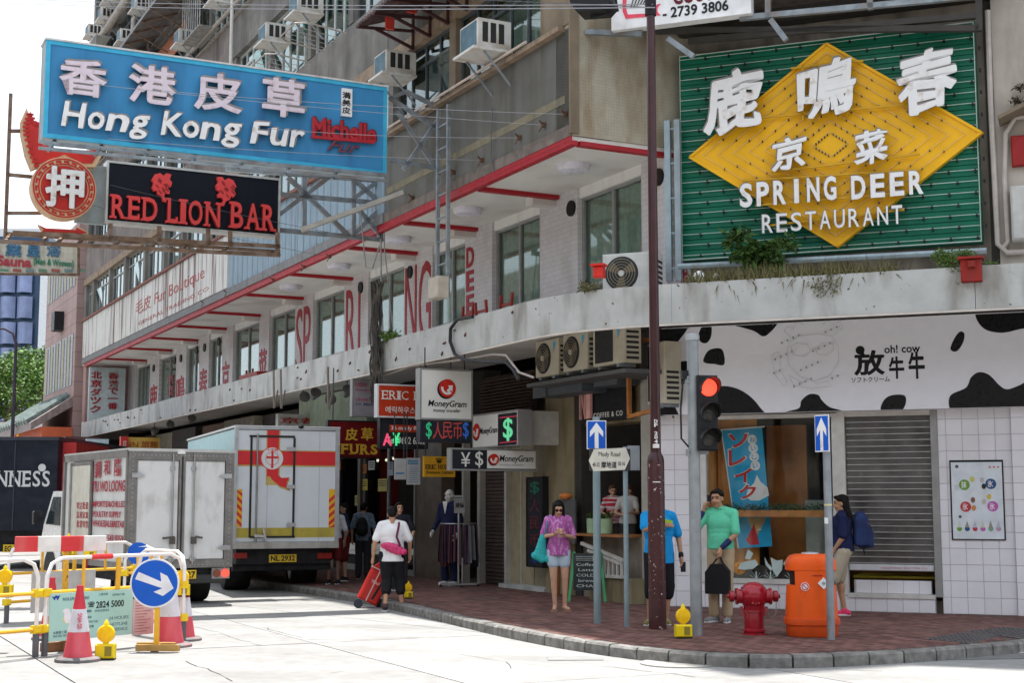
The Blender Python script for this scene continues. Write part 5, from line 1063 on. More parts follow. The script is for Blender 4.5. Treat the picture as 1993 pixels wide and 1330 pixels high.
# grey ribbed awning soffit running up the far part
b = B(); b.add([(-34, -1.8, 17.35), (-20, -1.8, 17.35), (-20, -2.95, 16.9), (-34, -2.95, 16.9), (-34, -1.8, 17.25), (-20, -1.8, 17.25), (-20, -2.95, 16.8), (-34, -2.95, 16.8)], [(0, 1, 2, 3), (7, 6, 5, 4), (3, 2, 6, 7), (0, 4, 5, 1), (0, 3, 7, 4), (1, 5, 6, 2)])
t = thing('long_awning', 'long grey sheet awning along an upper floor above the blue sign', 'awning', FA, -27, 16.9, 1.8); part(t, 'sheet', b, M('grey_sheet_metal', (.2, .2, .2), .6, .3, var=.25, dirt=(.1, .08, .06), dscale=(2, 2, 2)))
for k in range(12): x = -33.8 + k * 1.24; b = B(); b.bar((x, -1.8, 17.22), (x, -2.95, 16.77), .05); b.bar((x, -2.9, 16.8), (x, -1.8, 16.3), .04); part(t, 'rib', b, rusty)
b = B(); b.box(-31, -24, 16.0, 16.7, 1.76, 1.8); part(t, 'orange_board', b, M('orange_board', (.42, .16, .09), .7))
# cages on the far upper windows
for k, (s_, z_) in enumerate(((36, 13.9), (37, 18.2), (33, 21.2), (29, 15.1), (26, 18.3), (22, 12.2), (21, 15.2))):
    t = thing('window_cage', ('far lower', 'far middle', 'far top', 'shaded', 'upper', 'central low', 'central')[k] + ' metal window cage on the upper street front', 'window cage', FA, -s_, z_, 1.8, 'window cages'); m_ = M('cage_metal', (.42, .42, .4), .5, .3, var=.3)
    b = B(); b.box(-s_ - 1, -s_ + 1, z_ - .04, z_, 1.8, 2.4); part(t, 'shelf', b, M('cage_shelf', (.25, .24, .22), .6, var=.3)); b = B(); b.box(-s_ - 1, -s_ + 1, z_ + 1.5, z_ + 1.54, 1.8, 2.4); part(t, 'hood', b, m_)
    for j in range(9): x = -s_ - 1 + .25 * j; b = B(); b.bar((x, -2.38, z_), (x, -2.38, z_ + 1.5), .022); part(t, 'bar', b, m_)
# ---- overhead wires: each hangs between two real fixings
wm = M('wire', (.12, .12, .12), .6); wl = M('pale_wire', (.3, .3, .32), .5)
def wire(a, c, sag=.15, m=wm, r=.0045, lb=None):
    pts = [V(a).lerp(V(c), k / 10) + V((0, 0, -4 * sag * (k / 10) * (1 - k / 10))) for k in range(11)]; b = B(); b.tube(pts, r, 4); return solo('overhead_wire', lb or 'thin dark wire strung across the street', 'wire', FW, b, m, group='overhead wires')
def fa(px, py, o): x, z = FA.hit(px, py, o); return FA.P(x, z, o)
def ff(F, px, py, o=0): x, z = F.hit(px, py, o); return F.P(x, z, o)
pairs = [((1097, 222), (300, 175), 'thin stay wire from the wall corner to the top of the blue sign'), ((1055, 243), (150, 160), 'thin stay wire crossing the blue sign near its Chinese characters'), ((1008, 268), (520, 250), 'thin stay wire crossing the blue sign near the word Fur'), ((935, 312), (210, 270), 'thin stay wire crossing the bottom of the blue sign'), ((740, 470), (215, 360), 'thin stay wire across the red lion sign'), ((640, 500), (100, 380), 'thin stay wire ending at the round pawnshop sign')]
for (a, c, lb) in pairs: A_ = fa(*a, 1.78); C_ = ff(F1 if c[1] < 300 else F2, *c, .5); wire(A_, C_, .05, wl if c[1] < 300 else wm, lb=lb)
wire(atY(-40, 3, 40), atY(1275, 14, 18), .1, wl, .009, 'upper pale cable crossing the top of the picture to the lamp pole'); wire(atY(-40, -6, 40), atY(1270, 8, 18.1), .1, wl, .009, 'second pale cable crossing just above the first at the top'); wire(atY(500, -20, 30), atY(1275, 14, 18), .0, wm, .007, 'dark cable slanting down to the lamp pole at the top')
for k, (px, py) in enumerate(((1097, 222), (1055, 243), (1008, 268), (935, 312), (880, 335), (800, 385), (640, 500), (590, 520), (530, 545), (440, 570), (395, 590))):
    x, z = FA.hit(px, py, 1.8); b = B(); b.box(x - .04, x + .03, z - .03, z + .04, 1.75, 1.8); b.bar((x, -1.78, z), (x + .06, -1.88, z + .05), .018); b.bar((x, -1.78, z), (x - .05, -1.83, z - .1), .014); solo('wire_anchor', 'rusty wire anchor ' + ('nearest the cream corner', 'second from the cream corner', 'third from the cream corner', 'just right of the steel ladder', 'just left of the steel ladder', 'at the end of the stay pole', 'below the lattice on the blue cladding', 'on the blue cladding, right one of a pair', 'on the blue cladding, left one of a pair', 'at the seam of white board and blue cladding', 'on the edge of the white board')[k], 'anchor', FA, b, M('rust', (.12, .06, .04), .9), group='wire anchors along the upper wall')
b = B(); b.tube([fa(958, 210, 1.8), fa(955, 300, 1.8), fa(960, 330, 1.8)], .012, 5); solo('dangling_cable', 'thin black cable dangling down the grey wall panel', 'cable', FW, b, wm)
b = B(); b.tube([ff(F2, 741, 465, 0), ff(F2, 742, 560, 0), ff(F2, 745, 660, 0)], .02, 6); b.tube([ff(F2, 700, 400, 0), ff(F2, 712, 520, 0), ff(F2, 725, 523, 0), ff(F2, 738, 480, 0)], .015, 6); b.tube([ff(F2, 748, 340, 0), ff(F2, 748, 480, 0), ff(F2, 765, 640, 0)], .014, 6); solo('dangling_cable', 'loose cables dangling from the inner end of the sign lattice', 'cable', FW, b, M('cable_grey', (.28, .28, .28), .6), True)
# ---- plants
def leafmat(n, c): return M(n, c, .55, var=.3, scale=14, isl=.4)
lg = leafmat('leaf_green', (.05, .1, .02)); ll = leafmat('leaf_light', (.1, .17, .035)); lb_ = leafmat('dry_weed', (.13, .12, .05))
def leaves(b, c, rad, n, size, droop=0, w=.35):
    for _ in range(n):
        while True:
            q = V([random.uniform(-1, 1) for _ in range(3)])
            if q.length < 1: break
        p = V(c) + V((q.x * rad[0], q.y * rad[1], q.z * rad[2])); d = V((random.gauss(0, 1), random.gauss(0, 1), random.gauss(-droop, .6))).normalized(); s_ = d.cross(V((random.gauss(0, 1), random.gauss(0, 1), 1))).normalized(); L_ = size * random.uniform(.6, 1.3)
        u = d.cross(s_) * L_ * .08
        b.add([p, p + d * L_ * .5 + s_ * L_ * w * .5 + u, p + d * L_, p + d * L_ * .5 - s_ * L_ * w * .5 + u], [(0, 1, 2, 3)])
    return b
def plant(nm, lb, F, px, py, o, clumps, leafm, size, stems=True, w=.35, droop=0):
    x, z = F.hit(px, py, o); t = thing(nm, lb, 'plant', F, x, z, o); b = B(); st = B()
    for (cx_, cy_, r, n) in clumps:
        u, v_ = F.hit(cx_, cy_, o); rr = abs(F.hit(cx_ + r, cy_, o)[0] - u); leaves(b, (u, -o, v_), (rr, rr * .8, rr * .7), n, size, droop, w)
        st.tube([(x, -o, z), ((x + u) / 2 + .03, -o + .02, (z + v_) / 2 + .05), (u, -o, v_)], [.012, .008, .004], 5)
    if stems: part(t, 'stem', st, M('plant_stem', (.12, .09, .05), .8))
    part(t, 'foliage', b, leafm, kind='stuff'); return t
plant('shrub', 'leafy green shrub growing in front of the lower left of the green sign', FB, 1475, 528, .9, ((1440, 455, 24, 60), (1425, 465, 20, 40), (1480, 485, 28, 110), (1515, 475, 26, 70), (1465, 500, 30, 120), (1500, 510, 26, 90), (1535, 470, 16, 30), (1440, 490, 20, 50)), lg, .16, w=.4, droop=.5)
plant('creeper', 'bright green creeper spilling over the canopy edge beside the rusty red box', FB, 1850, 515, 1.95, ((1830, 497, 20, 300), (1855, 500, 24, 380), (1880, 495, 18, 250), (1860, 525, 16, 200), (1868, 550, 9, 80), (1900, 512, 16, 120), (1840, 510, 20, 200), (1930, 512, 10, 60)), ll, .05, droop=.4)
b = B(); random.seed(5)
for k in range(1500):
    px = random.triangular(1335, 1760, 1600) if k % 3 else random.uniform(1335, 1480); x = FB.hit(px, 540, 1.95)[0]; z = 4.8; h_ = random.uniform(.05, .3); lean = random.uniform(-.12, .12); out = random.uniform(-.5, .1)
    p = V((x, -1.9 - out, z)); tip = p + V((lean, -random.uniform(0, .12), h_ if random.random() < .72 else -h_ * 1.3)); s_ = V((.012, 0, .004)); b.add([p - s_, p + s_, tip], [(0, 1, 2)])
for px in range(1340, 1750, 9):
    x = FB.hit(px + random.uniform(-5, 5), 540, 1.95)[0]; leaves(b, (x, -1.85, 4.85), (.12, .25, .08), 22, .05)
for px in (1590, 1600, 1612, 1622): x = FB.hit(px, 560, 2.05)[0]; leaves(b, (x, -2.04, 4.68), (.1, .05, .18), 60, .05, 1)
solo('weeds', None, None, FB, b, lb_, kind='stuff')
b = B(); leaves(b, (FB.hit(1145, 560, 1.9)[0], -1.85, 4.88), (.18, .15, .08), 120, .08); leaves(b, (FA.hit(755, 663, 2.0)[0], -1.95, 4.86), (.25, .15, .1), 260, .07); solo('canopy_weeds', None, None, FB, leaves(B(), (FB.hit(1145, 560, 1.9)[0], -1.85, 4.88), (.18, .15, .08), 160, .08), lb_, kind='stuff'); solo('grass_tuft', None, None, FA, leaves(B(), (FA.hit(755, 663, 2.0)[0], -1.95, 4.88), (.3, .15, .1), 300, .1), ll, kind='stuff')
b = B(); x, z = FB.hit(1355, 540, 1.9); b.ball((x, -1.75, 4.93), (.09, .07, .1), 8, 6); b.ball((x + .24, -1.7, 4.9), (.06, .05, .08), 8, 6); solo('plastic_bag', 'crumpled white plastic bag among the weeds left under the green sign', 'bag', FB, b, M('plastic_white', (.75, .75, .75), .4))
# ---- right-hand wall fittings
def fbp(lb, pts, r=.035): b = B(); b.tube([pl(FB, *p, .2) for p in pts], r, 8); solo('pipe', lb, 'pipe', FB, b, M('pale_conduit', (.45, .4, .36), .6), True)
fbp('long pale pipe down the wall joint right of the green sign', ((1922, 20), (1928, 200), (1938, 400), (1942, 475), (1960, 492), (1993, 490)), .04); fbp('bent pale pipe right of the long one by the red panel', ((2010, 225), (1975, 230), (1957, 260), (1955, 350), (1962, 470), (1950, 485)), .035)
q = rect(FB, 1968, 262, 2030, 322, .2); b = B(); b.bbox(*q, .13, .22, .02); solo('metal_cabinet', 'dark red metal panel cut by the right edge of the picture', 'panel', FB, b, M('rust_red2', (.3, .02, .02), .5, dirt=(.15, .02, .02)))
q = rect(FB, 1968, 362, 2040, 468, .3); b = B(); b.bbox(*q, .13, .4, .03); solo('meter_box', 'pale grey box on the wall cut by the right edge of the picture', 'box', FB, b, M('box_grey', (.5, .49, .46), .5, dirt=(.35, .3, .25)))
b = B(); q0 = FB.hit(1945, 238, .3); q1 = FB.hit(2040, 190, .3); b.bar((q0[0], -.35, q0[1]), (q1[0], -.35, q1[1]), .5, .05); solo('small_hood', 'small slanted hood over the red panel at the right edge', 'hood', FB, b, brownc)
b = B(); leaves(b, pl(FB, 1985, 170, .25), (.08, .06, .05), 60, .07); b.join(leaves(B(), pl(FB, 1980, 195, .25), (.09, .06, .03), 50, .07)); solo('dead_plant', 'dry little plant growing out of the wall at the right edge', 'plant', FB, b, M('dead_leaf', (.08, .05, .03), .9))
# ---- far background down the street
pkm = M('pink_tile_wall', (.4, .28, .26), .7, var=.06, scale=1, dirt=(.26, .17, .15), damt=.5, dscale=(.8, .8, .4)); tilegrid(pkm, 1.2, .6, 0, (.7, .65, .65), .04)
pb = thing('pink_building', 'pink tiled building with dark strip windows and a tiled ledge beyond the corner block', 'building', FA, -46, 0, 2)
xe = FA.hit(87, 700, 2.0)[0]; b = B(); b.box(xe, -40.3, 0, 13.2, -10, 2.0); part(pb, 'wall', b, pkm)
dwm = M('pink_block_window', (.03, .04, .045), .25); cwm = M('beige_drape', (.42, .4, .32), .8, dirt=(.25, .23, .18), dscale=(6, 6, .2))
for z0, z1 in ((1.0, 4.6), (6.5, 8.6), (10.6, 12.2)):
    nW = 5
    for k in range(nW):
        a = xe + .4 + k * (-40.6 - xe - .4) / nW; w_ = (-40.6 - xe) / nW * .82; b = B(); b.box(a, a + w_, z0, z1, 1.9, 2.02); f_ = part(pb, 'window', b, dwm); c = B(); c.box(a + w_ * .08, a + w_ * .5, z0 + .05, z1 - .05, 2.02, 2.04); obj('drape', c.mesh('drape', cwm), f_)
        o = f_.children[0]; o.data.transform(X.Translation(-_off[f_.name]))
b = B(); b.add([(xe - 2, -2.0, 6.0), (-40.3, -2.0, 6.0), (-40.3, -3.6, 4.9), (xe - 2, -3.6, 4.9), (xe - 2, -2.0, 5.6), (-40.3, -2.0, 5.6), (-40.3, -3.6, 4.6), (xe - 2, -3.6, 4.6)], [(0, 1, 2, 3), (7, 6, 5, 4), (3, 2, 6, 7), (0, 3, 7, 4), (1, 5, 6, 2)]); part(pb, 'ledge_roof', b, M('ledge_tile', (.25, .2, .19), .6, var=.3))
for k in range(12): a = xe - 1.6 + k * (-40.6 - xe + 1.6) / 12; b = B(); b.tube([(a, -2.0, 6.05), (a, -3.65, 4.95)], .22, 7); part(pb, 'roof_tile_ridge', b, M('green_grey_tile', (.14, .18, .17), .5, var=.4), True)
b = B(); b.box(-44, -43.2, 9, 9.8, 2.0, 2.4); part(pb, 'loudspeaker', b, blk_)
b = B(); q = [FA.hit(px, py, 2.2) for px, py in ((82, 850), (82, 846), (131, 832), (131, 862), (82, 866))]; b.poly(q, 2.0, 3.2); part(pb, 'orange_awning', b, M('orange_awning', (.55, .12, .05), .6))
b = B(); b.poly([FA.hit(px, py, 3.3) for px, py in ((80, 858), (128, 850), (128, 990), (80, 990))], 2.1, 3.3); part(pb, 'shop_front', b, M('dull_shop_front', (.1, .05, .045), .7, var=.2))
tb = M('tower_blue_glass', (.03, .06, .11), .2, var=.2, scale=.3); tw = thing('glass_tower', 'dark blue hotel tower with rows of curtained bay windows far down the street', 'building', FW, -48, 0, -150); b = B()
def wq(l, t, r, bb, y): a = atY(l, t, y); c = atY(r, bb, y); return (a.x, c.x, c.z, a.z)
q = wq(-60, 460, 80, 860, 150); b.box(q[0], q[1], -1, q[3], -160, -150); part(tw, 'body', b, tb)
for j in range(7):
    for i in range(-2, 2):
        q = wq(1 + i * 33, 478 + j * 50, 29 + i * 33, 520 + j * 50, 149.6); vs = []; n = 8
        b = B()
        for k in range(n): 
            f0, f1 = k / n, (k + 1) / n; xx0, xx1 = q[0] + (q[1] - q[0]) * f0, q[0] + (q[1] - q[0]) * f1; o0, o1 = .6 * sin(pi * f0), .6 * sin(pi * f1); y_ = -149.6
            b.add([(xx0, -y_ - o0, q[2]), (xx1, -y_ - o1, q[2]), (xx1, -y_ - o1, q[3]), (xx0, -y_ - o0, q[3])], [(0, 1, 2, 3)])
        part(tw, 'window', b, M('tower_window', (.2, .24, .38), .3, var=.25, scale=.6, dirt=(.1, .13, .2), dscale=(2, 2, .1)))
q = wq(80, 500, 91, 860, 140); b = B(); b.box(q[0], q[1], 0, q[3], -150, -140); solo('white_tower', 'narrow white building edge beside the dark blue tower', 'building', FW, b, M('white_tower', (.6, .62, .63), .6))
q = wq(-60, 445, 75, 500, 220); b = B(); b.box(q[0], q[1], 0, q[3], -230, -220); solo('pale_tower', 'pale hazy building top above the sauna sign', 'building', FW, b, M('pale_tower', (.5, .52, .53), .7))
tlm = M('tree_leaf', (.09, .17, .03), .5, var=.4, scale=1.5, isl=.45)
for k, (px, py, y, r, lb) in enumerate(((12, 740, 95, 2.6, 'leafy tree at the left edge beyond the hoarding'), (58, 765, 90, 2.4, 'leafy tree just left of the pink building'), (-25, 760, 88, 3.0, 'leafy tree mostly outside the left edge of the picture'), (70, 728, 110, 2.0, 'taller tree rising behind the others near the pink building'))):
    p = atY(px, py, y); t = thing('tree', lb, 'tree', FW, p.x, 0, -y); random.seed(40 + k)
    b = B(); b.tube([(p.x, y, 0), (p.x + .2, y, p.z * .4), (p.x, y, p.z)], [.3, .22, .1], 8)
    for j in range(7): a = j * .9; b.tube([(p.x, y, p.z * .45), (p.x + cos(a) * r * .7, y + sin(a) * r * .7, p.z + random.uniform(-.5, 1))], [.12, .03], 5)
    part(t, 'trunk', b, M('bark', (.12, .09, .06), .9)); b = B()
    for j in range(34):
        while True:
            q = V([random.uniform(-1, 1) for _ in range(3)])
            if q.length < 1: break
        c = (p.x + q.x * r * 1.1, y + q.y * r, p.z + q.z * r * .95); leaves(b, c, (.9, .9, .6), 90, .3, .4, .6)
    part(t, 'crown', b, tlm, kind='stuff')
q = wq(-60, 822, 82, 856, 75); b = B(); b.box(q[0], q[1], 0, q[3], -75.3, -75); hd = thing('hoarding', 'white site hoarding at the far left below the trees', 'fence', FW, q[0], 0, -75); part(hd, 'panel', b, M('hoarding_white', (.6, .58, .56), .6))
q = wq(-10, 836, 20, 853, 74.8); b = B(); b.box(*q, -74.9, -74.8); solo('far_sign', 'yellow green sign on the hoarding at the left edge', 'sign', FW, b, M('yellow_green', (.5, .48, .2), .6)); q = wq(29, 834, 49, 853, 74.8)
t = thing('far_sign', 'small red sign with a number on the far hoarding', 'sign', FW, q[0], q[2], -74.8); b = B(); b.box(*q, -74.9, -74.8); part(t, 'panel', b, M('red_far', (.5, .05, .04), .6)); part(t, 'lettering', text('25', q[0] + .1, q[1] - .1, q[2] + .08, q[3] - .1, -74.8, -74.75, bold=.02), yl)
p = atY(24, 850, 60); t = thing('street_lamp', 'dark curved street lamp at the left edge in front of the trees', 'lamp', FW, p.x, 0, -60); z_ = atY(24, 668, 60).z; b = B(); b.tube([(p.x, 60, 0), (p.x, 60, z_), (p.x - .15, 60, z_ + .4), (p.x - .5, 60, z_ + .6), (p.x - 1.2, 60, z_ + .65)], [.09, .07, .05, .05, .05], 8); part(t, 'pole', b, M('lamp_dark', (.05, .04, .06), .5), True); b = B(); b.ball((p.x - 1.3, 60, z_ + .62), (.35, .15, .08), 10, 6); part(t, 'lamp_head', b, M('lamp_dark', (.05, .04, .06), .5), True)

# ================================================================ VEHICLES
def wheel(t, x, y0, y1, r, mat_rim=None):           # axle along local x between y0..y1 (x range), centre at o=y
    pass
tyre = M('tyre', (.02, .02, .02), .85, var=.3); rim = M('wheel_rim', (.25, .25, .25), .5, .5); under = M('chassis_black', (.018, .018, .02), .7, var=.4)
def mkwheel(t, x0, x1, o, r):
    b = B(); n = 22; m = X.Translation((0, 0, 0)); vs = []
    prof = [(r * .6, x0), (r * .94, x0), (r, x0 + .04), (r, x1 - .04), (r * .94, x1), (r * .6, x1)]
    for rr, x in prof: vs += [(x, -o + rr * cos(2 * pi * k / n), r + rr * sin(2 * pi * k / n)) for k in range(n)]
    b.add(vs, [(i * n + k, (i + 1) * n + k, (i + 1) * n + (k + 1) % n, i * n + (k + 1) % n) for i in range(5) for k in range(n)]); w = part(t, 'wheel', b, tyre, True)
    b = B(); q = [(x, -o + r * .6 * cos(2 * pi * k / n), r + r * .6 * sin(2 * pi * k / n)) for x in (x0 + .03, x1 - .03) for k in range(n)]; b.add(q, [tuple(range(n))[::-1], tuple(range(n, 2 * n))]); me = b.mesh('rim', rim); me.transform(X.Translation(-_off[t.name])); obj('rim', me, w)
trw = M('truck_white', (.66, .67, .66), .35, var=.03, dirt=(.4, .38, .34), damt=.55, dscale=(2, 2, .6), coat=.2); trg = M('truck_grey_frame', (.2, .19, .18), .5, .3, var=.15, dirt=(.32, .29, .25), damt=.4, dscale=(3, 3, 3))
rub = M('door_rubber', (.03, .03, .03), .7); chrome = M('truck_metal', (.45, .45, .45), .35, .8); lred = M('truck_red_paint', (.35, .02, .04), .5)
ylp = M('number_plate_yellow', (.75, .5, .03), .5)
# --- the small box van
cR = ground(451, 1104, .62); T1 = Frame((cR.x, cR.y, 0), 57); wx = -T1.hit(247, 1000)[0]; T1 = Frame(T1.P(-wx, 0), 57); S1 = Frame(T1.org, 147)
top = T1.hit(350, 878)[1]; Ls = -S1.hit(124, 950)[0]
v = thing('delivery_van', 'small white box van with grey door frames and red Chinese poultry lettering on its side', 'van', T1)
_wm[v.name] = T1.M.copy()
z0 = .62; b = B(); b.box(.02, wx - .02, z0, top - .02, -Ls, -.03); part(v, 'cargo_box', b, trw)
b = B()
for q in ((0, .15, z0, top), (wx - .15, wx, z0, top), (.15, wx - .15, top - .16, top), (.15, wx - .15, z0, z0 + .13), (wx / 2 - .05, wx / 2 + .05, z0 + .13, top - .16)): b.box(*q, -.05, .02)
part(v, 'rear_frame', b, trg)
for a, c in ((.15, wx / 2 - .05), (wx / 2 + .05, wx - .15)):
    b = B(); b.bbox(a + .01, c - .01, z0 + .14, top - .17, -.05, 0, .01); part(v, 'door', b, M('van_door_white', (.66, .66, .65), .4, var=.03, dirt=(.3, .28, .25), damt=.6, dscale=(3, 3, 1.5), dlo=.55))
b = B(); b.box(wx / 2 - .012, wx / 2 + .012, z0 + .1, top - .1, .02, .03); part(v, 'door_seal', b, rub)
for x in (wx / 2 - .17, wx / 2 + .2):
    b = B(); b.tube([(x, -.05, z0 + .05), (x, -.05, top - .05)], .016, 8); r_ = part(v, 'lock_rod', b, chrome, True)
    b = B(); b.bar((x - .16 * (1 if x < wx / 2 else -1), -.07, z0 + .5), (x + .04, -.07, z0 + .52), .035); b.box(x - .03, x + .06, z0 + .4, z0 + .52, .03, .07); part(v, 'door_handle', b, M('handle_dark', (.12, .11, .1), .5, .6))
    for zz in (z0 + .15, top - .3): b = B(); b.lathe([(.05, -.01), (.05, .02)], 12, axis=X.Translation((x, -.03, zz)) @ X.Rotation(R(90), 4, 'X')); part(v, 'rod_guide', b, chrome)
for x, s_ in ((.12, 1), (wx - .12, -1)):
    for zz in (z0 + .33, top - .42): b = B(); b.poly([(x - .07 * s_, zz - .04), (x + .05 * s_, zz - .04), (x + .17 * s_, zz), (x + .05 * s_, zz + .04), (x - .07 * s_, zz + .04)], .02, .045); part(v, 'hinge', b, chrome)
b = B(); b.box(-.01, wx + .01, top - .02, top + .03, -Ls, .03); part(v, 'roof', b, M('van_roof', (.5, .5, .48), .5))
b = B()
for k in range(26):
    z_ = z0 + .06 + k * (top - z0 - .1) / 25
    for x in (.075, wx - .075): b.box(x - .008, x + .008, z_ - .008, z_ + .008, .02, .026)
for k in range(24):
    x = .1 + k * (wx - .2) / 23
    for z_ in (top - .08, z0 + .05): b.box(x - .008, x + .008, z_ - .008, z_ + .008, .02, .026)
part(v, 'rivets', b, chrome, kind='stuff')
# side
b = B(); b.box(-Ls, 0, top - .12, top, -.02, .02); b.box(-Ls, 0, z0, z0 + .1, -.02, .02); b.box(-.06, 0, z0, top, -.02, .025); b.box(-Ls, -Ls + .1, z0, top, -.02, .02); wpart(v, S1, 'side_frame', b, trg)
d0 = S1.hit(142, 950)[0]; d1 = S1.hit(178, 950)[0]; b = B(); b.bbox(d0, d1, z0 + .1, top - .2, .0, .03, .01); wpart(v, S1, 'side_door', b, M('van_cream', (.6, .58, .5), .5, dirt=(.4, .37, .3), dscale=(1, 1, .5)))
b = B(); 
for q in ((d0 - .06, d0, z0 + .1, top - .14), (d1, d1 + .06, z0 + .1, top - .14), (d0, d1, top - .2, top - .14)): b.box(*q, .0, .035)
wpart(v, S1, 'door_frame', b, trg)
b = B(); b.tube([(d0 + .03, -.06, z0 + .12), (d0 + .03, -.06, top - .16)], .02, 6); wpart(v, S1, 'lock_rod', b, chrome)
def st(s, l, t, r, bb, **k): wpart(v, S1, 'lettering', tx(S1, s, l, t, r, bb, .004, .004, **k), lred)
st('調', 184, 898, 196, 932, bold=.02); st('和', 202, 896, 214, 926, bold=.02); st('隆', 222, 893, 236, 928, bold=.02)
st('TIU WO LOONG', 180, 936, 244, 958, bold=.02); st('IMPORTED&CHILLED', 180, 976, 244, 988, bold=.02); st('POULTRY SUPPLY', 181, 996, 236, 1008, bold=.02); st('WHOLESALE&RETAIL', 180, 1014, 243, 1027, bold=.02); st('2543 9359', 205, 1042, 240, 1057, bold=.02)
for k in range(3): wpart(v, S1, 'lettering', tx(S1, ('零沽批發', '急凍家禽', '批發零售')[k], 149, 978 + k * 18, 172, 992 + k * 18, .031, .004), lred)
# cab
b = B(); cl_ = Ls + .12; prof = [(-cl_, .45), (-cl_, 1.93), (-cl_ - .75, 1.93), (-cl_ - 1.35, 1.3), (-cl_ - 1.5, 1.0), (-cl_ - 1.52, .45)]
prof2 = [(x, z) for x, z in prof]; b.poly(prof2, -wx + .15, -.05); wpart(v, S1, 'cab', b, M('van_cab_white', (.7, .7, .7), .25, var=.02, coat=.5), True)
b = B(); b.poly([(-cl_ - .2, 1.28), (-cl_ - .2, 1.82), (-cl_ - .72, 1.82), (-cl_ - 1.18, 1.3)], -.06, -.04); wpart(v, S1, 'side_window', b, M('dark_car_glass', (.02, .03, .035), .06))
b = B(); b.bbox(-cl_ - 1.45, -cl_ - 1.3, 1.3, 1.55, .0, .16, .02); wpart(v, S1, 'mirror', b, blk_)
b = B(); n = 16; c_ = (-cl_ - .8, .42); b.poly([(c_[0] + .4 * cos(pi * k / n), c_[1] + .4 * sin(pi * k / n)) for k in range(n + 1)], -.06, -.035); wpart(v, S1, 'wheel_arch', b, rub)
b = B(); b.box(.1, wx - .1, .4, z0, -Ls - 1.4, -.1); part(v, 'chassis', b, under)
b = B(); b.bbox(.12, wx - .1, .35, .5, -.15, -.02, .02); part(v, 'bumper', b, M('bumper_dark', (.05, .05, .05), .5))
for x0, x1, o in ((.15, .32, -.95), (wx - .45, wx - .12, -.95), (.1, .3, -Ls - .9), (wx - .35, wx - .1, -Ls - .9)): mkwheel(v, x0, x1, o, .31)
q = rect(T1, 413, 1106, 447, 1127, 0); b = B(); b.box(*q, -.06, -.01); part(v, 'lamp_cluster', b, M('lamp_housing', (.3, .29, .28), .5)); 
for x, zc, m_ in ((q[0] + .08, 0, M('tail_lens', (.25, .08, .05), .2, dirt=(.4, .3, .2))), (q[1] - .08, 0, M('brake_lamp', (.6, .02, .02), .2, emit=(1, .05, .03), es=1.3))): b = B(); b.disc(x, (q[2] + q[3]) / 2, .065, -.01, .015, 18); part(v, 'tail_lamp', b, m_)
q = rect(T1, 330, 1111, 382, 1128, .02); b = B(); b.box(*q, 0, .02); pt = part(v, 'number_plate', b, ylp); part(v, 'plate_lettering', tx(T1, '927', 356, 1113, 380, 1126, .02, .004, bold=.03), blk_)
b = B(); b.bar((wx / 2 - .1, -.03, top - .03), (wx / 2 + .03, -.03, top - .03), .05); part(v, 'top_lamp', b, whl)
# --- the big truck
cR = ground(658, 1065, .87); T2 = Frame((cR.x, cR.y, 0), 69.2); w2 = -T2.hit(456, 950)[0]; T2 = Frame(T2.P(-w2, 0), 69.2); S2 = Frame(T2.org, 159.2); top2 = T2.hit(560, 834)[1]; z0 = .87; L2 = 6.4
v = thing('box_truck', 'big white truck with a red cross band, round emblem and yellow bottom stripe', 'truck', T2); _wm[v.name] = T2.M.copy()
b = B(); b.box(.02, w2 - .02, z0, top2 - .02, -L2, -.04); part(v, 'cargo_box', b, M('truck_teal_side', (.4, .6, .62), .45, var=.06, dirt=(.5, .63, .64), damt=.4, dscale=(.5, .5, 3)))
b = B(); b.bbox(.04, w2 - .04, z0 + .1, top2 - .04, -.04, 0, .01); part(v, 'rear_panel', b, M('truck_rear_white', (.64, .67, .7), .35, var=.02, dirt=(.42, .42, .42), damt=.4, dscale=(1, 1, 1)))
b = B()
for q in ((-.01, .05, z0, top2 + .02), (w2 - .08, w2, z0, top2 + .02), (.05, w2 - .08, top2 - .03, top2 + .02)): b.box(*q, -.1, .03)
part(v, 'corner_post', b, M('truck_alu_post', (.42, .43, .44), .4, .5))
b = B(); b.box(0, w2, z0 - .02, z0 + .1, -.1, .05); part(v, 'sill_rail', b, M('dirty_alu', (.4, .39, .36), .5, .4, dirt=(.2, .18, .15)))
b = B(); b.box(-.012, w2 + .01, top2 + .005, top2 + .04, -L2, .03); part(v, 'roof', b, M('truck_roof', (.6, .6, .6), .5))
def tr_(nm, q, o0, o1, m_): b = B(); b.box(*rect(T2, *q, o1), o0, o1); return part(v, nm, b, m_)
rd = M('cross_red', (.62, .03, .035), .4, var=.05); gld = M('gold_line', (.5, .38, .12), .5)
tr_('gold_border', (458, 877, 656, 909), .0, .003, gld); tr_('gold_border', (518, 838, 545, 945), .0, .0025, gld)
tr_('red_band', (458, 879, 656, 906), .0, .006, rd); tr_('red_band', (520, 838, 542.5, 928), .0, .0075, rd)
b = B()
for k in range(30): z_ = z0 + .15 + k * (top2 - z0 - .25) / 29; b.box(.018, .032, z_ - .008, z_ + .008, .03, .036); b.box(w2 - .045, w2 - .03, z_ - .008, z_ + .008, .03, .036)
part(v, 'rivets', b, chrome, kind='stuff')
for xs in (.62, 1.62): b = B(); b.box(xs, xs + .006, z0 + .12, top2 - .05, 0, .002); part(v, 'panel_seam', b, M('seam_grey', (.25, .26, .27), .6))
tr_('yellow_stripe', (458, 1028, 656, 1047), .0, .005, M('dirty_yellow', (.45, .36, .06), .6, dirt=(.25, .2, .08)))
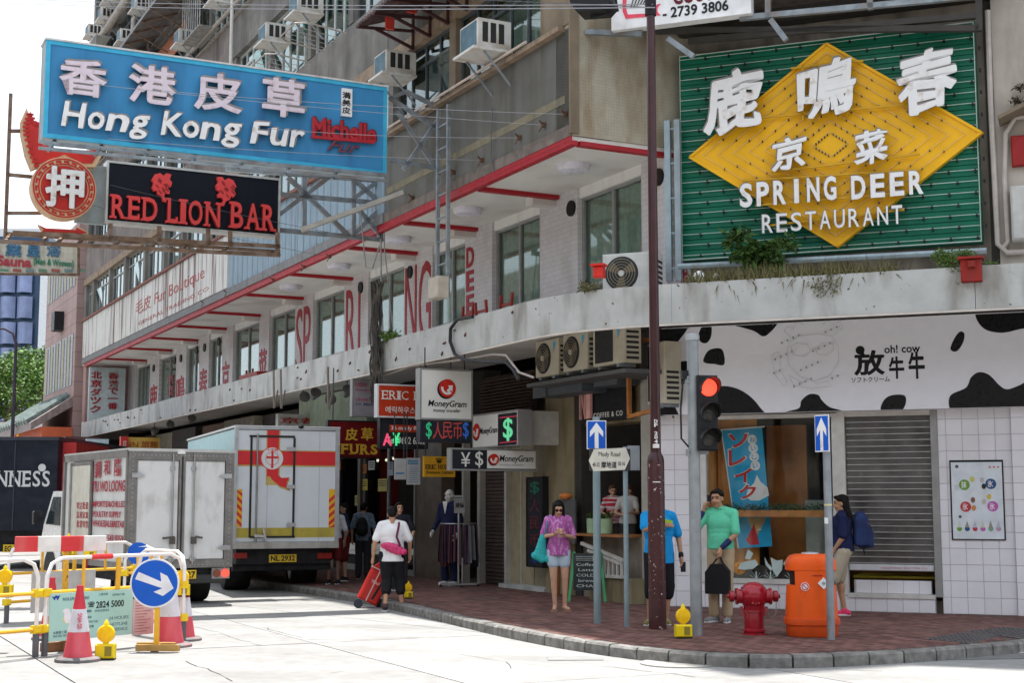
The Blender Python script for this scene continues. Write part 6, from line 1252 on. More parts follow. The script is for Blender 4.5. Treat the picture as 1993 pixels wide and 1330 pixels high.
cx, cz = T2.hit(530, 893, .01); k_ = (T2.hit(552, 893, .01)[0] - cx); b = B(); b.disc(cx, cz, k_ * 1.03, 0, .0085, 32); part(v, 'emblem_rim', b, rd); b = B(); b.disc(cx, cz, k_ * .96, .0, .011, 32); part(v, 'emblem_disc', b, trw); b = B(); b.ring(cx, cz, k_ * .56, k_ * .6, .011, .013); 
b.box(cx - .02, cx + .02, cz - .16, cz + .12, .011, .0135); b.box(cx - .09, cx + .09, cz + .0, cz + .04, .011, .0138)
for dx, dz in ((0, .12), (-.09, .02), (.09, .02), (0, -.16)): b.disc(cx + dx, cz + dz, .026, .011, .0142, 8)
part(v, 'emblem_cross', b, rd); part(v, 'emblem_lettering', text('十字牌', cx - k_ * .5, cx + k_ * .5, cz + k_ * .62, cz + k_ * .88, .011, .014, bold=.02), rd)
rb_ = [(520, 910), (543, 910), (541, 925), (548, 931), (564, 930), (558, 940), (564, 953), (545, 947), (530, 935), (521, 922)]
g_ = B(); q = [T2.hit(px, py, .01) for px, py in rb_]; g_.poly([(x + .01, z - .035) for x, z in q], 0, .0062); part(v, 'ribbon_edge', g_, gld); b = B(); b.poly(q, 0, .0088); part(v, 'ribbon', b, rd)
b = B()
for q in ((486, 849, 490, 1047), (570, 853, 574, 1047), (486, 848, 574, 852), (486, 1044, 574, 1048)): b.box(*rect(T2, *q, .02), .0, .022)
part(v, 'door_seal', b, rub)
x, z = T2.hit(500, 950, .05); b = B(); b.tube([(x, -.05, z0 + .1), (x, -.05, top2 - .12)], .018, 8); part(v, 'lock_rod', b, chrome, True)
for py in (875, 948, 1022): x, z = T2.hit(570, py, .03); b = B(); b.box(x - .12, x + .05, z - .035, z + .035, .022, .04); part(v, 'hinge', b, chrome)
x, z = T2.hit(507, 1040, .06); b = B(); b.bar((x - .12, -.05, z - .03), (x + .08, -.05, z - .05), .05); b.bar((x + .05, -.06, z + .1), (x + .1, -.06, z - .12), .04); part(v, 'door_handle', b, chrome)
for l, r in ((458, 471), (640, 654)):
    q = rect(T2, l, 953, r, 1027, .01); b = B(); b.box(*q, 0, .008); part(v, 'hazard_plate', b, M('hazard_yellow', (.75, .42, .02), .45)); n = 5; hh = (q[3] - q[2]) / n
    for k in range(n):
        b = B(); za = q[2] + k * hh; s_ = .12 if l > 500 else -.12; lo_ = max(q[2], za - s_ / 2); b.poly([(q[0], min(q[3], max(q[2], za - s_))), (q[1], min(q[3], max(q[2], za + s_ * 0))), (q[1], min(q[3], za + hh * .5)), (q[0], min(q[3], max(q[2], za + hh * .5 - s_)))], .008, .011); part(v, 'hazard_stripe', b, M('hazard_red', (.6, .04, .03), .45))
b = B(); b.box(.1, w2 - .1, .55, z0 - .02, -L2 - 1.5, -.2); b.box(.1, w2 - .1, .42, .55, -.5, -.35); part(v, 'chassis', b, under)
b = B(); b.bbox(.05, w2 - .08, .42, .56, -.4, -.3, .02); part(v, 'under_run_bar', b, under)
tr_('number_plate', (524, 1080, 577, 1095), -.2, -.17, ylp); part(v, 'plate_lettering', tx(T2, 'NL 2932', 527, 1082, 574, 1093, -.17, .004, bold=.03), blk_)
for l, r in ((455, 481), (618, 646)): tr_('tail_lamp', (l, 1077, r, 1088), -.2, -.16, M('tail_dim', (.3, .02, .015), .3))
for x0, x1, o in ((.1, .6, -1.7), (w2 - .6, w2 - .1, -1.7), (.1, .38, -L2 - .6), (w2 - .38, w2 - .1, -L2 - .6)): mkwheel(v, x0, x1, o, .42)
b = B(); b.bbox(.05, w2 - .05, .6, 2.3, -L2 - 1.9, -L2 - .15, .2); part(v, 'cab', b, trw)
for x in (.3, w2 - .35): b = B(); b.box(x - .05, x + .05, .3, .95, -2.4, -2.35); part(v, 'mud_flap', b, rub)
b = B(); b.ball((w2 * .62, -.02, top2 + .03), (.06, .05, .04), 8, 5); part(v, 'roof_lamp', b, blk_)
# --- the dark beer lorry at the far left
gx = atY(112, 900, 37).x; GZ = atY(60, 853, 37).z; G = Frame((gx - 2.6, 37, 0), 90); SG = Frame((gx, 37, 0), 0)
v = thing('beer_lorry', 'dark navy curtain-sided lorry with large pale brewery lettering at the left edge', 'lorry', G); _wm[v.name] = G.M.copy()
nvy = M('navy_tarpaulin', (.008, .012, .022), .4, var=.3, dirt=(.03, .035, .05), damt=.5, dscale=(1, 1, 3)); b = B(); b.box(0, 2.6, 1.0, GZ - .06, -7, 0); part(v, 'body', b, nvy); b = B(); b.box(-.02, 2.62, GZ - .06, GZ + .03, -7, .03); part(v, 'roof_edge', b, M('navy_edge', (.04, .045, .06), .4))
l0 = G.hit(-64, 930)[0]; l1 = G.hit(98, 930)[0]; zt_ = G.hit(50, 917)[1]; zb_ = G.hit(50, 948)[1]; part(v, 'lettering', serif_text('GUINNESS', l0, l1, zb_, zt_, 0, .01, bold=.012, th=.08), M('silver_lettering', (.55, .56, .56), .4))
b = B(); q = G.hit(28, 900); b.box(q[0], q[0] + .03, 1.0, GZ - .1, 0, .02); part(v, 'curtain_pole', b, M('navy_edge', (.04, .045, .06), .4))
b = B(); b.box(2.6, 2.95, .9, GZ - .1, -3.5, -.4); part(v, 'red_headboard', b, M('lorry_red', (.4, .03, .03), .5, var=.1))
b = B(); b.box(0.05, 2.5, .45, 1.0, -7, -.2); part(v, 'chassis', b, under); q = rect(G, 6, 1061, 27, 1076, .01); b = B(); b.box(*q, -.1, .01); part(v, 'number_plate', b, ylp); part(v, 'plate_lettering', tx(G, 'EG', 9, 1063, 22, 1074, .01, .005, bold=.03), blk_)
for x0, x1, o in ((.05, .4, -1.5), (2.2, 2.55, -1.5)): mkwheel(v, x0, x1, o, .45)
b = B(); b.disc(G.hit(82, 911)[0], G.hit(82, 911)[1], .1, 0, .012, 16); part(v, 'crest', b, M('silver_lettering', (.55, .56, .56), .4))

# ================================================================ ROADWORKS CORNER
wt = M('barrier_white', (.78, .76, .74), .4, var=.03, dirt=(.5, .4, .3), damt=.4, dscale=(6, 6, 6)); yt = M('barrier_yellow', (.78, .42, .04), .45, var=.08, dirt=(.4, .25, .1), damt=.4, dscale=(6, 6, 6)); rdt = M('barrier_red', (.62, .04, .04), .45); knob = M('yellow_joint', (.8, .55, .02), .4); foot = M('barrier_foot', (.12, .12, .13), .6)
def barrier(lb, F, x0, x1, h=1.08, bars_=3, sleeves=True, hy=.7, ly=.3, wide=False):
    t = thing('pedestrian_barrier', lb, 'barrier', F, x0, 0, 0); r = .2
    b = B(); b.tube([(x0, 0, .2), (x0, 0, h - r), (x0 + .06, 0, h - .06), (x0 + r, 0, h), (x1 - r, 0, h), (x1 - .06, 0, h - .06), (x1, 0, h - r), (x1, 0, .2)], .023, 8); part(t, 'frame_tube', b, wt, True)
    for z in (hy, ly): b = B(); b.tube([(x0 + .03, 0, z), (x1 - .03, 0, z)], .022, 8); part(t, 'rail', b, yt, True)
    for k in range(bars_):
        x = x0 + (x1 - x0) * (k + 1) / (bars_ + 1); b = B(); b.bar((x, 0, hy), (x, 0, h), .05 if k % 2 else .025, .03); part(t, 'upright', b, yt)
        if k % 2: b = B(); b.bar((x, 0, ly), (x, 0, hy), .05, .03); part(t, 'upright', b, yt)
    for x in (x0, x1):
        b = B(); b.tube([(x, 0, 0), (x, 0, .3)], .036, 8); part(t, 'foot', b, foot, True)
        for z in (hy, ly): b = B(); b.bbox(x - .05, x + .05, z - .045, z + .045, -.045, .045, .015); part(t, 'joint', b, knob)
    if sleeves: b = B(); xm = x0 + (x1 - x0) * .3; b.tube([(xm, 0, h), (xm + .3, 0, h)], .032, 8); part(t, 'red_sleeve', b, rdt, True)
    return t
pA, pB = ground(86, 1278), ground(352, 1250); az = math.degrees(math.atan2(pB.x - pA.x, pB.y - pA.y)); FBr = Frame(pA, az); LB = (pB - pA).length
br1 = barrier('front pedestrian barrier carrying the pale green notice board, white over yellow rails', FBr, 0, LB, bars_=3)
barrier('pedestrian barrier cut by the left edge, left of the notice board', FBr, -2.1, -.12, bars_=2)
rA = ground(12, 1215); FR = Frame(rA, az); barrier('rear pedestrian barrier behind the red and white plank', FR, 0, 2.3, h=1.1, bars_=3)
rA = ground(240, 1212); FR2 = Frame(rA, az + 55); barrier('short pedestrian barrier behind the blue arrow sign, left one', FR2, 0, .5, h=1.08, bars_=1, sleeves=False)
barrier('pedestrian barrier closing the right end behind the blue arrow sign', Frame(pB, az - 75), -.05, 1.2, h=1.1, bars_=1, sleeves=False)
# notice boards
nb = thing('notice_board', 'pale green water works notice with phone number 2824 5000', 'notice', FBr, .5, .2, .05); q = rect(FBr, 97, 1152, 258, 1243, .05)
mint = M('mint_board', (.38, .6, .53), .5, var=.03); b = B(); b.box(*q, .03, .05); part(nb, 'board', b, mint)
part(nb, 'lettering', tx(FBr, '2824 5000', 187, 1170, 241, 1183, .05, .003, bold=.015), blk_); part(nb, 'lettering', tx(FBr, '☎', 171, 1172, 184, 1183, .05, .003, bold=.01), blk_)
gp = M('notice_print', (.12, .2, .22), .6)
for s_, l, t_, r, bb in (('WATER SUPPLIES DEPARTMENT', 122, 1163, 174, 1169, ), ('工程合約', 192, 1155, 210, 1160), ('CONTRACT NO.', 218, 1156, 243, 1160), ('查詢電話', 165, 1188, 178, 1193), ('ENQUIRIES', 185, 1187, 212, 1192), ('承建商', 163, 1200, 178, 1205), ('CONTRACTOR', 163, 1209, 190, 1213), ('開工日期', 163, 1218, 182, 1223), ('24 HOURS', 212, 1200, 250, 1206), ('HOTLINE', 215, 1212, 248, 1218), ('SERVICE', 222, 1222, 248, 1228), ('水務署工程', 103, 1229, 130, 1235), ('WATER WORKS', 103, 1236, 140, 1241)): part(nb, 'lettering', tx(FBr, s_, l, t_, r, bb, .05, .003), gp)
b = B(); q = [FBr.hit(px, py, .05) for px, py in ((101, 1162), (106, 1170), (109, 1164), (112, 1170), (117, 1160), (113, 1161), (109, 1160), (105, 1163))]; b.poly(q, .05, .053); part(nb, 'department_mark', b, M('dept_blue', (.03, .05, .3), .5))
for (cx_, cy_, rx, ry, c_) in ((131, 1200, 7, 14, (.75, .72, .75)), (131, 1206, 9, 8, (.7, .62, .2)), (128, 1190, 6, 4, (.75, .72, .75))):
    x, z = FBr.hit(cx_, cy_, .05); b = B(); b.disc(x, z, ry / 165, .05, .052 + .001 * ry / 14, 14, rx=rx / 150); part(nb, 'printed_figure', b, M('fig_%d' % int(c_[2] * 100), c_, .6))
nb2 = thing('notice_sheet', 'faded pink notice sheet right of the pale green board', 'notice', FBr, 1.5, .2, .03); q = rect(FBr, 259, 1166, 299, 1236, .04); b = B(); b.box(*q, .03, .04); part(nb2, 'sheet', b, M('pink_sheet', (.62, .45, .44), .6, dirt=(.7, .62, .6)))
b = B()
for k in range(11): b.box(q[0] + .03, q[1] - .05 - .05 * (k % 3), q[3] - .05 - k * .034, q[3] - .04 - k * .034, .04, .042)
part(nb2, 'print', b, M('pink_print2', (.45, .2, .2), .6), kind='stuff')
q = rect(FR, 62, 1112, 185, 1190, .04); b = B(); b.box(*q, .02, .04); solo('white_board', 'plain grey white board fixed to the rear barrier', 'board', FR, b, M('grey_white_board', (.55, .53, .5), .6, dirt=(.4, .37, .33)))
# red and white plank with its post
pp = ground(122, 1268); FPk = Frame(pp, 62); t = thing('barrier_plank', 'red and white striped plank on a rusty yellow post', 'barrier', FPk); qx = [FPk.hit(px, 1058)[0] for px in (28, 72, 117, 161, 205)]; zt_ = FPk.hit(120, 1044)[1]; zb_ = FPk.hit(120, 1074)[1]
for k in range(4): b = B(); b.bbox(qx[k], qx[k + 1], zb_, zt_, .02, .06, .005); part(t, 'red_band' if k % 2 == 0 else 'white_band', b, M('plank_red', (.58, .04, .045), .5, dirt=(.6, .3, .3), damt=.3) if k % 2 == 0 else M('plank_white', (.68, .66, .64), .5, dirt=(.5, .45, .4)))
b = B(); b.bar((0, 0, .05), (0, 0, zb_ + .1), .06); part(t, 'post', b, M('rusty_yellow', (.62, .34, .04), .6, var=.15, spots=(30, .6, (.2, .1, .04))))
b = B(); b.bar((-.25, -.1, .06), (.3, .1, .06), .1); b.bar((-.1, .25, .05), (.1, -.25, .05), .09); b.bar((0, 0, .45), (-.25, -.1, .1), .02); part(t, 'foot', b, M('rust_foot', (.28, .14, .08), .8, var=.3))
# cones
def cone(lb, px, py, h=.75, g='traffic cones'):
    p = ground(px, py); F = Frame(p, 90); t = thing('traffic_cone', lb, 'cone', F, group=g); s = h / .75
    b = B(); b.lathe([(.23 * s, 0), (.23 * s, .03), (.2 * s, .05), (.17 * s, .05)], 28); part(t, 'base', b, M('cone_base', (.14, .14, .14), .7, var=.4, dirt=(.4, .1, .1)), True)
    b = B(); r0, r1 = .155, .03; f = lambda z: (r0 + (r1 - r0) * z / .75) * s
    b.lathe([(f(.04), .04 * s), (f(.3), .3 * s)], 24); part(t, 'lower_sleeve', b, M('cone_pink_red', (.62, .07, .1), .45, var=.08, dirt=(.7, .3, .3), damt=.3), True)
    b = B(); b.lathe([(f(.3) + .004, .3 * s), (f(.53) + .004, .53 * s)], 24); part(t, 'white_sleeve', b, M('cone_white', (.62, .6, .64), .35, dirt=(.5, .35, .38), dscale=(9, 9, 3)), True)
    b = B(); b.lathe([(f(.53), .53 * s), (f(.72), .72 * s), (.035 * s, .73 * s), (.035 * s, .77 * s), (.0, .77 * s)], 24); part(t, 'tip', b, M('cone_red', (.55, .04, .06), .45), True); return t
t = cone('traffic cone in front of the pale green notice board, nearest the viewer', 151, 1288, .79)
b = B(); b.ring(0, 0, 0, 0, 0, 0) if 0 else None; part(t, 'lettering', tx(Frame(t.matrix_world.translation, 90), 'GO WING', 151, 1195, 160, 1225, .12, .01, bold=.02, rot=R(90)), M('cone_red', (.55, .04, .06), .45))
cone('traffic cone standing just behind the blue arrow sign', 328, 1260, .9); cone('thin traffic cone behind the right barrier end', 356, 1248, .75); cone('traffic cone behind the left side of the pale green board', 98, 1246, .75); cone('small traffic cone far behind the front barrier, under the plank', 165, 1170, .7)
def flash(lb, p, s=1.0, z=0.0):
    F = Frame((p.x, p.y, 0), 84); t = thing('warning_lamp', lb, 'lamp', F, 0, z, 0, 'yellow warning lamps'); ym = M('lamp_yellow', (.8, .58, .01), .4, var=.04); 
    b = B(); b.bbox(-.1 * s, .1 * s, z + .015, z + .16 * s, -.06 * s, .06 * s, .012); part(t, 'battery_box', b, ym); b = B(); b.box(-.1 * s, .1 * s, z, z + .015, -.06 * s, .06 * s); part(t, 'base', b, blk_)
    b = B(); b.box(-.0 * s, .07 * s, z + .04 * s, z + .14 * s, .06 * s, .064 * s); part(t, 'label', b, M('lamp_label', (.25, .2, .03), .6)); b = B()
    b.lathe([(.02 * s, -.045 * s), (.085 * s, -.035 * s), (.095 * s, 0), (.085 * s, .035 * s), (.02 * s, .045 * s)], 20, axis=X.Translation((0, 0, z + .265 * s)) @ X.Rotation(R(90), 4, 'X')); part(t, 'lens', b, M('lamp_lens', (.85, .5, .01), .2, var=.1, scale=20), True)
    b = B(); b.tube([(0, 0, z + .15 * s), (0, 0, z + .2 * s)], .03 * s, 8); b.lathe([(.03 * s, z + .35 * s), (.025 * s, z + .38 * s), (.006 * s, z + .41 * s)], 10); part(t, 'stem', b, ym, True); return t
flash('yellow warning lamp beside the nearest traffic cone', ground(205, 1285), 1.05); flash('yellow warning lamp on the pavement beside the traffic light pole', ground(1330, 1243, .13), .97, .13)
p = ground(352, 1250); flash('yellow warning lamp fixed high on the right barrier end', V((p.x, p.y, 0)), .9, .55); flash('yellow warning lamp on the rear barrier, left one of a pair', V((rA.x - .75, rA.y - .25, 0)), .8, .95); flash('yellow warning lamp on the rear barrier, right one of a pair', V((rA.x - .45, rA.y - .2, 0)), .8, .9); flash('yellow warning lamp at the left picture edge', V((ground(4, 1270).x, ground(4, 1270).y, 0)), .9, .62)
# blue arrow sign
p = ground(304, 1268); Fq = Frame(p, 88); t = thing('arrow_sign', 'round blue keep-right sign with a white slanting arrow on a yellow post', 'sign', Fq); cx, cz = Fq.hit(301, 1136, .05); r = Fq.hit(349, 1136, .05)[0] - cx
b = B(); b.disc(cx, cz, r, .03, .048, 40); part(t, 'rim', b, whl); b = B(); b.disc(cx, cz, r * .93, .048, .052, 40); part(t, 'disc', b, M('traffic_blue', (.01, .1, .5), .35, var=.08, scale=4))
q = [Fq.hit(px, py, .05) for px, py in ((263, 1128), (270, 1114), (314, 1133), (312, 1115), (326, 1122), (338, 1146), (317, 1161), (299, 1153), (316, 1146))]; b = B(); b.poly(q, .052, .056); part(t, 'arrow', b, M('sign_white', (.74, .73, .76), .4))
b = B(); b.bar((0, 0, .05), (0, -.01, cz), .055); part(t, 'post', b, yt); 
for a, c in (((-.2, -.12, .05), (.3, -.2, .05)), ((-.25, .15, .05), (.2, .1, .05)), ((0, .12, .04), (0, -.16, .04))): b = B(); b.bar(a, c, .07); part(t, 'foot_bar', b, M('ochre_steel', (.42, .25, .08), .6, var=.2))
p = ground(268, 1212); Fq = Frame(p, 88); t = thing('arrow_sign', 'smaller round blue sign half hidden behind the short barrier', 'sign', Fq); cx, cz = Fq.hit(270, 1078, .0); b = B(); b.disc(cx, cz, .16, 0, .02, 24); part(t, 'disc', b, M('traffic_blue', (.01, .1, .5), .35)); b = B(); b.bar((cx, 0, 0), (cx, 0, cz), .05); part(t, 'post', b, yt)

# ================================================================ STREET FURNITURE ON THE CORNER
pg = M('galvanised_pole', (.27, .29, .3), .5, .5, var=.15, dirt=(.42, .42, .42), damt=.3, dscale=(8, 8, 3)); pbg = M('pole_blue_grey', (.22, .29, .31), .45, .2, var=.08, dirt=(.15, .17, .17), damt=.4, dscale=(9, 9, 1))
def pole_to(F, px, py, r=.05): return F.hit(px, py)[1]
p = ground(1356, 1237, .13); Ft = Frame((p.x, p.y, 0), 78); t = thing('traffic_light', 'grey traffic light pole with a black three-lamp signal showing red', 'traffic light', Ft, 0, .13, 0); zt_ = Ft.hit(1347, 664)[1]
b = B(); b.lathe([(.072, .12), (.07, zt_)], 20); part(t, 'pole', b, pg, True); b = B(); b.lathe([(.075, zt_), (.085, zt_ + .01), (.085, zt_ + .07), (.06, zt_ + .09)], 20); part(t, 'cap', b, M('pole_cap', (.35, .37, .38), .5, .3), True)
q = (Ft.hit(1358, 800, .1)[0], Ft.hit(1396, 800, .1)[0], Ft.hit(1377, 878, .1)[1], Ft.hit(1377, 731, .1)[1]); b = B(); b.bbox(q[0], q[1], q[2], q[3], -.06, .14, .02); part(t, 'signal_box', b, blk_)
hh = (q[3] - q[2]) / 3; cxx = (q[0] + q[1]) / 2
for k in range(3):
    zc = q[2] + hh * (k + .5); r = .105; lit = k == 2
    b = B(); b.lathe([(r, 0), (r, .02), (r * .5, .045), (.002, .055)], 24, axis=X.Translation((cxx, -.14, zc)) @ X.Rotation(R(90), 4, 'X')); part(t, 'lens', b, M('red_lens_lit', (.7, .03, .02), .3, emit=(1, .06, .03), es=1.1) if lit else M('dark_lens', (.03, .03, .028), .15), True)
    b = B(); n = 14; vs = []
    for j in range(n + 1):
        a = pi * (-.15 + 1.3 * j / n); rr = r * 1.1
        vs += [(cxx + rr * cos(a), -.14, zc + rr * sin(a)), (cxx + rr * cos(a), -.14 - .2 * (.55 + .45 * sin(a)), zc + rr * sin(a) * .98), (cxx + (rr + .008) * cos(a), -.14, zc + (rr + .008) * sin(a)), (cxx + (rr + .008) * cos(a), -.14 - .2 * (.55 + .45 * sin(a)), zc + (rr + .008) * sin(a) * .98)]
    b.add(vs, [f for j in range(n) for f in ((4 * j, 4 * j + 4, 4 * j + 5, 4 * j + 1), (4 * j + 2, 4 * j + 3, 4 * j + 7, 4 * j + 6), (4 * j + 1, 4 * j + 5, 4 * j + 7, 4 * j + 3))]); part(t, 'visor', b, blk_, True)
for zz in (q[3] - .05, q[2] - .02): b = B(); b.box(-.08, q[0] + .15, zz - .02, zz + .02, -.05, .05); b.box(-.09, -.06, zz - .04, zz + .04, -.05, .05); part(t, 'bracket', b, pg)
b = B(); b.tube([(-.08, 0, q[3] + .03), (-.14, -.02, q[3] - .1), (-.17, -.02, q[3] - .4), (-.16, 0, q[2] + .15), (-.07, 0, q[2] + .05)], .012, 6); b.box(-.15, -.07, q[3] - .04, q[3] + .06, -.03, .03); part(t, 'cable', b, blk_, True)
# lamp pole
p = ground(1280, 1225, .13); Fl = Frame((p.x, p.y, 0), 90); z1_ = Fl.hit(1277, 893)[1]; t = thing('lamp_pole', 'tall maroon lamp pole with peeling paint and white number DF 2041', 'lamp post', Fl, 0, .13, 0)
mar = M('maroon_paint', (.045, .013, .014), .4, var=.15, coat=.3); marp = M('maroon_peeling', (.06, .018, .018), .45, var=.15, coat=.2, spots=(26, .68, (.5, .45, .42)))
b = B(); b.lathe([(.112, .12), (.108, z1_ - .05), (.1, z1_ - .02)], 24); part(t, 'lower_shaft', b, marp, True); b = B(); b.lathe([(.11, z1_ - .04), (.1, z1_ + .02), (.075, z1_ + .06), (.07, z1_ + .08)], 24); part(t, 'collar', b, mar, True)
b = B(); b.lathe([(.068, z1_ + .05), (.05, 10.2)], 20); part(t, 'upper_shaft', b, mar, True)
za, zb_ = Fl.hit(1277, 817)[1], Fl.hit(1277, 872)[1]; part(t, 'lettering', text('DF 2041', -.022, .022, zb_, za, .068, .072, bold=.03, vertical=True), whl); b = B(); b.box(-.04, .04, z1_ + .13, z1_ + .18, .05, .071); part(t, 'white_band', b, whl)
za = Fl.hit(1277, 940)[1]; b = B(); b.box(-.05, .045, za, za + .012, .09, .112); part(t, 'scratch', b, whl)
b = B(); zz = Fl.hit(1266, 30)[1]; b.lathe([(.075, zz), (.075, zz + .5)], 20); part(t, 'clamp', b, M('tar_black', (.02, .015, .02), .6), True)
# one-way and street name signs
def arrowface(t, F, q, o, white=whl):
    x0, x1, z0, z1 = q; w = x1 - x0; h = z1 - z0; cx = (x0 + x1) / 2
    b = B(); b.box(*q, o - .012, o); part(t, 'plate', b, whl); b = B(); b.box(x0 + w * .04, x1 - w * .04, z0 + h * .03, z1 - h * .03, o, o + .003); part(t, 'blue_face', b, M('traffic_blue', (.01, .1, .5), .35))
    pts = [(cx - w * .1, z0 + h * .03), (cx + w * .1, z0 + h * .03), (cx + w * .1, z0 + h * .6), (cx + w * .34, z0 + h * .42), (cx + w * .34, z0 + h * .62), (cx, z0 + h * .93), (cx - w * .34, z0 + h * .62), (cx - w * .34, z0 + h * .42), (cx - w * .1, z0 + h * .6)]
    b = B(); b.poly(pts, o + .003, o + .006); part(t, 'arrow', b, white)
p = ground(1163, 1214, .13); Fo = Frame((p.x, p.y, 0), 88); t = thing('one_way_sign', 'blue one-way sign with white up arrow above the Mody Road plate', 'sign', Fo, 0, .13, 0); b = B(); b.lathe([(.05, .12), (.05, Fo.hit(1161, 812)[1])], 18); part(t, 'pole', b, pbg, True); arrowface(t, Fo, rect(Fo, 1142, 819, 1180, 875, .07), .07)
p = ground(1220, 1221, .13); Fn = Frame((p.x, p.y, 0), 78); t = thing('street_name_sign', 'white hexagonal Mody Road street name plate with black ends on a grey post', 'sign', Fn, 0, .13, 0); b = B(); b.lathe([(.032, .12), (.032, Fn.hit(1220, 870)[1])], 16); part(t, 'pole', b, pbg, True)
b = B(); b.box(*rect(Fn, 1148, 874, 1227, 917, .06), .04, .06); part(t, 'black_board', b, M('name_black', (.04, .04, .04), .5)); q = [Fn.hit(px, py, .065) for px, py in ((1146, 897), (1156, 875), (1218, 872), (1226, 893), (1216, 915), (1155, 918))]; b = B(); b.poly(q, .06, .068); part(t, 'plate', b, M('name_plate', (.62, .6, .52), .5, dirt=(.45, .42, .35)))
part(t, 'lettering', tx(Fn, 'Mody Road', 1165, 880, 1207, 892, .068, .003, bold=.0), blk_); part(t, 'lettering', tx(Fn, '摩地道', 1170, 899, 1200, 912, .068, .003, bold=.02), blk_); part(t, 'lettering', tx(Fn, '48-32', 1153, 901, 1167, 909, .068, .003), blk_); part(t, 'lettering', tx(Fn, '30-16', 1203, 899, 1216, 907, .068, .003), blk_)
b = B(); b.box(*rect(Fn, 1222, 868, 1245, 916, -.1), -.12, -.1); part(t, 'rear_plate', b, M('dull_alu', (.3, .32, .34), .4, .5))
p = ground(1618, 1246, .13); Fo = Frame((p.x, p.y, 0), 140); t = thing('one_way_sign', 'narrow-looking blue one-way sign turned sideways above the orange bin', 'sign', Fo, 0, .13, 0); b = B(); b.lathe([(.045, .12), (.045, Frame(p, 90).hit(1612, 808)[1])], 18); part(t, 'pole', b, M('pole_scuffed', (.25, .27, .29), .5, .4, var=.15, dirt=(.5, .5, .48), damt=.4, dscale=(10, 10, 2)), True); q = rect(Fo, 1586, 808, 1613, 880, .06); arrowface(t, Fo, q, .06)
F9_ = Frame((p.x, p.y, 0), 90); za = F9_.hit(1618, 985)[1]; b = B(); b.lathe([(.047, za), (.047, za + .02)], 18); part(t, 'yellow_tape', b, M('cream_tape', (.6, .55, .3), .6)); za = F9_.hit(1618, 1020)[1]; b = B(); b.box(-.02, .03, za, za + .07, .04, .048); part(t, 'torn_sticker', b, whl)
# hydrant
p = ground(1468, 1235, .13); Fh = Frame((p.x, p.y, 0), 90); t = thing('fire_hydrant', 'glossy red fire hydrant with domed top and two capped side outlets', 'fire hydrant', Fh, 0, .13, 0); hr = M('hydrant_red', (.33, .008, .02), .25, var=.2, scale=4, dirt=(.1, .02, .02), damt=.5, dscale=(5, 5, 3), coat=.5, bump=.15, bscale=30, spots=(26, .7, (.1, .03, .03))); z = .12
b = B(); b.lathe([(.15, z), (.15, z + .02), (.125, z + .03), (.125, z + .04), (.14, z + .045), (.14, z + .065), (.118, z + .075), (.118, z + .27), (.13, z + .275), (.13, z + .295), (.12, z + .3), (.125, z + .35)], 30); part(t, 'barrel', b, hr, True)
b = B(); b.lathe([(.12, z + .34), (.15, z + .39), (.17, z + .45), (.168, z + .5), (.15, z + .56), (.11, z + .6), (.06, z + .625), (.002, z + .632)], 30); part(t, 'dome', b, hr, True)
for s_ in (-1, 1):
    M_ = X.Translation((0, 0, z + .46)) @ X.Rotation(R(90) * s_, 4, 'Y'); b = B(); b.lathe([(.085, .12), (.085, .19), (.1, .19), (.1, .215), (.05, .22)], 20, axis=M_); part(t, 'outlet', b, hr, True)
    b = B(); b.lathe([(.045, .21), (.045, .235), (.068, .24), (.068, .29), (.05, .295), (.025, .3), (.025, .32), (.002, .325)], 16, axis=M_); part(t, 'outlet_cap', b, hr, True)
b = B(); b.box(-.015, .0, 0, 0, 0, 0) if 0 else None; b.tube([(.27, -.02, z + .4), (.26, -.04, z + .25), (.2, -.04, z + .2), (.15, -.03, z + .27)], .007, 5); part(t, 'chain', b, M('chain_steel', (.3, .28, .26), .5, .7))
for s_ in (-1, 1): b = B(); b.box(s_ * .12, s_ * .155, z + .22, z + .34, -.02, .02, X.Rotation(R(15 * s_), 3, 'Y')); part(t, 'lug', b, hr)
part(t, 'lettering', text('K J 4', -.045, .045, z + .37, z + .4, .142, .16, bold=.02), M('hydrant_mark', (.5, .1, .1), .5))
# litter bin
p = ground(1591, 1243, .13); Fi = Frame((p.x, p.y + .3, 0), 92); t = thing('litter_bin', 'rounded orange plastic litter bin with dark side openings', 'litter bin', Fi, 0, .13, 0); ob = M('bin_orange', (.78, .1, .008), .32, var=.06, scale=3, dirt=(.45, .07, .02), damt=.6, dscale=(4, 4, 1.5), bump=.08, spots=(22, .72, (.55, .2, .1)))
def sup(prof, n=40, e=2.6, dfac=.8):
    b = B(); vs = []
    for w, z in prof:
        for k in range(n):
            a = 2 * pi * k / n; c, s_ = cos(a), sin(a); vs.append((w * abs(c) ** (2 / e) * (1 if c >= 0 else -1), w * dfac * abs(s_) ** (2 / e) * (1 if s_ >= 0 else -1), z))
    return b.add(vs, [(i * n + k, i * n + (k + 1) % n, (i + 1) * n + (k + 1) % n, (i + 1) * n + k) for i in range(len(prof) - 1) for k in range(n)] + [tuple(range(n))[::-1], tuple(range((len(prof) - 1) * n, len(prof) * n))])
z = .13; b = sup([(.29, z), (.3, z + .02), (.305, z + .13), (.325, z + .14), (.33, z + .2), (.325, z + .215)]); part(t, 'base_tray', b, M('bin_base_orange', (.6, .075, .012), .4, dirt=(.3, .05, .02)), True)
b = sup([(.31, z + .21), (.305, z + .3), (.295, z + .5), (.285, z + .6), (.275, z + .605)]); part(t, 'body', b, ob, True)
b = sup([(.245, z + .6), (.25, z + .78)]); part(t, 'liner', b, M('bin_dark', (.03, .012, .008), .6), True)
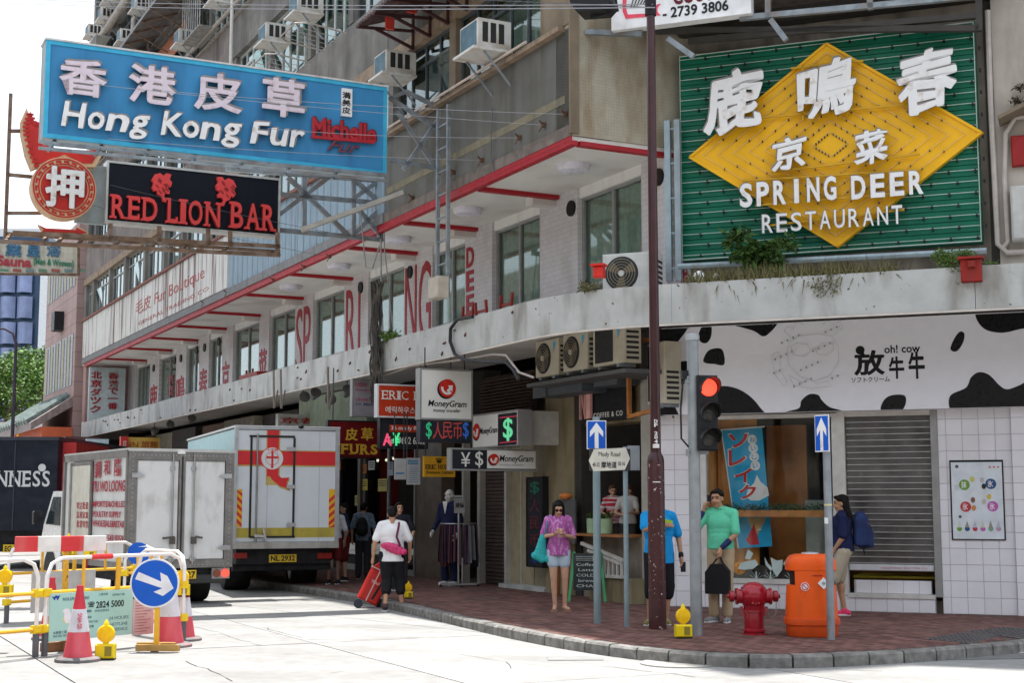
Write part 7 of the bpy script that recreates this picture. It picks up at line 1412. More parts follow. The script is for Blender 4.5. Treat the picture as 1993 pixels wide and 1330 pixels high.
for s_ in (-1, 1):                            # shoulders either side of the openings: front and back panels bridging up to the dome
    b = B(); nn = 12; vs = []
    for j in range(nn + 1):
        x = -.215 + .43 * j / nn; y = s_ * -.8 * .287 * (1 - abs(x / .29) ** 2.6) ** (1 / 2.6)
        vs += [(x, y, z + .59), (x * 1.02, y * 1.02, z + .79), (x, y * .9, z + .59), (x, y * .9, z + .79)]
    b.add(vs, [f for j in range(nn) for f in ((4 * j, 4 * j + 4, 4 * j + 5, 4 * j + 1), (4 * j + 3, 4 * j + 7, 4 * j + 6, 4 * j + 2))] + [(0, 1, 3, 2), (4 * nn, 4 * nn + 2, 4 * nn + 3, 4 * nn + 1)]); part(t, 'face_panel', b, ob, True)
b = sup([(.285, z + .77), (.3, z + .78), (.3, z + .84), (.285, z + .9), (.25, z + .945), (.19, z + .965), (.1, z + .97)]); part(t, 'hood', b, ob, True)
b = B(); b.lathe([(.11, z + .968), (.1, z + .985), (.02, z + .99)], 20); part(t, 'ashtray', b, M('ash_metal', (.4, .4, .4), .4, .7), True)
zc = z + .63; b = B(); b.poly([(.04, zc), (.11, zc + .07), (.18, zc), (.11, zc - .07)], .225, .24); part(t, 'diamond_label', b, whl); b = B(); b.poly([(.085, zc), (.11, zc + .025), (.135, zc), (.11, zc - .025)], .24, .242); part(t, 'label_mark', b, M('label_grey', (.3, .35, .35), .5))
b = B(); b.disc(-.11, zc - .04, .05, .225, .238, 20); part(t, 'round_sticker', b, whl); b = B(); b.ring(-.11, zc - .04, .032, .043, .238, .24, 20); b.bar((-.14, -.2405, zc - .01), (-.08, -.2405, zc - .07), .008); part(t, 'no_smoking_ring', b, M('sticker_red', (.6, .02, .03), .5))
part(t, 'lettering', text('請勿亂拋 LITTER', -.02, .1, zc + .08, zc + .1, .226, .236), M('bin_print', (.4, .03, .03), .5))
# chalkboard, menu board, cans, ladder
p = ground(1148, 1172, .13); Fc = Frame((p.x, p.y, 0), 96); t = thing('chalkboard', 'A-frame chalkboard with green legs and chalk writing by the cafe', 'board', Fc, 0, .13, 0); gl_ = M('green_wood', (.06, .3, .12), .5, var=.1)
q = rect(Fc, 1116, 1078, 1166, 1150, .0); q = (q[0], q[1] + .03, q[2], q[3])
for a in (q[0] - .03, q[1] + .03): b = B(); b.bar((a + (.04 if a < 0 else -.04), .1, q[3] + .02), (a + (-.04 if a < 0 else .04), -.1, .13), .045); part(t, 'leg', b, gl_)
b = B(); b.box(q[0], q[1], q[2], q[3], -.03, 0); part(t, 'slate', b, M('slate', (.035, .045, .045), .7, var=.2, dirt=(.09, .1, .1), dscale=(3, 3, 3))); chk = M('chalk', (.6, .6, .58), .9)
b = B(); b.bar((q[0] + .04, -.008, q[3] - .08), (q[1] - .08, -.008, q[3] - .08), .006); b.poly([(q[1] - .14, q[3] - .04), (q[1] - .05, q[3] - .08), (q[1] - .14, q[3] - .12), (q[1] - .12, q[3] - .08)], 0, .005); b.bar((q[0] + .04, -.008, q[3] - .05), (q[1] - .14, -.008, q[3] - .05), .006); b.bar((q[0] + .04, -.008, q[3] - .11), (q[1] - .14, -.008, q[3] - .11), .006); part(t, 'chalk_arrow', b, chk)
for k, s_ in enumerate(('Coffee', 'Latte', 'COLD', 'brew', 'CHAI')): part(t, 'chalk_lettering', text(s_, q[0] + .05 + .03 * (k % 2), q[1] - .1, q[3] - .2 - k * .085, q[3] - .155 - k * .085, 0, .004), chk)
b = B(); q = rect(FA, 1084, 972, 1119, 1058, .25); b.box(*q, .22, .25); t = solo('menu_board', 'dark menu board standing behind the woman in purple', 'board', FA, b, M('menu_grey', (.09, .09, .09), .6))
b = B(); x = (q[0] + q[1]) / 2; b.ball((x, -.25, q[3] + .05), (.16, .1, .06), 12, 6); solo('orange_lamp_shade', 'small orange shade on top of the dark menu board', 'lamp', FA, b, M('orange_shade', (.6, .2, .05), .5, var=.3, scale=20), True)
b = B(); b.bar((x + .1, -.3, .13), (x + .16, -.3, q[2] + .05), .06); b.bar((x - .2, -.3, .13), (x - .16, -.3, q[2] + .05), .06); solo('easel', 'brown wooden easel legs under the dark menu board', 'easel', FA, b, M('wood_brown', (.28, .12, .05), .5))
for px, lb in ((1155, 'pale green planter can on the cafe counter, left one'), (1179, 'pale green planter can on the cafe counter, right one')):
    x, z = FA.hit(px, 1028, .12); t = thing('planter_can', lb, 'planter', FA, x, 1.2, .12, 'green cans on the cafe counter'); b = B(); b.lathe([(.1, 1.2), (.11, 1.21), (.115, 1.45), (.1, 1.45), (.098, 1.4)], 20, (x, -.12)); part(t, 'can', b, M('can_green', (.3, .42, .25), .4), True)
    b = B(); leaves(b, (x, -.12, 1.5), (.1, .1, .06), 60, .09); part(t, 'leaves', b, lg, kind='stuff')
t = thing('step_ladder', 'white folding step ladder lying aslant under the cafe counter', 'ladder', FA, FA.hit(1170, 1125, .3)[0], .6, .3); al = M('ladder_white', (.5, .48, .44), .5, dirt=(.35, .3, .25))
lp = lambda px, py, o=.3: pl(FA, px, py, o)
for a, c in (((1132, 1058), (1213, 1092)), ((1145, 1072), (1208, 1098))): b = B(); b.bar(lp(*a), lp(*c), .05); part(t, 'rail', b, al)
for k in range(5): b = B(); b.bar(lp(1178 + k * 8, 1080 + k * 3.5), lp(1176 + k * 8.5, 1122), .035); part(t, 'rung', b, al)
b = B(); b.bar(lp(1172, 1122), lp(1213, 1124), .05); part(t, 'rail', b, al)
b = B(); q = rect(FA, 1150, 1125, 1235, 1168, .25); b.box(q[0], q[1], .13, q[3], .05, .28); solo('wooden_box', 'plain brown wooden box under the step ladder', 'box', FA, b, olive)
# clothes rack in the arcade
pr_ = ground(892, 1142, .13); Fk = Frame((pr_.x, pr_.y, 0), 75); t = thing('clothes_rack', 'chrome clothes rack with dark skirts and trousers hung round it', 'clothes rack', Fk, 0, .13, 0); zt_ = Fk.hit(890, 1020)[1]
b = B(); b.tube([(0, 0, .16), (0, 0, zt_ + .2)], .02, 8); b.bar((-.35, 0, .17), (.4, 0, .17), .04); b.bar((0, -.3, .17), (0, .3, .17), .04); part(t, 'stand', b, chrome); b = B(); b.tube([(.33 * cos(2 * pi * k / 20), .33 * sin(2 * pi * k / 20), zt_) for k in range(20)], .012, 6, True); part(t, 'hanging_ring', b, chrome, True)
for s_ in ((-.34, 0), (.38, 0), (0, -.28)): b = B(); b.ball((s_[0], s_[1], .14), .035, 8, 5); part(t, 'caster', b, blk_)
b = B(); b.box(-.09, .12, zt_ + .2, zt_ + .45, 0, .01); part(t, 'price_card', b, M('card_grey', (.35, .33, .33), .6)); part(t, 'lettering', text('減價', -.07, .1, zt_ + .3, zt_ + .4, .01, .014, bold=.02), blk_)
for k in range(22):
    a = 2 * pi * k / 22; c_ = random.choice(((.02, .02, .025), (.1, .04, .05), (.16, .15, .17), (.05, .03, .05), (.22, .2, .22), (.015, .015, .02))); L_ = random.uniform(.65, .82); p0 = V((.33 * cos(a), .33 * sin(a))); tn = V((cos(a), sin(a))); b = B(); vs = []
    for j in range(7):
        for ww, zz in ((.05, zt_ - .03), (.12, zt_ - L_)): q = p0 + tn * (-ww + 2 * ww * j / 6) * .6 + V((-tn.y, tn.x)) * (.02 * sin(j * 2.2) + (.0)); vs.append((q.x, q.y, zz))
    b.add(vs, [(2 * j, 2 * j + 2, 2 * j + 3, 2 * j + 1) for j in range(6)]); part(t, 'garment', b, M('garment_%d' % int(c_[0] * 1000), c_, .9), True)
# flower trough and things in the corner shop window
x0, x1 = FB.hit(1395, 995, -.3)[0], FB.hit(1612, 995, -.3)[0]; zt_ = FB.hit(1500, 990, -.3)[1]
t = thing('planter_shelf', 'long wooden planter of small green leaves across the corner shop window', 'planter', FB, (x0 + x1) / 2, zt_ - .12, -.3); b = B(); b.box(x0, x1, zt_ - .13, zt_ - .03, -.4, -.2); part(t, 'trough', b, M('orange_wood_shelf', (.45, .19, .06), .5, var=.2)); b = B()
for k in range(26): leaves(b, (x0 + (x1 - x0) * (k + .5) / 26, .28, zt_ + .0), (.07, .09, .07), 60, .05)
part(t, 'foliage', b, leafmat('fern_green', (.06, .13, .07)), kind='stuff')
# blue banner with ice cream
t = thing('banner', 'blue ice cream banner with red Japanese lettering hanging in the corner shop window', 'banner', FB, FB.hit(1450, 1065, -.5)[0], .9, -.5); o = -.5
q = [FB.hit(px, py, o) for px, py in ((1405, 837), (1483, 832), (1503, 1064), (1436, 1068))]; b = B(); b.poly(q, o - .01, o); part(t, 'cloth', b, M('banner_blue', (.03, .36, .62), .7, var=.06))
bred = M('banner_red', (.55, .03, .03), .6)
for ch, l, t_, r, bb, m_, dd in (('ソ', 1418, 845, 1456, 872, bred, 0), ('レ', 1418, 876, 1452, 908, bred, 0), ('イ', 1430, 912, 1464, 940, bred, 0), ('ク', 1438, 944, 1472, 972, bred, 0)):
    part(t, 'letter_outline', tx(FB, ch, l - 2, t_ - 2, r + 2, bb + 2, o, .003, bold=.07), whl); part(t, 'lettering', tx(FB, ch, l, t_, r, bb, o + .004, .003, bold=.045), m_)
for k in range(4): x, z = FB.hit(1464 + k * 2, 856 + k * 17, o); b = B(); b.disc(x, z, .075, o, o + .003, 14); part(t, 'print_spot', b, whl); part(t, 'lettering', text('おいしい'[k], x - .04, x + .04, z - .04, z + .04, o + .003, o + .006, bold=.02), M('banner_blue', (.03, .36, .62), .7))
q = [FB.hit(px, py, o) for px, py in ((1462, 975), (1478, 975), (1497, 965), (1494, 950), (1480, 938), (1473, 925), (1468, 940), (1455, 955), (1452, 968))]; b = B(); b.poly(q, o, o + .0035); part(t, 'ice_cream_print', b, whl)
q = [FB.hit(px, py, o) for px, py in ((1455, 1008), (1492, 1008), (1470, 1050))]; b = B(); b.poly(q, o, o + .004); part(t, 'cone_print', b, M('cone_tan', (.55, .38, .15), .6)); q = [FB.hit(px, py, o) for px, py in ((1452, 1052), (1468, 1020), (1478, 1060), (1460, 1062))]; b = B(); b.poly(q, o, o + .0045); part(t, 'red_print', b, bred)
b = B(); b.bar(pl(FB, 1396, 838, o), pl(FB, 1488, 831, o), .02); b.bar(pl(FB, 1404, 838, o), pl(FB, 1437, 1068, o), .015); part(t, 'pole', b, whl)
# animal-shaped stickers along the bottom of the window (plain pale shapes)
t = thing('window_stickers', 'pale plant and animal shaped stickers along the bottom of the corner shop window', 'stickers', FB, FB.hit(1490, 1125, -.02)[0], .57, -.02); pal = M('pale_sticker', (.5, .6, .57), .6); o = -.022
for c in ([(1436, 1108), (1442, 1096), (1470, 1090), (1476, 1100), (1466, 1108), (1448, 1110)], [(1450, 1088), (1456, 1070), (1466, 1078), (1460, 1090)], [(1488, 1085), (1495, 1098), (1505, 1108), (1500, 1112), (1490, 1100)], [(1500, 1086), (1512, 1092), (1524, 1090), (1522, 1110), (1512, 1124), (1504, 1112)], [(1524, 1098), (1532, 1088), (1548, 1082), (1546, 1088), (1536, 1098), (1528, 1102)], [(1534, 1108), (1546, 1100), (1552, 1108), (1544, 1112)]):
    b = B(); b.poly([FB.hit(px, py, o) for px, py in c], o, o + .003); part(t, 'sticker', b, pal)
for cx_ in (1472, 1500, 1540):
    for k in range(5): a = R(30 + 30 * k); b = B(); x, z = FB.hit(cx_, 1128, o); b.bar((x, -o - .002, z), (x + .11 * cos(a), -o - .002, z + .11 * sin(a)), .018, .003); part(t, 'sticker', b, pal)
b = B(); b.box(.73, 2.63, .57, .75, -.6, -.08); bp('dark_window_shelf', b, darkin, FB)
b = B(); x, z = FB.hit(1441, 1120, -.1); b.ball((x, .05, .72), (.1, .03, .1), 14, 8); solo('orange_flower_decor', 'round orange and black decoration at the lower left of the shop window', 'decoration', FB, b, M('orange_decor', (.55, .22, .03), .6, var=.4, scale=20), True)
# cow-pattern fascia sign
oC = .3; t = thing('cow_sign', 'long white fascia sign with black cow patches over the corner shop', 'sign', FB, 2.7, 3.08, .1); x0 = FB.hit(1288, 720, oC)[0]; zb_ = (FB.hit(1290, 810, oC)[1] + FB.hit(1993, 790, oC)[1]) / 2
cw = M('cow_sign_white', (.82, .82, .87), .4, var=.02); cb = M('cow_sign_black', (.006, .006, .007), .3); b = B(); b.box(x0, 8, zb_, 4.4, -.05, oC); part(t, 'panel', b, cw); b = B(); b.box(x0 - .15, x0, zb_, 4.4, -.05, oC); part(t, 'black_end', b, cb)
def smooth_pts(P, n=5): P = [V(p) for p in P]; return [tuple(.5 * ((2 * P[i]) + (P[(i + 1) % len(P)] - P[i - 1]) * t_ + (2 * P[i - 1] - 5 * P[i] + 4 * P[(i + 1) % len(P)] - P[(i + 2) % len(P)]) * t_ ** 2 + (3 * P[i] - P[i - 1] - 3 * P[(i + 1) % len(P)] + P[(i + 2) % len(P)]) * t_ ** 3)) for i in range(len(P)) for t_ in [k / n for k in range(n)]]
def patch(pts, edge=None):
    q = smooth_pts([FB.hit(px, py, oC) for px, py in pts]); q = [(min(max(x, x0), 7.95), min(max(z, zb_ + .002), 4.39)) for x, z in q]; b = B(); b.poly(q, oC, oC + .004); part(t, 'black_patch', b, cb)
for pts in ([(1284, 632), (1300, 620), (1345, 620), (1335, 645), (1320, 665), (1305, 690), (1290, 692), (1280, 660)], [(1360, 650), (1372, 626), (1384, 632), (1384, 655), (1375, 668), (1363, 665)], [(1369, 700), (1380, 682), (1403, 679), (1410, 695), (1408, 711), (1390, 709), (1373, 707)], [(1296, 720), (1310, 710), (1335, 703), (1345, 715), (1345, 740), (1330, 748), (1305, 757), (1290, 745)], [(1290, 780), (1305, 778), (1315, 795), (1322, 815), (1305, 820), (1285, 820)], [(1385, 764), (1405, 752), (1435, 757), (1460, 772), (1478, 792), (1488, 812), (1440, 825), (1390, 822), (1375, 800)],
            [(1420, 615), (1470, 605), (1518, 605), (1513, 630), (1498, 648), (1485, 655), (1468, 645), (1445, 638), (1428, 632)], [(1530, 803), (1555, 795), (1560, 780), (1575, 768), (1592, 769), (1600, 780), (1615, 793), (1640, 802), (1600, 815), (1550, 815)], [(1674, 600), (1714, 605), (1708, 615), (1695, 621), (1682, 618)], [(1715, 800), (1720, 780), (1735, 770), (1760, 770), (1763, 785), (1755, 800), (1740, 810)], [(1850, 680), (1857, 660), (1868, 646), (1877, 650), (1874, 668), (1862, 684)],
            [(1898, 612), (1915, 590), (1990, 585), (2060, 590), (2050, 630), (1990, 640), (1950, 648), (1915, 640)], [(1848, 795), (1850, 770), (1880, 755), (1890, 735), (1905, 725), (1925, 730), (1945, 750), (1960, 758), (1985, 750), (2050, 720), (2060, 800), (1950, 805), (1860, 803)]): patch(pts)
for ch, l, tp, r, bb in (('放', 1662, 682, 1722, 731), ('牛', 1730, 694, 1760, 738), ('牛', 1768, 684, 1800, 738)): part(t, 'lettering', tx(FB, ch, l, tp, r, bb, oC, .004, bold=.055), cb)
b = B(); x, z = FB.hit(1674, 682, oC); b.disc(x, z, .065, oC, oC + .004, 16); part(t, 'lettering', b, cb); part(t, 'lettering', tx(FB, 'oh! cow', 1721, 671, 1791, 687, oC, .004, bold=.02), cb); part(t, 'lettering', tx(FB, 'ソフトクリーム', 1657, 734, 1732, 744, oC, .004, bold=.012), cb)
nt_ = M('dead_neon', (.6, .6, .63), .4); b = B()
def ntube(pts, r=.004, cl=False): b.tube([pl(FB, px, py, oC + .05) for px, py in pts], r, 5, cl)
ntube([(1532, 690), (1535, 668), (1555, 655), (1590, 650), (1620, 655), (1632, 675), (1632, 705), (1615, 732), (1585, 742), (1555, 732), (1536, 712)], cl=True)
ntube([(1538, 675), (1550, 668), (1572, 671), (1578, 684), (1565, 694), (1545, 692)], cl=True); ntube([(1588, 680), (1600, 668), (1622, 666), (1622, 682), (1608, 692), (1592, 690)], cl=True); ntube([(1578, 680), (1588, 679)])
ntube([(1538, 655), (1526, 645), (1530, 636), (1545, 640), (1550, 628), (1565, 632)]); ntube([(1622, 652), (1640, 640), (1636, 626), (1622, 632), (1612, 625), (1600, 632)]); ntube([(1505, 690), (1512, 685), (1520, 690), (1518, 720), (1532, 745), (1525, 752), (1508, 730), (1503, 705)], cl=True); ntube([(1535, 730), (1560, 745), (1575, 738), (1590, 748), (1610, 742), (1618, 752), (1580, 757), (1545, 750)], cl=True)
part(t, 'neon_tubing', b, nt_, True, kind='stuff')
b = B()
for k in range(28): x, z = FB.hit(1505 + (k * 37) % 135, 632 + (k * 53) % 122, oC); b.box(x - .006, x + .006, z - .012, z + .012, oC, oC + .05)
part(t, 'tube_clips', b, M('clip_grey', (.3, .3, .3), .5), kind='stuff')
# poster on the tiled wall
oP = .06; q = rect(FB, 1850, 896, 1955, 1052, oP); t = thing('poster', 'white ice cream poster with four coloured discs and a black border on the tiled wall', 'poster', FB, (q[0] + q[1]) / 2, q[2], oP - .02)
b = B(); b.box(*q, oP - .012, oP); part(t, 'black_border', b, cb); w_ = q[1] - q[0]; h_ = q[3] - q[2]; b = B(); b.box(q[0] + .02, q[1] - .02, q[2] + .015, q[3] - .03, oP, oP + .003); part(t, 'sheet', b, M('poster_white', (.66, .7, .74), .4))
def pd(u, v_, r, c, nm='disc', o=.003, rx=None): b = B(); b.disc(q[0] + w_ * u, q[3] - h_ * v_, r, oP + o, oP + o + .002, 18, rx=rx); part(t, nm, b, M('poster_%d_%d_%d' % tuple(int(k * 99) for k in c), c, .5))
pgn, pbl, prd, ppk = (.15, .32, .04), (.03, .09, .22), (.5, .05, .06), (.5, .12, .4)
for u, v_, c, ch in ((.27, .31, pgn, '抹'), (.76, .3, pbl, '氷'), (.28, .585, prd, '氷'), (.78, .58, ppk, '氷')):
    pd(u, v_, .075, c); part(t, 'lettering', text(ch, q[0] + w_ * u - .045, q[0] + w_ * u + .03, q[3] - h_ * v_ - .05, q[3] - h_ * v_ + .05, oP + .005, oP + .008, bold=.03), whl)
for u, v_, c in ((.42, .24, (.6, .55, .12)), (.6, .25, (.5, .5, .52)), (.42, .5, (.25, .1, .07)), (.62, .52, (.55, .5, .45)), (.72, .46, (.65, .5, .1)), (.43, .6, (.6, .25, .08)), (.63, .33, (.03, .03, .03))): pd(u, v_, .04, c, 'printed_blob', .006, rx=.03)
for k, c in enumerate((pgn, pbl, prd, ppk, (.2, .35, .25), (.5, .3, .42))):
    u = .15 + k * .145; pd(u, .86, .035, c, 'cup'); b = B(); x = q[0] + w_ * u; z = q[3] - h_ * .845; b.poly([(x - .03, z), (x + .03, z), (x, z + .1)], oP + .005, oP + .0075); part(t, 'swirl', b, M('swirl_%d' % (k % 3), ((.6, .6, .5), (.3, .28, .22), (.5, .5, .6))[k % 3], .6))
pd(.14, .08, .025, (.1, .1, .1), 'round_mark'); pd(.17, .71, .022, (.1, .1, .1), 'round_mark'); part(t, 'lettering', text('★ ★ ★', q[1] - .2, q[1] - .05, q[3] - .12, q[3] - .08, oP + .003, oP + .006), bred)
b = B()
for k in range(7): b.box(q[0] + .06, q[0] + .24, q[3] - .36 - k * .0 - .012 * k, q[3] - .357 - .012 * k, oP + .003, oP + .0045)
part(t, 'fine_print', b, M('fine_print', (.4, .35, .4), .6), kind='stuff')

# ================================================================ PEOPLE
def skinm(n, c): return M(n, c, .5, var=.05, scale=8)
sk1 = skinm('skin_light', (.52, .3, .2)); sk2 = skinm('skin_tan', (.42, .23, .14)); hairm = M('black_hair', (.008, .006, .005), .6, var=.4, scale=30, spec=.15); eyem = M('eye_dark', (.02, .012, .01), .3); lipm = M('lips', (.35, .1, .08), .5); eyew = M('eye_white', (.7, .68, .66), .4)
def hand(b, W_, d, side, nrm, curl=.5, s=1.0):
    W_ = V(W_); d = V(d).normalized(); nrm = V(nrm); nrm = (nrm - d * nrm.dot(d)).normalized(); sd2 = d.cross(nrm) * side
    b.cap(W_, W_ + d * .075 * s, .026 * s, .03 * s, 10)
    for q in (-1, 1): b.cap(W_ + d * .03 * s + sd2 * .018 * q * s, W_ + d * .08 * s + sd2 * .024 * q * s, .018 * s, .016 * s, 8)
    for k, L_ in enumerate((.062, .072, .068, .054)):
        p = W_ + d * .085 * s + sd2 * (.027 - .018 * k) * s; m_ = p + (d * (1 - curl * .35) + nrm * curl * .6).normalized() * L_ * .55 * s; e_ = m_ + (d * (1 - curl * 1.2) + nrm * curl * 1.3).normalized() * L_ * .5 * s
        b.cap(p, m_, .0095 * s, .009 * s, 8); b.cap(m_, e_, .009 * s, .0075 * s, 8)
    p = W_ + d * .02 * s + sd2 * .028 * s; m_ = p + (sd2 * .6 + d * .7 + nrm * .25).normalized() * .045 * s; b.cap(p, m_, .012 * s, .0105 * s, 8); b.cap(m_, m_ + (d * .8 + nrm * (.4 + curl * .6)).normalized() * .03 * s, .0105 * s, .008 * s, 8)
STD = dict(head=(0, 0, 1.565), nod=0, turn=0, neck=(0, .01, 1.44), sh=.175, shz=1.385, chest=(0, .0, 1.26), waist=(0, 0, 1.06), hip=(0, 0, .92),
           elA=(-.25, .03, 1.12), wrA=(-.26, -.05, .88), elB=(.25, .03, 1.12), wrB=(.26, -.05, .88), hxA=-.085, hxB=.085, knA=(-.1, -.02, .5), anA=(-.1, .02, .09), knB=(.1, -.02, .5), anB=(.1, .02, .09), toeA=(0, -1, 0), toeB=(0, -1, 0), hdA=None, hdB=None, nA=(1, 0, 0), nB=(-1, 0, 0), cA=.4, cB=.4, fat=1.0, chestw=.13, waistw=.11)
def person(lb, F, z0, H, skin, pose, shirt=None, sleeve=.45, shirtm=None, hem=.86, trouser=None, tlen=.0, tm=None, tw=1.0, shoe=None, shoem=None, hair='short', hairmat=None, vox=.009, face=True, group=None, glasses=False, mann=False, neckopen=.0, shoe_h=.05, cat='person'):
    P = dict(STD); P.update(pose); s = H / 1.7; t = thing('person' if not mann else 'mannequin', lb, cat, F, 0, z0, 0, group)
    def Q(p): return V((p[0] * s, p[1] * s, z0 + p[2] * s))
    hd = Q(P['head']); HR = X.Rotation(R(P['turn']), 3, 'Z') @ X.Rotation(R(P['nod']), 3, 'X'); fat = P['fat']
    def hp(x, y, z): return hd + HR @ V((x * s, y * s, z * s))
    b = B(); b.ball(hd + HR @ V((0, .008 * s, .022 * s)), (.074 * s, .092 * s, .098 * s), 16, 12, HR)
    b.ball(hp(0, -.022, -.035), (.058 * s, .068 * s, .075 * s), 14, 10, HR); b.ball(hp(0, -.058, -.088), (.03 * s, .026 * s, .024 * s), 10, 8, HR)
    b.cap(hp(0, -.088, .012), hp(0, -.104, -.022), .009 * s, .015 * s, 8)
    for q in (-1, 1):
        b.ball(hp(q * .015, -.09, -.026), (.011 * s, .011 * s, .009 * s), 8, 6, HR); b.ball(hp(q * .077, .008, -.005), (.01 * s, .02 * s, .032 * s), 8, 6, HR)
        b.ball(hp(q * .035, -.068, -.03), (.022 * s, .02 * s, .02 * s), 8, 6, HR); b.cap(hp(q * .012, -.083, .04), hp(q * .05, -.07, .04), .012 * s, .01 * s, 8)
    b.ball(hp(0, -.083, -.058), (.024 * s, .012 * s, .01 * s), 8, 6, HR)
    nk = Q(P['neck']); b.cap(nk - V((0, 0, .03 * s)), hp(0, .02, -.06), .056 * s * fat ** .5, .052 * s, 12)
    ch, wa, hi = Q(P['chest']), Q(P['waist']), Q(P['hip']); shz = P['shz'] * s + z0
    sA = V((ch.x - P['sh'] * s, ch.y, shz)); sB = V((ch.x + P['sh'] * s, ch.y, shz))
    def torso(b, g, low=True):
        b.cap(sA + V((.03 * s, 0, -.01)), sB - V((.03 * s, 0, .01)), (.058 + g) * s, (.058 + g) * s, 12); b.cap(sA + V((.0, 0, 0)), nk, (.05 + g) * s, (.045 + g * .6) * s, 10); b.cap(sB, nk, (.05 + g) * s, (.045 + g * .6) * s, 10)
        cw, ww = P['chestw'] * fat, P['waistw'] * fat
        b.ball(ch, ((cw + .03 + g) * s, (.105 * fat + g) * s, .17 * s), 16, 12); b.ball(wa, ((ww + .03 + g) * s, (.1 * fat + g) * s, .17 * s), 16, 12); b.ball((ch + wa) / 2, ((cw + .022 + g) * s, (.1 * fat + g) * s, .15 * s), 16, 12)
        if low: b.ball(hi, ((.15 * fat ** .5 + g) * s, (.11 * fat + g) * s, .13 * s), 16, 12)
    torso(b, 0)
    joints = []
    for sd_, S_, el, wr, hdv, nn, cc in ((-1, sA, P['elA'], P['wrA'], P['hdA'], P['nA'], P['cA']), (1, sB, P['elB'], P['wrB'], P['hdB'], P['nB'], P['cB'])):
        E_, W_ = Q(el), Q(wr); b.cap(S_, E_, .049 * s * fat ** .4, .037 * s * fat ** .4, 12); b.cap(E_, W_, .037 * s * fat ** .4, .025 * s, 12); hand(b, W_, V(hdv) if hdv else (W_ - E_), -sd_, nn, cc, s); joints.append((S_, E_, W_))
    legs = []
    for hx_, kn, an, toe in ((P['hxA'], P['knA'], P['anA'], P['toeA']), (P['hxB'], P['knB'], P['anB'], P['toeB'])):
        h_ = hi + V((hx_ * s, 0, -.02 * s)); K_, A_ = Q(kn), Q(an); b.cap(h_, K_, .082 * s * fat ** .5, .054 * s * fat ** .3, 14); b.cap(K_, A_, .05 * s, .034 * s, 12); b.ball(K_.lerp(A_, .28) + V((0, .012 * s, 0)), (.05 * s * fat ** .3, .054 * s * fat ** .3, .11 * s), 12, 8)
        tv = V(toe).normalized(); b.cap(A_ - V((0, 0, .04 * s)) - tv * .03 * s, A_ + tv * .13 * s - V((0, 0, .055 * s)), .036 * s, .03 * s, 10); b.cap(A_, A_ - V((0, 0, .05 * s)), .036 * s, .036 * s, 10); legs.append((h_, K_, A_, tv))
    body = part(t, 'body', remesh(b, 'body', skin, vox, 3), skin)
    if face:
        for q in (-1, 1):
            e_ = B(); e_.ball(hp(q * .032, -.079, .016), (.0135 * s, .006 * s, .006 * s), 8, 6, HR); part(t, 'eye', e_, eyem, True)
            e_ = B(); e_.cap(hp(q * .014, -.095, .036), hp(q * .048, -.084, .039), .0038 * s, .003 * s, 6); part(t, 'eyebrow', e_, hairmat or hairm)
        e_ = B(); e_.cap(hp(-.022, -.092, -.056), hp(.022, -.092, -.056), .0055 * s, .0055 * s, 6); part(t, 'mouth', e_, lipm, True)
        if glasses:
            for q in (-1, 1): e_ = B(); e_.ball(hp(q * .033, -.09, .014), (.028 * s, .01 * s, .022 * s), 12, 8, HR); part(t, 'sunglass_lens', e_, M('brown_lens', (.06, .015, .01), .1), True)
            e_ = B(); e_.tube([hp(-.07, .02, .02), hp(-.062, -.07, .022), hp(0, -.103, .022), hp(.062, -.07, .022), hp(.07, .02, .02)], .004 * s, 5); part(t, 'sunglass_frame', e_, eyem)
    if hair:
        h = B(); h.ball(hp(0, .026, .052), (.084 * s, .094 * s, .08 * s), 16, 12, HR); h.ball(hp(0, .05, .018), (.08 * s, .07 * s, .085 * s), 14, 10, HR); h.ball(hp(0, -.045, .098), (.062 * s, .045 * s, .024 * s), 12, 8, HR)
        for q in (-1, 1): h.ball(hp(q * .06, -.008, .068), (.027 * s, .05 * s, .036 * s), 10, 8, HR)
        if hair == 'bob':
            for q in (-1, 1):
                for k in range(5): h.cap(hp(q * .07, -.035 + .028 * k, .05), hp(q * (.085 - .004 * k), -.04 + .03 * k, -.1), .024 * s, .02 * s, 8)
            h.ball(hp(0, .055, -.045), (.08 * s, .06 * s, .075 * s), 12, 8, HR)
        if hair == 'long':
            for q in (-1, 0, 1):
                for k in range(3): h.cap(hp(q * .055, .03 + .02 * k, .02), hp(q * .06, .09 + .015 * k, -.28), .035 * s, .022 * s, 8)
        if hair == 'bun': h.ball(hp(0, .1, .06), .045 * s, 10, 8)
        part(t, 'hair', remesh(h, 'hair', hairmat or hairm, vox * .9, 2), None)
    if shirt:
        b = B(); g = .018; torso(b, g, False); zc = P['hip'][2] * s + z0; hz = z0 + hem * s
        w0 = (P['waistw'] * fat + .035 + g) * s; b2 = []
        n_ = 24; vs = []; hw = max(w0, (.164 * fat ** .5 + g) * s) if hem < .92 else w0 * 1.02; hdp = (.122 * fat + g) * s
        for f in (0, .3, .6, 1): cz_ = wa.z + .06 * s + (hz - wa.z - .06 * s) * f; ww_ = w0 * .95 + (hw - w0 * .95) * min(1, f * 1.8); cx_, cy_ = wa.x + (hi.x - wa.x) * f, wa.y + (hi.y - wa.y) * f; vs += [(cx_ + ww_ * cos(2 * pi * k / n_) * (1 + .03 * f * sin(k * 2.6)), cy_ + (hdp * (.9 + .1 * f)) * sin(2 * pi * k / n_) * (1 + .03 * f * sin(k * 3.1)), cz_) for k in range(n_)]
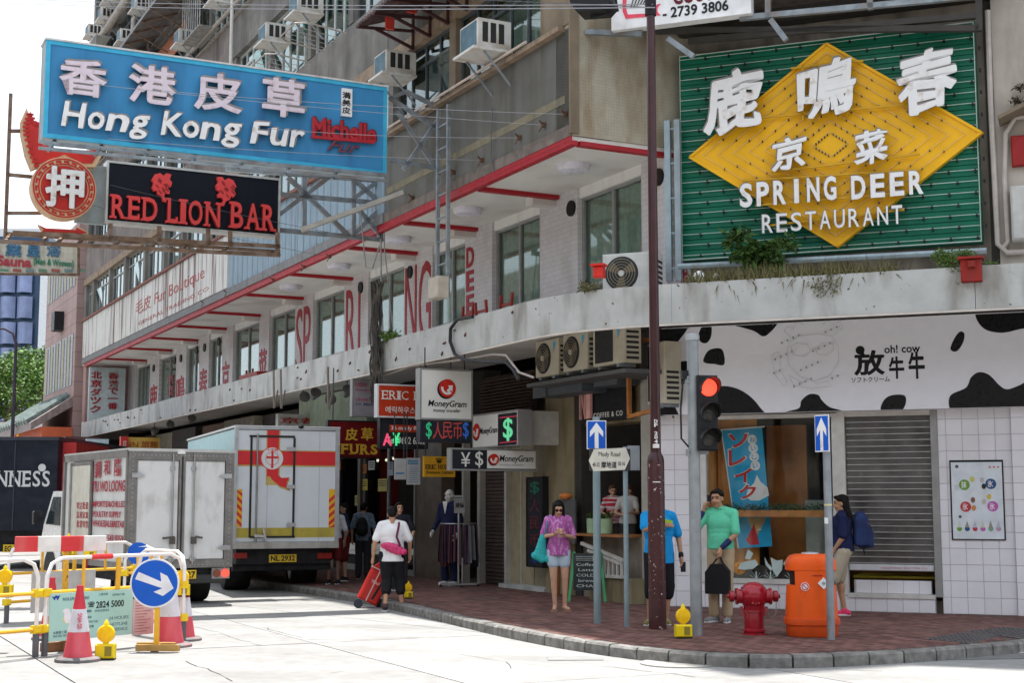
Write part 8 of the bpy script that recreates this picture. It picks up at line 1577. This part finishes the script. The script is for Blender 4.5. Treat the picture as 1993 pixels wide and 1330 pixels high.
        b.add(vs, [(i * n_ + k, i * n_ + k + n_, i * n_ + (k + 1) % n_ + n_, i * n_ + (k + 1) % n_) for i in range(3) for k in range(n_)] + [tuple(range(n_)), tuple(range(3 * n_, 4 * n_))[::-1]])
        for S_, E_, W_ in joints:
            end = S_.lerp(E_, sleeve * 2) if sleeve <= .5 else E_.lerp(W_, (sleeve - .5) * 2); r0 = .062 * s * fat ** .4
            if sleeve <= .5: b.cap(S_, end, r0, r0 * .98, 12)
            else: b.cap(S_, E_, r0, r0 * .85, 12); b.cap(E_, end, r0 * .85, r0 * .62, 12)
        me = remesh(b, 'shirt', shirtm, vox, 9); c_ = part(t, shirt, me, shirtm)
        if neckopen:
            e_ = B(); e_.poly([(nk.x - .035 * s, nk.z - .0), (nk.x + .035 * s, nk.z - .0), (nk.x, nk.z - neckopen * s)], -(nk.y - .085 * s), -(nk.y - .105 * s)); 
    if trouser:
        b = B(); g = .02; b.ball(hi, ((.158 * fat ** .5 + g * .5) * s, (.115 * fat + g * .6) * s, .125 * s), 16, 12); b.ball(hi + V((0, 0, .07 * s)), ((P['waistw'] * fat + .04) * s, (.102 * fat + g * .4) * s, .07 * s), 16, 10)
        for h_, K_, A_, tv in legs:
            if tlen >= .5: end = K_.lerp(A_, (tlen - .5) * 2); b.cap(h_, K_, .098 * s * fat ** .5 * tw, .072 * s * tw, 14); b.cap(K_, end, .076 * s * tw, .068 * s * tw, 12)
            else: end = h_.lerp(K_, tlen * 2); b.cap(h_, end, .1 * s * fat ** .5 * tw, .088 * s * tw, 14)
        part(t, trouser, remesh(b, 'trousers', tm, vox, 2), tm)
    if shoe:
        for h_, K_, A_, tv in legs:
            b = B(); fl = V((A_.x, A_.y, A_.z - .062 * s)); b.cap(fl - tv * .045 * s + V((0, 0, .012)), fl + tv * .15 * s, .045 * s, .034 * s, 12); 
            if shoe != 'sandal': b.cap(A_ + V((0, 0, -.02 * s)), fl + tv * .03 * s, .046 * s, .042 * s, 12)
            if shoe == 'sandal':
                b = B(); sd3 = V((-tv.y, tv.x, 0)); c0 = A_ + tv * .045 * s - V((0, 0, .088 * s)); b.bar(c0 - tv * .11 * s, c0 + tv * .12 * s, .085 * s, .016 * s); b.tube([c0 + tv * .07 * s + sd3 * .045 * s, c0 + tv * .04 * s + V((0, 0, .06 * s)), c0 + tv * .07 * s - sd3 * .045 * s], .01, 6); part(t, 'sandal', b, shoem)
            else:
                part(t, 'shoe', remesh(b, 'shoe', shoem, .008, 2), None); b = B(); c0 = fl + tv * .05 * s - V((0, 0, .034 * s)); sd3 = V((-tv.y, tv.x, 0)); 
                b.flat([tuple((c0 + tv * (cos(a) * .135 * s) + sd3 * (sin(a) * .045 * s))[:2]) for a in [2 * pi * k / 16 for k in range(16)]], z0 + .001, z0 + .022); part(t, 'sole', b, M('shoe_sole_white', (.65, .65, .63), .6))
    return t, P, s, Q, hp
def F_at(px, py, z, az): p = ground(px, py, z); return Frame((p.x, p.y, 0), az)
cloth = lambda n, c, **k: M(n, c, .85, var=.08, scale=7, bump=1.0, bscale=6, **k)
def garment(t, nm, b, m): part(t, nm, b, m)
# 1 man in white shirt walking away beside the kerb, pulling the red trolley
F_ = F_at(762, 1190, 0, 262)
wsh = cloth('white_tshirt', (.74, .73, .74))
t, P, s, Q, hp = person('man seen from behind in a white T-shirt pulling a red trolley case', F_, 0, 1.66, sk2, dict(elA=(-.29, .0, 1.12), wrA=(-.3, -.1, .9), elB=(.28, .06, 1.13), wrB=(.31, .03, .86), knA=(-.13, -.1, .5), anA=(-.17, -.05, .1), knB=(.08, -.04, .49), anB=(.11, .16, .12), toeA=(-.25, -1, 0), toeB=(.1, -1, -.1), fat=1.28, sh=.18, nod=10, turn=-8),
    'tshirt', .42, wsh, .8, 'shorts', .72, cloth('black_shorts', (.012, .012, .014)), 1.24, 'shoe', M('shoe_dark_pink', (.05, .03, .035), .6, var=.4), 'short')
b = B(); c_ = Q((-.02, .175, 1.0)); 
for k in range(6): f = k / 5; b.ball(Q((.13 - .3 * f, .18, 1.06 - .0 * f + .1 * (1 - f) - .1)), (.07 * s, .045 * s, (.055 + .035 * sin(pi * f)) * s), 12, 8)
bag = solo('shoulder_bag', 'shiny pink shoulder bag slung across the back of the man in white', 'bag', F_, remesh(b, 'shoulder_bag', M('pink_vinyl', (.55, .02, .13), .25, var=.25, coat=.5, bump=.4, bscale=12), .01, 2), M('pink_vinyl'), base=Q((0, .18, .95)))
b = B(); b.tube([Q((-.12, .2, 1.05)), Q((-.06, .19, 1.2)), Q((-.1, .12, 1.38)), Q((-.11, .0, 1.46)), Q((-.08, -.1, 1.38))], [.018] * 5, 6); part(bag, 'strap', b, M('strap_dark', (.12, .01, .04), .6))
FS_ = F_at(713, 1184, 0, 80); t2 = thing('trolley_case', 'red wheeled trolley case tilted behind the man in white', 'suitcase', FS_, 0, 0, 0); rc = M('case_red', (.5, .02, .015), .4, var=.1, coat=.2)
tilt = X.Translation((0, 0, .07)) @ X.Rotation(R(26), 4, 'Y')
def tp(b): b.v = [tuple(tilt @ V(p)) for p in b.v]; return b
b = B(); b.bbox(-.18, .16, .03, .58, -.11, .11, .03); part(t2, 'case_body', tp(b), rc); b = B(); b.poly([(-.17, .58), (-.06, .76), (.1, .76), (.15, .58)], -.1, .1); part(t2, 'case_top', tp(b), rc)
b = B(); b.box(-.19, .17, .57, .59, -.12, .12); b.box(-.05, -.03, .04, .74, .11, .12); part(t2, 'white_piping', tp(b), M('piping', (.6, .4, .38), .6)); b = B(); b.bar((.04, -.112, .1), (.1, -.112, .7), .035, .006); part(t2, 'black_strap', tp(b), blk_); part(t2, 'lettering', (lambda b: tp(b))(text('TRAVEL', -.1, .1, .34, .39, .11, .114, bold=.02)), M('case_print', (.65, .4, .38), .6))
b = B(); b.tube([(.08, 0, .74), (.1, 0, .98), (.16, 0, 1.0)], .01, 6); part(t2, 'pull_handle', tp(b), M('handle_grey', (.5, .5, .5), .4))
for x in (-.14, .2):
    b = B(); b.lathe([(.075, -.02), (.075, .02)], 18, axis=X.Translation((x, -.08 if x < 0 else .05, .076)) @ X.Rotation(R(90), 4, 'X')); part(t2, 'wheel', b, M('case_wheel', (.04, .045, .06), .5))
# 2 woman in purple looking at her phone
F_ = F_at(1087, 1190, .13, 86); t, P, s, Q, hp = person('woman in a purple top and denim shorts looking down at her phone', F_, .13, 1.63, sk1, dict(head=(0, -.035, 1.55), nod=24, elA=(-.24, .0, 1.13), wrA=(-.08, -.2, 1.16), elB=(.24, .0, 1.12), wrB=(.07, -.22, 1.15), hdA=(.5, -.5, .4), hdB=(-.5, -.5, .4), nA=(.3, -.3, .9), nB=(-.3, -.3, .9), cA=.9, cB=.9, sh=.155, knA=(-.075, -.02, .5), knB=(.1, -.02, .5), anA=(-.055, .0, .09), anB=(.1, .02, .09), toeA=(-.2, -1, 0), toeB=(.35, -1, 0), chestw=.115, waistw=.1),
    'top', .42, M('purple_print', (.36, .09, .3), .8, var=.1, scale=9, bump=.7, bscale=9, dirt=(.62, .3, .55), damt=.7, dscale=(30, 30, 12), dlo=.5, dhi=.6), .84, 'shorts', .22, cloth('pale_denim', (.42, .52, .6)), 1.05, 'sandal', M('sandal_tan', (.35, .2, .14), .6), 'bob', glasses=True)
b = B(); b.bbox(-.045, .035, .13 + 1.13 * s, .13 + 1.15 * s, .24, .36, .004); solo('phone', 'phone held in both hands by the woman in purple', 'phone', F_, b, M('phone_gold', (.3, .2, .12), .3))
tq = M('teal_bag', (.03, .38, .38), .5, var=.15, bump=.4, bscale=6); b = B()
for k in range(6): f = k / 5; b.ball(Q((-.24 - .05 * f, -.02, 1.05 - .28 * f + .06)), (.055 * s + .05 * f, .05 * s, .075 * s), 12, 8)
for k in range(4): f = k / 3; b.ball(Q((-.36 + .3 * f, -.02, .84 - .06 * sin(pi * f))), (.06, .045, .06), 10, 8)
bg_ = solo('shoulder_bag', 'teal shoulder bag hanging beside the woman in purple', 'bag', F_, remesh(b, 'teal', tq, .01, 2), tq, base=Q((-.25, 0, .8))); b = B(); b.tube([Q((-.25, -.04, 1.05)), Q((-.19, -.08, 1.25)), Q((-.155, -.04, 1.445)), Q((-.16, .07, 1.3)), Q((-.24, .05, 1.08))], .012, 6); part(bg_, 'strap', b, M('teal_strap', (.04, .2, .26), .6))
# 3 man in green polo on the phone
F_ = F_at(1405, 1212, .13, 112); gp_ = cloth('mint_green_polo', (.12, .55, .34)); t, P, s, Q, hp = person('man in a mint green polo shirt talking on his phone and holding a black bag', F_, .13, 1.76, sk2, dict(head=(-.03, -.03, 1.575), turn=-6, nod=6, elA=(-.31, -.1, 1.17), wrA=(-.2, -.06, 1.43), hdA=(.35, .0, .95), nA=(.9, .1, -.2), cA=.8, elB=(.22, -.08, 1.12), wrB=(.04, -.2, .93), hdB=(-.1, -.1, -1), nB=(-1, 0, 0), cB=1.0, knA=(-.09, -.04, .5), knB=(.09, -.03, .5), anA=(-.1, .0, .09), anB=(.07, .02, .09), toeA=(-.5, -1, 0), toeB=(.1, -1, 0), fat=1.05),
    'polo_shirt', .43, gp_, .93, 'trousers', .97, cloth('khaki', (.42, .32, .2)), 1.0, 'shoe', M('grey_canvas', (.2, .21, .22), .7), 'short')
b = B(); b.tube([tuple(Q((.155 * cos(2 * pi * k / 20), .115 * sin(2 * pi * k / 20), .955))) for k in range(20)], .018, 6, True); part(t, 'belt', b, M('belt_black', (.02, .015, .012), .4)); b = B(); b.tube([Q((.065 * cos(a), .01 - .06 * sin(a), 1.452)) for a in [2 * pi * k / 16 for k in range(16)]], .016, 6, True); part(t, 'collar', b, gp_)
for (a, c) in ((P['elA'], P['wrA']), (P['elB'], P['wrB'])): a, c = Q(a), Q(c); b = B(); b.cap(a.lerp(c, .45), a.lerp(c, .85), .042, .037, 12); part(t, 'wrist_band', b, M('navy_bandana', (.02, .03, .09), .8, var=.6, scale=30), True)
b = B(); b.bar(hp(-.1, -.02, .05), hp(-.1, -.035, -.06), .05, .014); solo('phone', 'black phone at the ear of the man in the green polo', 'phone', F_, b, blk_)
w_ = Q(P['wrB']); b = B(); b.bbox(w_.x - .2, w_.x + .12, w_.z - .58, w_.z - .2, .12, .22, .03); q = [(w_.x - .2, w_.z - .58), (w_.x + .12, w_.z - .58), (w_.x + .12, w_.z - .28), (w_.x + .04, w_.z - .19), (w_.x - .12, w_.z - .19), (w_.x - .2, w_.z - .3)]; b = B(); b.poly(q, .13, .25); bb_ = solo('laptop_bag', 'black bag carried in front by the man in the green polo', 'bag', F_, b, M('black_nylon', (.012, .012, .014), .7)); b = B(); b.tube([(w_.x - .1, -.2, w_.z - .19), (w_.x - .03, -.2, w_.z - .1), (w_.x + .0, -.2, w_.z - .1), (w_.x + .04, -.2, w_.z - .19)], .012, 6); part(bb_, 'handle', b, M('black_nylon'))
# 4 man in blue behind the lamp pole
F_ = F_at(1284, 1217, .13, 82); bl4 = cloth('bright_blue_tee', (.01, .27, .62)); t, P, s, Q, hp = person('man in a bright blue T-shirt and black shorts mostly hidden behind the lamp pole', F_, .13, 1.72, sk2, dict(elA=(-.22, -.15, 1.22), wrA=(.0, -.22, 1.27), hdA=(1, -.1, .1), elB=(.27, .03, 1.12), wrB=(.28, -.05, .87), fat=1.2, knA=(-.12, -.02, .5), knB=(.12, -.02, .5), anA=(-.13, .0, .09), anB=(.1, .05, .09), toeA=(-.7, -1, 0)), 'tshirt', .42, bl4, .78, 'shorts', .64, cloth('black_shorts', (.012, .012, .014)), 1.1, 'shoe', M('olive_shoe', (.2, .17, .06), .7), 'short')
b = B(); b.poly([(.0, Q((0, 0, 1.36)).z), (.15, Q((0, 0, 1.33)).z), (.15, Q((0, 0, 1.25)).z), (.0, Q((0, 0, 1.28)).z)], .125, .152); part(t, 'green_band', b, M('lime_band', (.35, .6, .03), .7)); b = B(); w_ = Q(P['wrB']); b.cap(w_ + V((0, 0, .0)), w_ + V((0, 0, .03)), .034, .034, 12); part(t, 'watch', b, blk_)
b = B(); b.bbox(w_.x - .01, w_.x + .05, w_.z - .2, w_.z - .07, .06, .1, .005); solo('phone', 'black phone held low by the man in blue', 'phone', F_, b, blk_)
# 5 backpacker walking left
F_ = F_at(1642, 1200, .13, 188); nv5 = cloth('navy_polo', (.012, .016, .06)); t, P, s, Q, hp = person('long-haired backpacker in a navy top, beige shorts and pink shoes facing left', F_, .13, 1.7, sk2, dict(elA=(-.21, .0, 1.1), wrA=(-.18, -.14, .92), elB=(.21, .0, 1.1), wrB=(.18, -.12, .93), knA=(-.08, -.05, .5), anA=(-.08, .02, .09), knB=(.08, -.14, .5), anB=(.08, -.2, .09), fat=1.3, nod=8), 'polo_shirt', .45, nv5, .9, 'shorts', .46, cloth('beige_shorts', (.42, .36, .27)), 1.15, 'shoe', M('hot_pink_shoe', (.75, .04, .13), .5), 'long', glasses=False)
bm_ = M('navy_backpack', (.015, .03, .1), .6, var=.4, bump=.4, bscale=10); b = B(); q_ = Q((0, .27, 0)); b.bbox(q_.x - .15, q_.x + .15, q_.z + .98 * s, q_.z + 1.38 * s, -.36, -.16, .03); b.ball(Q((0, .26, 1.38)), (.14 * s, .09 * s, .08 * s), 14, 10); b.bbox(q_.x - .12, q_.x + .12, q_.z + .96 * s, q_.z + 1.2 * s, -.43, -.3, .03); b.ball(Q((0, .3, 1.0)), (.15 * s, .1 * s, .07 * s), 12, 8); b.ball(Q((0, .37, 1.22)), (.1 * s, .05 * s, .05 * s), 12, 8)
bk = solo('backpack', 'navy backpack with teal trim on the long-haired walker', 'backpack', F_, remesh(b, 'backpack', bm_, .011, 5), bm_, base=Q((0, .27, 1.0)))
b = B(); b.tube([Q((-.13, .2, 1.02)), Q((-.1, .38, 1.18)), Q((-.08, .34, 1.36)), Q((-.05, .2, 1.43))], .018, 6); part(bk, 'teal_trim', b, M('teal_trim', (.02, .35, .38), .5)); b = B(); b.tube([Q((-.12, .18, 1.4)), Q((-.14, .0, 1.44)), Q((-.13, -.1, 1.3)), Q((-.13, .05, 1.12)), Q((-.12, .2, 1.05))], .016, 6); b.tube([Q((-.1, .3, .98)), Q((-.1, .32, .85))], .012, 5); part(bk, 'strap', b, blk_); b = B(); b.ball(Q((-.13, .36, 1.1)), .03, 8, 6); part(bk, 'white_emblem', b, whl)
# 6 two girls in the cafe window
for px, o, lb, sm, hr_ in ((1193, -.45, 'girl in a red and white striped top leaning in the cafe window, left one', M('striped_top', (.6, .58, .57), .8, dirt=(.5, .03, .05), damt=1, dscale=(1, 1, 28), dlo=.49, dhi=.51), 'bun'), (1222, -.4, 'girl in a pale sleeveless top in the cafe window, right one', cloth('pale_top', (.5, .48, .45)), 'long')):
    x, z = FA.hit(px, 1000, o); Fg = Frame(FA.P(x, 0, o), 90 + (12 if hr_ == 'bun' else 12)); person(lb, Fg, .62, 1.4, sk1, dict(elA=(-.24, -.1, 1.12), wrA=(-.1, -.25, 1.08), hdA=(1, -.3, 0), elB=(.22, -.12, 1.12), wrB=(.08, -.3, 1.12), hdB=(-1, -.4, 0), sh=.15, turn=20 if hr_ == 'bun' else -35, nod=12, chestw=.1, waistw=.09), 'top', .3, sm, .9, 'trousers', .9, darkin, 1.0, None, None, hr_, hairmat=M('brown_hair', (.1, .05, .03), .5), vox=.011)
# 7 passers-by in the arcade
F_ = F_at(706, 1128, .13, 275); t, P, s, Q, hp = person('passer-by in a blue print blouse with a black backpack in the arcade', F_, .13, 1.6, sk1, dict(), 'blouse', .45, M('blue_print_blouse', (.15, .2, .26), .8, var=.5, scale=25), .84, 'trousers', .98, cloth('dark_slacks', (.03, .03, .035)), 1.1, 'shoe', blk_, 'short', face=False, vox=.013)
b = B(); b.ball(Q((0, .17, 1.16)), (.13, .09, .2), 12, 8); b.ball(Q((0, .19, 1.08)), (.14, .1, .14), 12, 8); solo('backpack', 'black backpack of the passer-by in the blue print blouse', 'backpack', F_, remesh(b, 'backpack', M('black_nylon'), .013, 2), M('black_nylon'))
F_ = F_at(668, 1132, .13, 160); person('passer-by in a navy top and dark red skirt half hidden by the big truck', F_, .13, 1.58, sk1, dict(), 'top', .45, cloth('navy_top', (.02, .03, .07)), .86, 'skirt', .5, cloth('oxblood_skirt', (.13, .015, .015)), 1.35, 'shoe', blk_, 'long', face=False, vox=.013)
F_ = F_at(648, 1138, .13, 100); person('passer-by in a white blouse and brown stockings beside the rear of the big truck', F_, .13, 1.58, skinm('stocking_tan', (.22, .12, .09)), dict(), 'blouse', .45, cloth('white_blouse', (.6, .6, .62)), .86, 'skirt', .4, cloth('oxblood_skirt', (.13, .015, .015)), 1.2, 'shoe', blk_, 'short', face=False, vox=.013)
F_ = F_at(776, 1150, .13, 75); person('dark-haired woman in black just behind the man in white', F_, .13, 1.6, sk1, dict(elB=(.28, -.02, 1.12), wrB=(.2, -.2, 1.0)), 'top', .4, cloth('black_top', (.02, .02, .03)), .84, 'trousers', .97, cloth('dark_slacks', (.03, .03, .035)), 1.0, 'shoe', blk_, 'bob', vox=.012)
flash('small yellow warning lamp lying on the pavement behind the man in white', ground(795, 1166, .13), .7, .13)
# mannequin in the navy suit
mw = M('mannequin_white', (.68, .67, .65), .35, var=.02); F_ = F_at(874, 1140, .13, 125); t, P, s, Q, hp = person('white faceless mannequin in a navy suit standing in the arcade', F_, .13, 1.86, mw, dict(elA=(-.24, -.02, 1.13), wrA=(-.24, -.16, .95), elB=(.24, .02, 1.13), wrB=(.24, -.1, .9)), 'suit_jacket', .93, cloth('navy_suit', (.015, .02, .06)), .8, 'trousers', .97, cloth('navy_suit', (.015, .02, .06)), 1.0, 'shoe', M('white_shoe', (.65, .64, .62), .5), None, face=False, mann=True, vox=.012, cat='mannequin')
b = B(); b.poly([(-.06, Q((0, 0, 1.47)).z), (.06, Q((0, 0, 1.47)).z), (.0, Q((0, 0, 1.25)).z)], .12 * s, .13 * s); part(t, 'shirt_front', b, whl)
